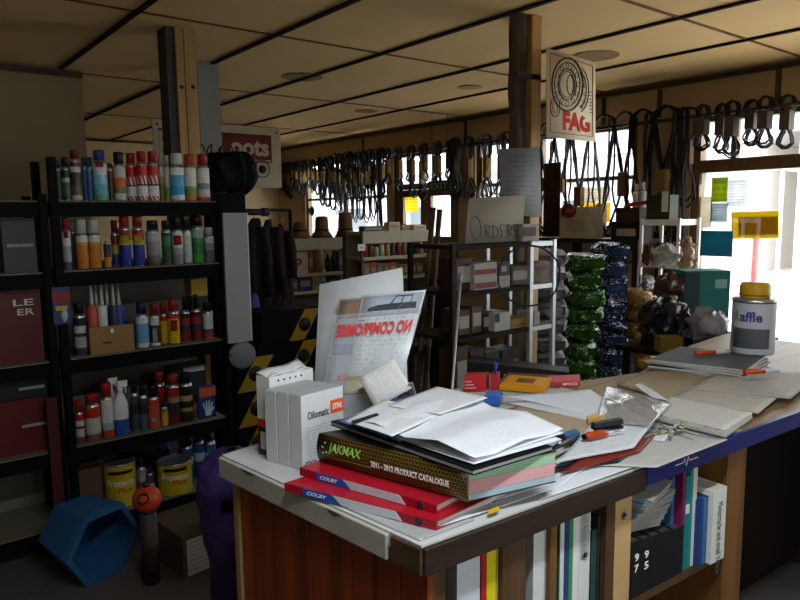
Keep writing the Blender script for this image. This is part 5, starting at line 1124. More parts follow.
# ================================================================ the counter
ZC = .98
def cz(x, y, z=ZC): return onz(x, y, z)
cA = cz(222, 455); cB = cz(421.5, 546); cC = cz(760, 424); eF = (cC-cB).normalized(); nF = V((-eF.y, eF.x, 0))   # nF points into the shop
cE = cB+eF*((3.55-cB.x)/eF.x); cM = cz(652, 469); kM = (cM-cB).dot(eF); cM = cB+eF*kM
eL = (cB-cA).normalized(); nL = V((-eL.y, eL.x, 0))
if nL.x < 0: nL = -nL
t = counter = thing('shop_counter', 'paper-strewn shop counter with red-brown plank end and book shelves beneath', 'counter', (cB.x+.2, cB.y+.3, 0))
LAM = mat('#b9bab8', .45, var=.2, scale=9); TOPW = wood('#8f7448', '#5f4626', 2, 0)
back = [V((1.30, 1.80, ZC)), V((1.99, 1.79, ZC))]
pm = V((1.99, cB.y+eF.y*(1.99-cB.x)/eF.x, ZC))
MB().prism([p-V((0, 0, .035)) for p in (cA, cB, pm, back[1], back[0])], (0, 0, .035)).build('laminate_top', LAM, t)
MB().prism([p-V((0, 0, .035)) for p in (pm+eF*.0005, cE, V((3.55, 1.70, ZC)), V((3.1, 1.66, ZC)), V((2.42, 1.5, ZC)), V((1.9905, 1.6, ZC)))], (0, 0, .0345)).build('wood_top', TOPW, t)
# edge strips: worn white laminate on the end, dark timber then blue along the front
LE = mat('#a9a8a0', .5, var=.35, scale=16)
L_ = (cB-cA).length
MB().obox(cA+eL*(L_*.44)-nL*.006+V((0, 0, -.031)), eL*(L_*.88), nL*.011, V((0, 0, .056))).build('end_edge_strip', LE, t, .003)
MB().obox(cA+eL*(L_*.95)-nL*.004+V((0, 0, -.031)), eL*(L_*.11), nL*.010, V((0, 0, .054))).build('bare_edge', wood('#5c432c', '#2f2218', 3, 1), t)
for k, ln in ((.20, .05), (.66, .035)): MB().prism([cA+eL*(L_*(k+ln*a_))-nL*.0118+V((0, 0, b_)) for a_, b_ in ((-1, -.004), (-.6, -.010), (0, -.014), (.5, -.009), (1, -.005))], -nL*.001).build('chipped_edge', mat('#6a5030', .8, var=.4, scale=30), t)
MB().obox(cB+eF*(kM/2)-nF*.006+V((0, 0, -.032)), eF*kM, nF*.011, V((0, 0, .058))).build('front_edge_strip', wood('#35241a', '#120b07', 5, 0), t, .003)
lenB = (cE-cM).length
MB().obox(cM+eF*(lenB/2)-nF*.007+V((0, 0, -.024)), eF*lenB, nF*.012, V((0, 0, .05))).build('blue_edge_strip', mat('#1c2466', .4, var=.1), t)
q = cM+eF*.17-nF*.0138+V((0, 0, -.022))
MB().tube([q-eF*.05, q-eF*.015, q-eF*.008+V((0, 0, .010)), q+V((0, 0, -.012)), q+eF*.008+V((0, 0, .012)), q+eF*.015, q+eF*.055], .0014, 4).build('white_mark', TEXTW, t); MB().obox(q+eF*.03+V((0, 0, .004)), eF*.03, nF*.001, V((0, 0, .003))).build('red_mark', RED, t)
# plank end
pl = MB(); N = 9; PA = cA+nL*.03+eL*.045; PB = cB+nL*.03-eL*.005; LL = (PB-PA).length/N; rnd = random.Random(2)
for k in range(N):
    c = PA+eL*(LL*(k+.5)); pl.obox(V((c.x, c.y, (ZC-.06)/2+.0))+nL*rnd.uniform(0, .002), eL*(LL-.0035), nL*.016, V((0, 0, ZC-.06)))
pl.build('plank_panel', wood('#9a441a', '#501d08', 1.6, 2, .45), t)
c = PA-eL*.012; MB().obox(V((c.x, c.y, (ZC-.06)/2)), eL*.022, nL*.03, V((0, 0, ZC-.06))).build('corner_strip', wood('#a5875a', '#7a5c34', 3, 2), t)
# book shelves under the front
def pf(x, y, ins=.02): return onpl(x, y, cB+nF*ins, nF)
def along(p): return (p-cB).dot(eF)
ZS = .60; sEnd = along(pf(742, 540, .02)); DKB = wood('#5e4329', '#3b2818', 3, 2); OCH = wood('#8a5d2c', '#5f3d1a', 2.5, 2)
def fbox(mb, s0, s1, d0, d1, z0, z1): c = cB+eF*((s0+s1)/2)+nF*((d0+d1)/2); return mb.obox(V((c.x, c.y, (z0+z1)/2)), eF*(s1-s0), nF*(d1-d0), V((0, 0, z1-z0)))
fbox(MB(), .05, sEnd, .03, .36, ZS-.025, ZS).build('shelf_board', DKB, t); fbox(MB(), .05, sEnd, .03, .36, .06, .085).build('shelf_board', DKB, t)
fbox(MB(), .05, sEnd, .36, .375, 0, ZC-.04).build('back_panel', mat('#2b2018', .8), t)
fbox(MB(), .03, .075, .02, .06, 0, ZC-.061).build('front_post', DKB, t)
for x0, x1, m_ in ((503, 526, DKB), (551, 557, OCH), (606, 614.5, DKB), (700, 722, DKB), (724, 742, OCH)):
    (lambda f_: fbox(MB(), along(pf(x0, 540, f_)), along(pf(x1, 540, f_)), f_, f_+.04 if x1 < 719 else .36, .086, ZC-.062))(.15 if x0 == 700 else .02).build('shelf_upright', m_, t)
# rest of the base, out of sight below the wood top
fbox(MB(), 2.45, 2.7, .15, .55, 0, ZC-.036).build('pedestal', mat('#2a211a', .7), t)
def book(x0, x1, yt, c, label, d=.19, ins=.035, pages='#c9c4b8', name='book', cat='book', spine=None, txt=None, z0=ZS, tc=None, hard=True):
    a = pf(x0, yt, ins); b = pf(x1, yt, ins); s0, s1 = along(a), along(b); zt = (a.z+b.z)/2; z0 += .0006
    q = cB+eF*((s0+s1)/2)+nF*ins; r = thing(name, label, cat, (q.x, q.y, z0)); w = s1-s0; k = min(.003, w*.15)
    m = MB(); fbox(m, s0, s0+k, ins, ins+d, z0, zt); fbox(m, s1-k, s1, ins, ins+d, z0, zt); fbox(m, s0+k, s1-k, ins, ins+k, z0, zt)
    m.build('cover', mat(c, .45, var=.12, scale=20), r)
    if pages: fbox(MB(), s0+k+.0003, s1-k-.0003, ins+k+.0003, ins+d-.004, z0+.003, zt-.004).build('pages', mat(pages, .8, var=.08), r)
    if spine:
        for (f0, f1, cc) in spine: fbox(MB(), s0+w*.12, s1-w*.12, ins-.0012, ins-.0002, zt-(zt-z0)*f1, zt-(zt-z0)*f0).build('spine_label', mat(cc, .5, var=.1), r)
    if txt:
        L = txt[1]; o_ = cB+eF*((s0+s1)/2-w*.24)+nF*(ins-.0006)+V((0, 0, zt-.02-cB.z-txt[2] if len(txt) > 2 else zt-.02-cB.z)); o_ = V((o_.x, o_.y, zt-.02-(txt[2] if len(txt) > 2 else 0)))
        text(txt[0], o_, V((0, 0, -1)), eF, L, w*.48, mat(tc or '#1a1a1c', .6), 'lettering', r)
    return r
book(457, 480, 545, '#c6ccd4', 'white magazine nearest the plank corner of the counter', pages='#b9bdc2')
book(481.5, 486.5, 543, '#b3242a', 'thin red book next to the white magazine')
book(487, 496, 539.5, '#d6c81e', 'yellow book beside the thin red one', pages='#d8cf6a'); book(496.5, 502, 540, '#b39a5a', 'thin tan folder right of the yellow book', pages='#c9b98a')
book(534, 545, 520, '#d2d4d4', 'white book after the first timber upright'); book(545.5, 549.5, 527, '#b9bcbc', 'thin white booklet leaning by the white book')
book(560, 565, 514, '#2e6a5a', 'slim green book in the middle of the counter shelf', spine=[(.02, .9, '#c9cfcf')]); book(565.5, 569.5, 516, '#27457a', 'slim navy book beside the slim green one'); book(570, 573.5, 512, '#3f8a5a', 'thin bright green book beside the slim navy one'); book(574, 579.5, 508, '#dcdedc', 'tall thin white book in the middle of the counter shelf')
def binder(x0, x1, yt, c, label, hole=True, txt=None, lab=None, tc=None, **k):
    r = book(x0, x1, yt, c, label, d=.25, name='binder', cat='binder', txt=txt, tc=tc, **k); ins = k.get('ins', .035)
    s = along(pf((x0+x1)/2, yt, ins)); zt = pf((x0+x1)/2, yt, ins).z
    if hole:
        q = cB+eF*s+nF*(ins-.0008); MB().lathe([(.011, 0), (.011, .002), (.007, .002), (.007, 0), (0, 0)], V((q.x, q.y, zt-hole)), 16, axis=-nF).build('finger_ring', mat('#8a8c8c', .4, .5), r)
        MB().lathe([(.0068, .0), (0, .0004)], V((q.x, q.y, zt-hole))-nF*.0007, 12, axis=-nF).build('finger_hole', INK, r)
    return r
binder(579.8, 591, 503, '#d9dad6', 'white lever binder with grey printed spine label', hole=.135, spine=[(.06, .45, '#a9adb0')], txt=('Trail Access Book', .12, 0.0), tc='#3c4046')
book(598, 600.5, 516, '#2a2c2e', 'thin dark book right of the white lever binder'); book(592, 597, 530, '#2c4a44', 'short dark green book right of the white lever binder')
book(600.8, 605, 535, '#202022', 'black book left of the grey magazine pile')
binder(616, 632, 497, '#c3a170', 'manila box file with a finger ring on the counter shelf', hole=.05, pages='#b59a6c')
# short black boxes with grey magazines on top
for i, (x0, x1, yt) in enumerate([(604.5, 618.5, 541), (618.8, 630, 535)]): pass
def blk(x0, x1, yt, label, dig=None, ins=.03):
    r = binder(x0, x1, yt, '#17171a', label, hole=0, pages='#3a3a3c', ins=ins)
    s0, s1 = along(pf(x0, yt, ins)), along(pf(x1, yt, ins)); zt = pf((x0+x1)/2, yt, ins).z
    if dig:
        for j, ch in enumerate(dig):
            q = cB+eF*((s0+s1)/2-(s1-s0)*.22)+nF*(ins-.0006); text(ch, V((q.x, q.y, zt-.026-.03-.031*j)), eF, (0, 0, 1), (s1-s0)*.42, .021, TEXTW, 'lettering', r, .015)
    return r
blk(632.5, 642, 541, 'left one of two white-numbered black file boxes under the fanned catalogues, 97', '97'); blk(642.3, 652, 538, 'right one of two white-numbered black file boxes under the fanned catalogues, 95', '95')
blk(652.3, 662, 535, 'plain black file box right of the one numbered 95'); blk(662.3, 673, 531, 'plain black file box under the right half of the magazine fan'); blk(673.3, 684, 528, 'plain black file box right end of the row under the magazine fan')
blk(606, 614.5, 545, 'short black file box under two grey booklets', ins=.07)
def flat(x0, x1, yb, th, rot, c, label, ins=.03, d=.2, grp=None, cov=None):
    a = pf(x0, yb, ins); b = pf(x1, yb, ins); w = along(b)-along(a); q = (a+b)/2+nF*(d/2); e = (eF*math.cos(rot)+nF*math.sin(rot)); f_ = V((-e.y, e.x, 0)); z = a.z*.5+b.z*.5
    r = thing('magazine', label, 'magazine', (q.x, q.y, z), 0, grp)
    MB().obox(V((q.x, q.y, z+th*.45)), e*w*.98, f_*d, V((0, 0, th*.86))).build('pages', mat(c, .8, var=.15, scale=60), r); MB().obox(V((q.x, q.y, z+th*.94)), e*w, f_*(d+.004), V((0, 0, th*.1))).build('cover', mat(cov or c, .4, var=.3, scale=14), r); return r
zt97 = pf(642, 541, .03).z
for i in range(8):
    y_px = 535.5-i*6.6; lab = 'grey catalogue in the fanned pile on black file boxes, %s from bottom' % ORD[i]
    s0, s1 = 634-i*.6+(i % 3), 668+i*1.3-(i > 5)*8
    a = pf(s0, 535, .03); b = pf(s1, 535, .03); w = along(b)-along(a); z = pf(660, 530, .03).z+.004+i*.0150; q = (a+b)/2+nF*(.11-.006*i)
    rot = -.20+.07*i; e = (eF*math.cos(rot)+nF*math.sin(rot)); f_ = V((-e.y, e.x, 0))
    r = thing('catalogue', lab, 'catalogue', (q.x, q.y, z), 0, 'fanned catalogues')
    MB().obox(V((q.x, q.y, z+.006)), e*w*.97, f_*.17, V((0, 0, .0115))).build('pages', mat('#8f8d88', .8, var=.12, scale=80), r); MB().obox(V((q.x, q.y, z+.0125)), e*w, f_*.175, V((0, 0, .001))).build('cover', mat('#5f9cb8' if i in (3, 4, 6) else '#a5a39d', .35, var=.2, scale=14), r)
za = pf(612, 545, .07).z
for i in range(2):
    q = pf(613, 545, .07)+nF*.09; z = za+.003+i*.012; e = (eF*math.cos(.2-.3*i)+nF*math.sin(.2-.3*i)); f_ = V((-e.y, e.x, 0)); w = along(pf(622, 545, .07))-along(pf(603, 545, .07))
    r = thing('booklet', 'grey booklet on the short black file box, %s' % ('lower' if i == 0 else 'upper'), 'booklet', (q.x, q.y, z)); MB().obox(V((q.x, q.y, z+.005)), e*w, f_*.16, V((0, 0, .0095))).build('pages', mat('#9a9892', .8, var=.15, scale=70), r); MB().obox(V((q.x, q.y, z+.0105)), e*w*1.01, f_*.163, V((0, 0, .001))).build('cover', mat('#aaa79f', .5, var=.15), r)
book(672.5, 676, 477, '#3a6aa0', 'thin blue book standing behind the magazine fan', ins=.06); book(676.4, 682, 474, '#d6d2c8', 'white book with yellow stripe standing behind the magazine fan', ins=.06, spine=[(.25, .3, '#c9b22c')]); book(683.5, 686, 472, '#7a1f4a', 'thin magenta book right of the fan')
book(686.5, 691, 476, '#1f7a80', 'teal book right of the thin magenta one', spine=[(.3, .4, '#d9d9d4')]); book(691.4, 694, 470, '#2a8a8a', 'thin turquoise book beside the teal one'); book(694.3, 698, 468, '#d3d3cc', 'thin white book left of the timber upright')
book(686.5, 697.5, 512, '#121214', 'black book in front of the teal book', ins=.022, d=.012, pages=None) if False else None
for i, (x0, x1, yt, c, lab) in enumerate([(700.5, 704, 501, '#22407a', 'slim blue book before the timber upright'), (704.3, 708, 498, '#3a62a0', 'second slim blue book before the timber upright'), (708.3, 713.5, 495, '#101012', 'black book left of the big white manual')]): book(x0, x1, yt, c, lab, ins=.02, d=.12, pages=None)
book(714, 727, 489, '#d9d9d2', 'big white manual with grey lettering before the last upright', ins=.005, d=.14, txt=('Motorcycle and small Vehicle', .22, .02), tc='#4a4c50', name='manual', cat='book')
for o in list(COL.objects):
    pass

fbox(MB(), sEnd+.001, 2.449, .40, .42, 0, ZC-.036).build('shade_panel', mat('#1d1814', .8), counter)  # added dark panel, stands in for the deep shade under the counter
# ---------------------------------------------------------------- boxes at the end of the counter
P0 = V((.831, 1.451, ZC)); d3 = (V((.795, 1.582, ZC))-P0); eB = d3.normalized(); th_ = d3.length/3; zB3 = 1.172
pr = onz(343, 386, zB3); eR = V((pr.x-P0.x, pr.y-P0.y, 0)); wB = eR.length; eR.normalize(); WB = mat('#c9cbcc', .55, var=.04); WS = mat('#9fa3a4', .6, var=.06)
for k in range(3):
    o = P0+eB*(th_*k+.0006)+V((0, 0, .0006)); h = zB3-ZC-.001*k
    t = thing('parts_box', ['white box with black lettering and orange logo, front of three alike', 'plain white box, middle of the three alike at the counter end', 'plain white box, rearmost of the three alike at the counter end'][k], 'box', o)
    a, b = o, o+eR*wB; c_ = b+eB*(th_-.0035); d_ = a+eB*(th_-.0035)
    MB().prism([a, b, c_, d_], (0, 0, h)).build('carton', WB, t, .0012)
    MB().prism([a+V((0, 0, h+.0003))+eB*.002, b+V((0, 0, h+.0003))+eB*.002, c_+V((0, 0, h+.0003)), d_+V((0, 0, h+.0003))], (0, 0, .0008)).build('lid_flap', WS, t)
    if k == 0:
        nn = -eB*.0006
        text('Oilomatic', o+eR*(wB*.14)+V((0, 0, h*.66))+nn, eR, (0, 0, 1), wB*.5, h*.105, INK, 'lettering', t, .012)
        MB().prism([o+eR*(wB*.68)+V((0, 0, h*.66))+nn*.3, o+eR*(wB*.998)+V((0, 0, h*.66))+nn*.3, o+eR*(wB*.998)+V((0, 0, h*.84))+nn*.3, o+eR*(wB*.68)+V((0, 0, h*.84))+nn*.3], -eB*.0008).build('orange_logo', mat('#d9551a', .5, var=.03), t)
        text('STIHL', o+eR*(wB*.72)+V((0, 0, h*.71))-eB*.0014, eR, (0, 0, 1), wB*.24, h*.08, TEXTW, 'lettering', t, .01, shear=.2)
        MB().grid(lambda u, v: o+eR*(wB*(.12+.78*u))+V((0, 0, h*(.06+.52*v)))-eB*.0009, 1, 1).build('small_print', printed('#c6c8c9', '#777c80', 12, 4, .5, .02, 0, 2), t)
        for q in (.12, .24): MB().tube([o+eR*(wB*q+.009*math.cos(k2*.5236))+V((0, 0, h*.05+.009*math.sin(k2*.5236)))-eB*.0012 for k2 in range(12)], .001, 4, closed=True).build('printed_ring', INK, t)
o = P0+eB*(th_*3+.003)+V((0, 0, .0006)); h2 = onz(264, 371, 1.0).z; zt = onpl(264, 373, o, eB).z-ZC; w2 = wB*1.05; o = o+eR*.022; zt -= .016
t = thing('parts_box', 'white box with red and black band and torn open lid behind the three alike boxes', 'box', o)
a, b = o, o+eR*w2; c_ = b+eB*.05; d_ = a+eB*.05
MB().prism([a, b, c_, d_], (0, 0, zt*.36)).build('black_base', mat('#1c1c1f', .45), t); MB().prism([p+V((0, 0, zt*.3601)) for p in (a, b, c_, d_)], (0, 0, zt*.10)).build('red_band', mat('#b01f2a', .45), t); MB().prism([p+V((0, 0, zt*.4602)) for p in (a, b, c_, d_)], (0, 0, zt*.54)).build('carton', mat('#cfd1d1', .55, var=.04), t)
MB().slab(lambda u, v: a+eR*(w2*(.0+.95*u))+eB*(.015+.035*v)+V((0, 0, zt+.002+.006*v+.003*math.sin(7*u)*v+.012*u*v)), 8, 3, .0015).build('open_lid', mat('#c2c4c2', .6, var=.05), t)
MB().slab(lambda u, v: a+eR*(w2*(.05+.9*u))+eB*(.0+.02*v)+V((0, 0, zt+.0015+.003*math.sin(9*u))), 8, 1, .001).build('torn_flap', mat('#d5d6d4', .6), t)
for k in range(5): MB().lathe([(.0035, 0), (0, .0008)], a+eR*(w2*(.2+.13*k))+V((0, 0, zt*.94))-eB*.0004, 6, axis=-eB).build('printed_dot', INK, t)
MB().prism([a-eR*.0006+eB*.006+V((0, 0, zt*.08)), a-eR*.0006+eB*.04+V((0, 0, zt*.08)), a-eR*.0006+eB*.04+V((0, 0, zt*.30)), a-eR*.0006+eB*.006+V((0, 0, zt*.30))], -eR*.0008).build('white_frame', mat('#a9abab', .5), t)
# ---------------------------------------------------------------- leaflet stand
DS, DT = 1.93, 2.03
sP = [dep(322, 396, DS), dep(398, 393, DS), dep(427.5, 288, DT), dep(337, 296, DT)]
t = thing('leaflet_stand', 'clear leaflet stand seen from behind with red mirrored lettering', 'leaflet stand', (sP[0].x, sP[0].y, ZC))
ns = (sP[1]-sP[0]).cross(sP[3]-sP[0]).normalized()
if ns.dot(CP-sP[0]) < 0: ns = -ns
def sl(u, v, k=0): return sP[0]*(1-u)*(1-v)+sP[1]*u*(1-v)+sP[2]*u*v+sP[3]*(1-u)*v+ns*k
MB().prism([sl(0, 0), sl(1, 0), sl(1, .80), sl(0, .80)], -ns*.003).build('clear_pocket', film('#c9ccce', .16, .1), t)
foot = [V((sl(0, 0).x, sl(0, 0).y, ZC+.0006)), V((sl(1, 0).x, sl(1, 0).y, ZC+.0006))]
MB().hexa([foot[0], foot[1], foot[1]+V((.02, .09, 0)), foot[0]+V((.02, .09, 0)), foot[0]+V((0, 0, .003)), foot[1]+V((0, 0, .003)), foot[1]+V((.02, .09, .003)), foot[0]+V((.02, .09, .003))]).build('foot', film('#c9ccce', .4, .1), t)
MB().hexa([foot[0]-ns*.003, foot[1]-ns*.003, foot[1], foot[0], sl(0, 0, -.003), sl(1, 0, -.003), sl(1, 0), sl(0, 0)]).build('stem', film('#c9ccce', .4, .1), t)
# mirrored lettering: seen from behind the stand
o_ = sl(.84, .655, .0012); e_ = sl(.05, .60, .0012); xd = e_-o_
def mir(a, b_, th): return sl(.935-.875*a, .57+.125*b_, .001+th)
text('NO COMPROMISE', (0, 0, 0), (1, 0, 0), (0, 0, 1), 1, 1, mat('#c4211f', .5), 'lettering', t, .036, curve=mir)
# leaflets inside and the tall white card behind
def lf(u0, u1, v0, v1, k, m, name, label, parent=None, cat='leaflet'):
    P = [sl(u0, v0, k), sl(u1, v0, k), sl(u1, v1, k), sl(u0, v1, k)]; o = MB().slab(lambda u, v: P[0]*(1-u)*(1-v)+P[1]*u*(1-v)+P[2]*u*v+P[3]*(1-u)*v, 4, 4, .0012, d=-ns).build(name, m, parent)
    if label: tag(o, label, cat)
    return o
g = thing('leaflet', 'white leaflet with a dark bike picture, front sheet in the clear stand', 'leaflet', sl(.6, 0, -.006))
lf(.28, .99, .02, .99, -.005, printed('#c9ccd0', '#5d6268', 22, 5, .4, .1, .2), 'sheet', None, g)
lf(.30, .97, .76, .97, -.0045, mat('#9aa2b0', .5, var=.08), 'picture', None, g)
def pic(u, v, k=-.0042): return sl(.36+.58*u, .765+.19*v, k)
MB().prism([pic(.02, .26), pic(.04, .44), pic(.2, .56), pic(.48, .6), pic(.96, .6), pic(.98, .26)], ns*.0006).tube([pic(.46, .58), pic(.54, .98), pic(.86, .96), pic(.84, .58)], .0018, 4).tube([pic(.66, .6), pic(.68, .96)], .0014, 4).build('printed_bike', mat('#24262b', .5), g)
for cx_, cy_, r_ in ((.2, .24, .013), (.74, .26, .015)): MB().tube([pic(cx_, cy_, -.0042)+(sl(1, 0)-sl(0, 0)).normalized()*(r_*math.cos(k*.5236))+(sl(0, 1)-sl(0, 0)).normalized()*(r_*math.sin(k*.5236)) for k in range(12)], .001, 4, closed=True).build('printed_wheel', mat('#7d828a', .5), g)
lf(.28, .99, .14, .18, -.0045, mat('#b5831f', .5), 'yellow_stripe', None, g); lf(.28, .99, .02, .14, -.0045, mat('#b9ad7c', .6, var=.25, scale=30), 'pale_block', None, g)
lf(.30, .36, .72, .73, -.0044, INK, 'mark', None, g); 
g = thing('leaflet', 'faded leaflet with sunset picture half hidden behind the front sheet', 'leaflet', sl(.2, 0, -.008))
lf(.03, .5, .02, .97, -.0075, mat('#8a8d94', .6, var=.2, scale=10), 'sheet', None, g); lf(.05, .42, .76, .95, -.007, mat('#7d6250', .6, var=.35, scale=14), 'picture', None, g); lf(.05, .3, .4, .5, -.007, mat('#6d7790', .6, var=.3, scale=25), 'print_block', None, g); lf(.16, .27, .14, .2, -.007, mat('#b0262a', .5), 'red_mark', None, g)
k_ = -.02
def tw(px, py, dd=.06): return onpl(px, py, sl(.5, .5)-ns*.035, ns)
tag(plate('white_card', [tw(314, 392), tw(408, 392), tw(402.5, 267.5), tw(319.5, 284.5)], mat('#c3c7cb', .6, var=.03), .002), 'tall plain white card standing behind the leaflet stand', 'card')
for o in COL.objects:
    if o.name == 'white_card':
        for v in o.data.vertices: v.co.z = max(v.co.z, ZC+.0006)
# leaning slip of paper
D1 = 1.86
tag(plate('receipt', [dep(375.5, 409, D1), dep(412, 388, D1+.01), dep(393, 357.5, D1+.035), dep(359, 378.5, D1+.03)], printed('#c9c8c4', '#6d6e70', 14, 4, .42, .08, .1, amount=.3), .0012, None, 6, 6, lambda u, v: .004*math.sin(3*u+2*v)), 'white receipt slip leaning crookedly against the leaflet stand', 'receipt')
# ---------------------------------------------------------------- red binders under the big catalogue
def dbinder(a, b, dvec, z0, z1, label, txt):
    """flat lever binder: spine from a to b, body reaching dvec"""
    a = V((a[0], a[1], z0)); b = V((b[0], b[1], z0)); e = (b-a).normalized(); d_ = V((dvec[0], dvec[1], 0)); n_ = -V((-e.y, e.x, 0)); h = z1-z0; L = (b-a).length
    if n_.dot(d_) > 0: n_ = -n_
    t = thing('red_binder', label, 'binder', a); t.name = 'lever_binder'; XF[t.name] = XF.get(t.name, MX.Translation(a))
    m = MB(); k = .0025
    m.prism([a, b, b+d_, a+d_], (0, 0, k)); m.prism([p+V((0, 0, h-k)) for p in (a, b, b+d_, a+d_)], (0, 0, k)); m.prism([a+V((0, 0, k)), b+V((0, 0, k)), b-n_*k+V((0, 0, k)), a-n_*k+V((0, 0, k))], (0, 0, h-2*k)); m.build('cover', mat('#a01424', .35, var=.08), t)
    m = MB(); i_ = .006; dn = d_.normalized(); m.prism([a+e*i_+dn*i_*2+V((0, 0, k+.0004)), b-e*i_+dn*i_*2+V((0, 0, k+.0004)), b-e*i_+d_-dn*i_+V((0, 0, k+.0004)), a+e*i_+d_-dn*i_+V((0, 0, k+.0004))], (0, 0, h-2*k-.001)); m.build('papers', mat('#b9b9b4', .8, var=.06), t)
    def q(u, v, kk=.0005): return a+e*(L*u)+V((0, 0, h*v))+n_*kk
    MB().prism([q(.14, .04), q(.40, .04), q(.34, .97), q(.14, .97)], n_*.0008).build('blue_label', mat('#1c55b4', .45, var=.05), t)
    MB().prism([q(.41, .04), q(.80, .04), q(.76, .97), q(.35, .97)], n_*.0008).build('white_label', mat('#c6cbd4', .5, var=.04), t)
    text(txt, q(.17, .3, .0014), e, (0, 0, 1), L*.14, h*.42, TEXTW, 'lettering', t, .015, shear=.2)
    MB().lathe([(.008, 0), (.008, .0015), (.005, .0015), (0, .0008)], q(.9, .5), 12, axis=n_).build('finger_ring', mat('#3a3a40', .4, .5), t); return t
dbinder((.729, 1.362), (.868, .985), (.245, .02), 
 .9836, 1.0030, 'red lever binder, lower of two, at the counter edge', 'COLBY')
dbinder((.780, 1.378), (.890, 1.010), (.25, .04), 1.0036, 1.0232, 'red lever binder, upper of two, under the big catalogue', 'COLBY')
# clear crumpled sleeve under the lower binder
def crump(name, px, z, m, th, label, cat, bump=.006, n=14, seed=0, extra=None, parent=None):
    P = [onz(x, y, z) for x, y in px]; f = quad(P, n, bump, seed, extra); o = MB().slab(f, n, n, th).build(name, m, parent)
    if label: tag(o, label, cat)
    return o
crump('plastic_sleeve', [(345, 508), (420, 541), (475, 520), (400, 496)], ZC+.0018, film('#b9bbb8', .55, .15), .0008, 'crumpled clear plastic sleeve under the red binders at the counter edge', 'plastic sleeve', .0012, seed=4)
# ---------------------------------------------------------------- big product catalogue
z0, z1 = 1.0242, 1.096
s_l, s_r, e_r = onz(319, 433, z1), onz(469, 469, z1), onz(557, 451, z1); dv = e_r-s_r; e = (s_r-s_l).normalized(); L = (s_r-s_l).length; n_ = V((e.y, -e.x, 0)); h = z1-z0
if n_.x > 0: n_ = -n_
t = thing('product_catalogue', 'thick black product catalogue with honeycomb spine and green lettering', 'catalogue', (s_l.x, s_l.y, z0))
def hexmat():
    m = bpy.data.materials.new('honeycomb_print'); m.use_nodes = True; nt = m.node_tree; n = nt.nodes; Lk = nt.links; b = n['Principled BSDF']; b.inputs['Roughness'].default_value = .3
    tc = n.new('ShaderNodeUVMap'); sp = n.new('ShaderNodeSeparateXYZ'); Lk.new(tc.outputs[0], sp.inputs[0])
    U = nmath(nt, 'MULTIPLY', sp.outputs[0], 46); Vv = nmath(nt, 'MULTIPLY', sp.outputs[1], 9); row = nmath(nt, 'FLOOR', Vv)
    sh_ = nmath(nt, 'MULTIPLY', nmath(nt, 'MODULO', row, 2), .5)
    x = nmath(nt, 'SUBTRACT', nmath(nt, 'FRACT', nmath(nt, 'ADD', U, sh_)), .5); y = nmath(nt, 'SUBTRACT', nmath(nt, 'FRACT', Vv), .5)
    d_ = nmath(nt, 'SQRT', nmath(nt, 'ADD', nmath(nt, 'MULTIPLY', x, x), nmath(nt, 'MULTIPLY', y, y)))
    a_ = nmath(nt, 'LESS_THAN', d_, .41); mx = n.new('ShaderNodeMix'); mx.data_type = 'RGBA'; mx.inputs[6].default_value = (*lin('#6d5214'), 1); mx.inputs[7].default_value = (*lin('#15120c'), 1)
    Lk.new(a_, mx.inputs[0]); Lk.new(mx.outputs[2], b.inputs['Base Color']); return m
def spn(u, v): return s_l+e*(L*u)+n_*(.010*math.sin(math.pi*v)+.0)+V((0, 0, -h+h*v))
MB().slab(spn, 4, 10, .002, d=-n_).build('spine', hexmat(), t)
cov = MB(); cov.prism([s_l+V((0, 0, -.0015)), s_r+V((0, 0, -.0015)), e_r+V((0, 0, -.0015)), s_l+dv+V((0, 0, -.0015))], (0, 0, .0015)); cov.prism([p+V((0, 0, -h)) for p in (s_l, s_r, e_r, s_l+dv)], (0, 0, .0015)); cov.build('cover', mat('#1a1712', .3), t)
for (f0, f1, c) in ((0.02, .22, '#9fb6c0'), (.22, .62, '#cf9fa0'), (.62, .975, '#9cc0a0')):
    MB().prism([p+V((0, 0, -h+h*f0+.0004)) for p in (s_l+e*.003+dv*.01, s_r-e*.003+dv*.01, e_r-e*.003-dv*.01, s_l+dv*.99+e*.003)], (0, 0, h*(f1-f0)-.0006)).build('page_block', mat(c, .8, var=.06, scale=120), t)
def spt(u0, v0, su, sv): return lambda a, b_, th: spn(u0+a*su, v0+b_*sv)+n_*(.0012+th)
text('JAKMAX', (0, 0, 0), (1, 0, 0), (0, 0, 1), 1, 1, mat('#8fc25a', .5), 'lettering', t, .02, shear=.15, curve=spt(.09, .42, .24, .38))
text('2011 - 2012 PRODUCT CATALOGUE', (0, 0, 0), (1, 0, 0), (0, 0, 1), 1, 1, TEXTW, 'lettering', t, .03, curve=spt(.40, .36, .50, .2))
MB().slab(lambda u, v: spn(.10+.3*u, .30+.02*v)+n_*.0012, 4, 1, .0006, d=-n_).build('green_line', mat('#5f8a34', .5), t)
for u, v in ((.045, .6), (.06, .75), (.075, .45), (.05, .4)): MB().lathe([(.0035, 0), (0, .001)], spn(u, v)+n_*.0008, 8, axis=n_).build('printed_spark', mat('#8fae6a', .5), t)
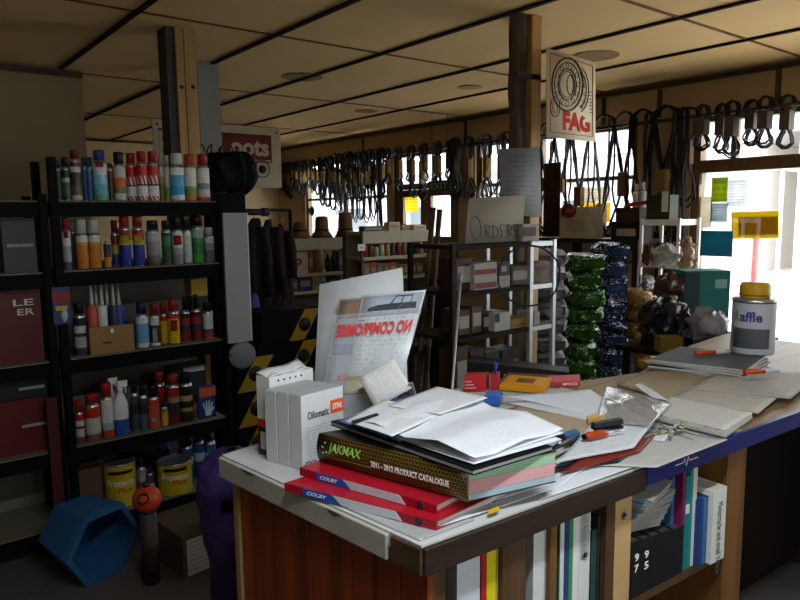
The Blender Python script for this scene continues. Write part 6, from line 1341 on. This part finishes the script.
# black folder and loose invoices on top of the catalogue
zf = z1+.0008
P = [onz(331, 421, zf+.012), onz(473, 470, zf+.012), onz(552, 446, zf+.012), onz(425, 404, zf+.012)]
t = thing('folder', 'black plastic folder lying on the thick catalogue under the invoices', 'folder', (P[0].x, P[0].y, zf))
MB().prism([V((p.x, p.y, zf)) for p in P], (0, 0, .003)).build('lower_cover', BLACK, t); MB().prism([V((p.x, p.y, zf+.0032)) for p in P], (0, 0, .006)).build('papers', mat('#8c8e90', .8), t); MB().prism([V((p.x, p.y, zf+.0094)) for p in P], (0, 0, .003)).build('upper_cover', BLACK, t)
zs = zf+.0135
INV = printed('#d0d2d5', '#7a7d84', 30, 7, .46, .06, .05, 1, amount=.26); INV2 = printed('#d0d3d8', '#8a8d94', 26, 8, .42, .06, .35, 2, amount=.2); PL = mat('#c9ccd1', .6, var=.04)
tops = [([(338, 421), (400, 442), (470, 405), (405, 396)], 'blue backed invoice sheet at the left under the pile', mat('#5a74b4', .6), .004),
 ([(378, 432), (474, 465), (562, 440), (470, 402)], 'lowest white sheet of the invoice pile, nearest the catalogue end', PL, .004),
 ([(364, 428), (474, 461), (564, 434), (452, 396)], 'plain white sheet second from bottom of the invoice pile', INV2, .005),
 ([(346, 424), (474, 461), (563, 431), (438, 391)], 'topmost large creased sheet of the invoice pile', INV2, .004),
 ([(345, 421), (392, 437), (446, 411), (384, 400)], 'white invoice at the left of the pile with a boxed heading', INV, .003),
 ([(388, 406), (440, 415), (488, 398), (437, 386.5)], 'small printed slip at the far edge of the invoice pile', INV, .003)]
def tri(x): return abs((x % 1)-.5)*2
for i, (px, lab, m_, bp) in enumerate(tops):
    o = crump('invoice_sheet', px, zs+.0035*i+(.012 if i > 3 else 0), m_, .0006, lab, 'sheet of paper', bp*.35, 24 if i == 3 else 12, 20+i, (lambda u, v: .015*tri(u*2+.5)+.010*tri(v*1.5+.2)) if i == 3 else None)
    o['group'] = 'loose invoices on the catalogue'
P = [onz(x, y, zs+.0295) for x, y in ((351, 421), (377, 413), (379, 415), (354, 424))]
o = bpy.data.objects['invoice_sheet.004']
MB().prism(P, (0, 0, .0005)).build('boxed_heading', INK, o)
# ---------------------------------------------------------------- small boxes and clutter behind the pile
def cbox(px, z0, z1, c, label, name='carton', cat='box', txt=None, mats=None, tint='#f0f0ea'):
    """box from three ground corners given in pixels (front-left, front-right, back-right)"""
    P = [onz(x, y, z0) for x, y in px]; P.append(P[0]+P[2]-P[1]); t = thing(name, label, cat, (P[0].x, P[0].y, z0))
    MB().prism(P, (0, 0, z1-z0)).build('box', mat(c, .45, var=.08), t, .0015); return t, P
ZT = ZC+.0006
t, P = cbox([(464, 392.5), (486, 391.5), (489, 388)], ZT, ZT+.062, '#a81c22', 'red carton with a dark side standing behind the invoice pile')
e = P[1]-P[0]; nn = (P[1]-P[2]).normalized()
for k in range(3): MB().prism([P[0]+e*.05+V((0, 0, .014+.012*k))+nn*.0005, P[0]+e*(.55-.1*k)+V((0, 0, .014+.012*k))+nn*.0005, P[0]+e*(.55-.1*k)+V((0, 0, .017+.012*k))+nn*.0005, P[0]+e*.05+V((0, 0, .017+.012*k))+nn*.0005], nn*.0006).build('printed_line', mat('#d0a8a4', .5), t)
t, P = cbox([(490.5, 391), (498.5, 390.5), (500, 386)], ZT, ZT+.058, '#9c1a20', 'narrow red carton with a blue pen standing in it')
tp = (P[0]+P[2])/2+V((0, 0, .0585)); t2 = thing('pen', 'blue ballpoint pen standing upright by the red cartons', 'pen', tp)
MB().tube([tp, tp+V((.004, .004, .03))], .0042, 8).build('barrel', mat('#2a2f9a', .4), t2); MB().tube([tp+V((.004, .004, .03)), tp+V((.006, .006, .044))], .0036, 8, rs=[.0042, .002]).build('cap', mat('#3a40b0', .35), t2); MB().box(tp.x-.0, tp.x+.003, tp.y-.008, tp.y-.004, tp.z+.018, tp.z+.038).build('clip', mat('#5a60c0', .35), t2)
t, P = cbox([(499, 390), (544, 394), (552, 383)], ZT+.004, ZT+.024, '#c98612', 'flat orange plastic case behind the white sheets')
MB().prism([p*.86+((P[0]+P[2])/2)*.14+V((0, 0, .0202)) for p in P], (0, 0, .002)).build('lid', mat('#d08f1c', .4), t); MB().prism([p*.4+((P[0]+P[2])/2)*.6+V((0, 0, .0225)) for p in P], (0, 0, .0006)).build('dark_print', mat('#7a4a10', .5), t)
t, P = cbox([(546, 387), (580, 386), (580, 379)], ZT, ZT+.018, '#b5303a', 'flat red carton with white lettering right of the orange case')
e = P[1]-P[0]; nn = (P[1]-P[2]).normalized(); text('MYCO', P[0]+e*.5+V((0, 0, .004))+nn*.001, e, (0, 0, 1), e.length*.42, .010, TEXTW, 'lettering', t, .01)
P = [onz(x, y, ZT+.002) for x, y in ((497, 384), (560, 388), (566, 372), (515, 368))]
tag(MB().prism(P, (0, 0, .005)).build('brown_folder', mat('#6d5136', .8, var=.1)), 'brown cardboard folder under the orange case', 'folder')
P = [onz(468, 371, ZC+.055), onz(567, 380, ZC+.03), onz(575, 368, ZC+.03)]
a = V((1.72, 1.775, ZT)); b = V((1.985, 1.60, ZT))
a = onz(467, 372, ZT); b = onz(568, 377, ZT)
t = thing('tray', 'black sloping paper tray behind the red cartons', 'tray', (a.x, a.y, ZT)); dpt = V((b.y-a.y, a.x-b.x, 0)).normalized()*-.10
if dpt.y < 0: dpt = -dpt
MB().hexa([a, b, b+dpt, a+dpt, a+V((0, 0, .045)), b+V((0, 0, .018)), b+dpt+V((0, 0, .018)), a+dpt+V((0, 0, .05))]).build('body', mat('#121214', .5), t); MB().hexa([p+V((0, 0, k)) for k, p in ((.0455, a), (.0185, b), (.0185, b+(b-a).normalized()*-.004+dpt*.05), (.0456, a+dpt*.05))]+[p+V((0, 0, k)) for k, p in ((.048, a), (.021, b), (.021, b+(b-a).normalized()*-.004+dpt*.05), (.048, a+dpt*.05))]).build('rim', mat('#3a3a3c', .4), t)
t, P = cbox([(484, 405), (500, 406), (503, 400)], ZT+.004, ZT+.035, '#2a5aa8', 'small blue block eraser box at the end of the invoice pile')
MB().prism([p*.9+((P[0]+P[2])/2)*.1+V((0, 0, .0312)) for p in P], (0, 0, .0008)).build('top_label', mat('#3a70c0', .4), t)
crump('tent_card', [(455, 399), (482, 403), (487, 397), (462, 393)], ZT+.030, printed('#d3d5d6', '#26262a', 3, 2, .55, .05, .2), .001, 'white slip with bold black print beside the blue block', 'slip', .001, 4, 9) if False else None
# loose sheets, folder, stationery across the middle of the counter
mid = [('sheet', [(540, 500), (640, 466), (655, 455), (565, 470)], PL, .0008, 'white sheet along the dark counter edge right of the catalogue'),
 ('sheet', [(440, 528), (560, 487), (590, 466), (530, 480)], printed('#c6cbd2', '#7f868e', 16, 5, .45, .1, .1), .0008, 'white printed sheet under the corner of the catalogue'),
 ('logo_sheet', [(478, 506), (548, 486), (556, 476), (490, 496)], mat('#cfd2d4', .6), .0008, 'white card with yellow square by the catalogue end'),
 ('newspaper', [(598, 466), (657, 468), (728, 440), (660, 428)], printed('#a9a7a2', '#85837e', 18, 4, .5, .05, .05, 3), .0012, 'grey newspaper sheet along the blue counter edge'),
 ('magazine', [(551, 470), (618, 463), (640, 449), (578, 452)], mat('#17171b', .4), .003, 'black magazine under the red one by the catalogue end'),
 ('magazine', [(560, 474), (640, 452), (655, 436), (590, 452)], mat('#6f2018', .5, var=.3), .003, 'red magazine showing under the curled white one'),
 ('magazine', [(556, 463), (634, 449), (652, 427), (590, 430)], printed('#c2c6cb', '#9aa0a6', 10, 3, .4, .1, .1), .004, 'white magazine with bold black letters curling over the red one'),
 ('folder', [(500, 416), (575, 438), (612, 424), (525, 400)], mat('#a3947c', .6, var=.12), .003, 'buff card folder under the white sheets in mid counter'),
 ('sheet', [(505, 403), (596, 423), (630, 417), (565, 398)], PL, .0008, 'white sheet lying over the buff folder, lower one'),
 ('sheet', [(500, 397), (600, 416), (628, 414), (590, 391)], mat('#cfd5de', .6, var=.04), .0008, 'white sheet lying over the buff folder, upper one'),
 ('sheet', [(634, 385), (652, 398), (668, 401), (640, 383)], PL, .0008, 'white torn corner sticking up left of the wire-bound pad')]
zl = ZT+.0008; made = {}
for i, (nm, px, m_, th, lab) in enumerate(mid):
    zl += th+.0010; made[i] = crump(nm if nm != 'logo_sheet' else 'card', px, zl, m_, th, lab, nm.replace('logo_', ''), .002 if i not in (6, 9) else .004, 12, 40+i, (lambda u, v: .012*v**2*(1-u)+.006*u*u) if i == 6 else None)
q = [onz(x, y, zl+.006) for x, y in ((489, 503), (500, 499), (499, 495), (488, 499))]; MB().prism([V((p.x, p.y, made[2].data.vertices[0].co.z+.004)) for p in q], (0, 0, .0006)).build('yellow_logo', mat('#c9a51c', .5), made[2])
o5 = made[6]; zz = zl-.008
def on5(px, py): return onz(px, py, ZT+.021)
text('ICE', on5(559, 466), on5(580, 461)-on5(559, 466), on5(562, 460)-on5(559, 466), .05, .016, INK, 'lettering', o5, .03)
zst = zl+.004
a, b = onz(593, 430, zst), onz(621, 427, zst)
t = thing('stapler', 'black stapler lying on the buff folder', 'stapler', (a.x, a.y, zst)); e = (b-a).normalized(); f_ = V((-e.y, e.x, 0)); Lg = (b-a).length
MB().obox(a+e*Lg/2+V((0, 0, .004)), e*Lg, f_*.028, V((0, 0, .007))).build('base', BLACK, t, .002); MB().hexa([a-f_*.011+V((0, 0, .0085)), b-f_*.011+V((0, 0, .012)), b+f_*.011+V((0, 0, .012)), a+f_*.011+V((0, 0, .0085)), a-f_*.009+V((0, 0, .020)), b-f_*.009+V((0, 0, .026)), b+f_*.009+V((0, 0, .026)), a+f_*.009+V((0, 0, .02))]).build('arm', mat('#1c1b1d', .4), t)
a, b = onz(588, 424, zst), onz(604, 420, zst); tag(MB().prism([a, b, b+V((.0, .03, 0)), a+V((.02, .02, 0))], (0, 0, .014)).build('eraser', mat('#c9a25c', .7)), 'pale yellow wedge eraser behind the stapler', 'eraser')
a, b = onz(585, 441, zst-.003), onz(607, 437, zst-.003); t = thing('screwdriver', 'orange handled tool lying left of the stapler', 'tool', a)
d_ = (b-a); MB().tube([a+V((0, 0, .012)), a+d_*.2+V((0, 0, .012)), a+d_*.8+V((0, 0, .012)), b+V((0, 0, .012))], .01, 12, rs=[.008, .0115, .0105, .007]).build('handle', mat('#a33a12', .35), t); MB().tube([b+V((0, 0, .012)), b+d_.normalized()*.06+V((0, 0, .010))], .0028, 8).build('shank', STEEL, t); MB().tube([a+V((0, 0, .012)), a-d_.normalized()*.006+V((0, 0, .012))], .008, 10).build('end_cap', BLACK, t)
a, b = onz(567, 440, zst-.002), onz(580, 436, zst-.002); tag(MB().prism([a, b, b+V((.02, .03, 0)), a+V((.02, .03, 0))], (0, 0, .01)).build('tape_box', mat('#1f5a8a', .5)), 'small blue box left of the orange handled tool', 'box')
a, b = onz(542, 457, zst), onz(575, 440, zst); t = thing('pocket_knife', 'dark folding tool lying at the end of the invoice pile', 'tool', a); d_ = b-a; MB().tube([a+V((0, 0, .006)), a+d_*.5+V((0, 0, .008)), b+V((0, 0, .006))], .006, 8, rs=[.004, .007, .005]).build('handle', mat('#1c1d22', .35), t); MB().lathe([(.007, 0), (.007, .004), (0, .005)], a+d_*.5+V((0, 0, .013)), 10).build('pivot', STEEL, t)
# crumpled clear bag, keys, wire-bound pad, newspapers
def bl(u, v): return .010*math.sin(math.pi*u)*math.sin(math.pi*v)*(1+.5*math.sin(9*u+5*v)*math.cos(7*v))
crump('plastic_bag', [(596, 420), (650, 428), (672, 404), (605, 386)], zl+.004, film('#a5a4a2', .55, .12), .001, 'crumpled clear plastic bag between the white sheets and the pad', 'plastic bag', .004, 22, 61, bl)
q = onz(672, 433, ZT+.012)
KS_ = 1.35
t = thing('key_bunch', 'bunch of metal keys on a ring in front of the wire-bound pad', 'keys', q)
MB().tube([q+V((.018*math.cos(k*.524), .018*math.sin(k*.524), .008+.003*math.sin(k))) for k in range(12)], .0016, 5, closed=True).build('ring', STEEL, t); rnd = random.Random(9)
KM = [mat('#b5a77a', .3, .9), STEEL, mat('#8f9496', .3, .9)]
for k in range(7):
    a_ = k*.85+.3; d_ = V((math.cos(a_), math.sin(a_)*.8, 0)); c = q+d_*.022+V((0, 0, .003+.0026*k)); p_ = V((-d_.y, d_.x, 0)).normalized(); d_.normalize()
    m = MB(); m.lathe([(.0135, 0), (.0135, .0025)], c+d_*.004, 10); m.prism([c+d_*KS_*w_+p_*KS_*h_ for w_, h_ in ((.012, -.003), (.042, -.003), (.045, 0), (.042, .003), (.034, .005), (.030, .003), (.024, .005), (.012, .003))], (0, 0, .002)); m.build('key', KM[k % 3], t)
for k in range(2): MB().blob(q+V((.045-.08*k, .01, .008)), (.014, .010, .006), 10, 6).build('tag', mat('#9fa36a' if k else '#d9d9d4', .4), t)
crump('note', [(650, 439), (664, 442), (672, 430), (655, 426)], ZT+.0135, PL, .0008, 'small white note with brown mark beside the keys', 'note', .001, 5, 71)
zp = ZT+.0045; P = [onz(x, y, zp) for x, y in ((650, 419), (725, 438), (751, 417), (643, 402))]; P[3] = P[0]+P[2]-P[1]
P = [onz(650, 419, zp), onz(725, 438, zp), onz(752, 419, zp), onz(668, 402, zp)]
t = thing('writing_pad', 'thick wire-bound white pad lying near the blue counter edge', 'pad', P[0])
MB().prism([p*1.02-(P[0]+P[2])/2*.02 for p in P], (0, 0, .003)).build('backing', mat('#77756f', .7), t); MB().prism([p+V((0, 0, .0034)) for p in P], (0, 0, .016)).build('pages', mat('#bdbbb4', .8, var=.08, scale=160), t)
f = quad([p+V((0, 0, .0202)) for p in P], 8, .0008, 5); MB().slab(f, 10, 10, .0006).build('top_sheet', printed('#b7b5b0', '#a3a19b', 14, 8, .5, .03, .03), t)
e = P[1]-P[0]
wr_ = MB()
for k in range(26): c = P[0]+e*((k+.5)/26)+V((0, 0, .012)); n2 = V((e.y, -e.x, 0)).normalized(); wr_.tube([c+n2*(.004+.009*math.cos(a_*.785))*1.0+V((0, 0, .011*math.sin(a_*.785))) for a_ in range(8)], .0009, 4, closed=True)
wr_.build('wire_binding', mat('#c9c9c6', .3, .8), t)
NEW = printed('#a8a39a', '#7d7870', 26, 5, .5, .04, .04, 4); NEW2 = printed('#94866c', '#6d5f48', 22, 5, .5, .04, .04, 3)
crump('newspaper', [(617, 384), (668, 402), (712, 381), (672, 362)], ZT+.004, NEW2, .003, 'brownish open newspaper on the wooden part of the counter', 'newspaper', .002, 12, 81, lambda u, v: .006*u*v)
crump('newspaper', [(668, 401), (758, 415), (790, 388), (705, 378)], ZT+.012, NEW, .004, 'grey newspaper spread behind the wire-bound pad', 'newspaper', .002, 12, 82, lambda u, v: .010*math.sin(2.5*u)*(1-v))
crump('newspaper', [(690, 388), (790, 399), (820, 374), (722, 370)], ZT+.020, printed('#9d9a93', '#7d7a74', 26, 5, .5, .04, .04, 4), .004, 'second grey newspaper right of the brownish one', 'newspaper', .002, 12, 83)
cl = ['#4a5160', '#8f8d88', '#22262e', '#6d7074', '#8a8a86', '#4d5157']
zz = ZT+.0008
for i in range(6):
    th = .0085; px = [(672+3*(i % 2)-i, 374-.0*i), (775, 388), (800, 372), (700+4*(i % 3), 360)]
    P = [onz(x, y, ZT+.03) for x, y in px]; r_ = .07*(i % 3-1); c = (P[0]+P[2])/2; P = [c+MX.Rotation(r_, 3, 'Z') @ (p-c) for p in P]; P = [V((p.x, p.y, zz)) for p in P]
    if i == 0: P = [p+nF*.0 for p in P]
    P = [p+V((.10, .16, 0)) for p in P]
    P = [V((p.x, min(p.y, 1.63), p.z)) for p in P]
    t = thing('magazine', 'magazine in the flat pile before the lettered tin, %s from the bottom' % ORD[i], 'magazine', P[0], 0, 'magazines by the lettered tin')
    MB().prism(P, (0, 0, th*.85)).build('pages', mat('#a9a7a2', .8, var=.12, scale=90), t); MB().prism([p+V((0, 0, th*.86)) for p in P], (0, 0, th*.1)).build('cover', mat(cl[i], .7, var=.35, scale=12, spec=.2), t); zz += th
for (px, py, w, lab) in ((703, 352, .05, 'orange capped marker lying on the magazine pile, left one'), (752, 371, .05, 'orange and white marker lying on the magazine pile, right one')):
    a = onz(px-8, py+1, zz+.012); b = onz(px+12, py, zz+.012); t = thing('marker', lab, 'marker', a); MB().tube([a, b], .010, 10).build('cap', mat('#b5431c', .4), t); MB().tube([b, b+(b-a)*.7], .009, 10).build('barrel', mat('#b9bcc0', .4), t)
# lettered tin
q = onz(752, 352, ZT+.06); zb = zz+.0006; c0 = dep(752, 350, 2.85); c0.z = zb
D_ = 2.85; r = 20*D_/680; hT = dep(752, 297, D_).z-zb
t = thing('lettered_tin', 'large white tin with purple and green lettering and yellow lid', 'tin', c0); t.name = 'paint_can'; XF[t.name] = MX.Translation(c0)
MB().lathe([(r*.98, 0), (r, .004), (r, hT*.93), (r*1.02, hT*.95), (r*1.02, hT), (r*.6, hT+.001), (0, hT+.001)], c0, 32, [1, 0, 2, 1, 1, 1]).build('can', [mat('#b9bcc6', .4, var=.04), STEEL, mat('#3a2a5c', .4)], t)
MB().lathe([(r*.68, 0), (r*.70, .01), (r*.70, .05), (r*.62, .062), (0, .063)], c0+V((0, 0, hT+.0015)), 28).build('lid', mat('#b98f1c', .4, var=.1), t)
MB().lathe([(r*.72, .0), (r*.72, .006)], c0+V((0, 0, hT+.012)), 28).build('lid_ring', mat('#7a5c12', .4), t)
a0 = math.atan2(-c0.y, -c0.x)
def cvt(u0, z_): return lambda a, b_, th: V((c0.x+(r+.001+th)*math.cos(a0+(u0+a)/r), c0.y+(r+.001+th)*math.sin(a0+(u0+a)/r), z_+b_))
text('R', (0, 0, 0), (1, 0, 0), (0, 0, 1), .022, .042, mat('#6b8f3a', .5), 'lettering', t, .03, curve=cvt(-.078, zb+hT*.60)); text('affle', (0, 0, 0), (1, 0, 0), (0, 0, 1), .085, .042, mat('#4a3a7c', .5), 'lettering', t, .03, curve=cvt(-.053, zb+hT*.60))
MB().slab(lambda u, v: cvt(-.085, zb+hT*.12)(u*.15, v*hT*.36, .0002), 10, 1, .0006, d=(0, 0, 0)).build('small_print', printed('#b9bcc6', '#70747c', 9, 5, .55, .03, .03), t)
t = thing('handle_pail', 'second white tin mostly hidden by the lettered tin', 'tin', c0) if False else None
# brown A-frame clip left of slip etc.
a = onz(414, 408, ZT+.02); tag(MB().hexa([onz(412, 412, ZT), onz(418, 412, ZT), onz(420, 406, ZT), onz(413, 406, ZT), dep(408, 384, 1.86), dep(412, 384, 1.86), dep(413, 382, 1.9), dep(409, 382, 1.9)]).build('bookend', mat('#7d7a74', .6)), 'grey bookend wedge beside the crooked receipt', 'bookend')
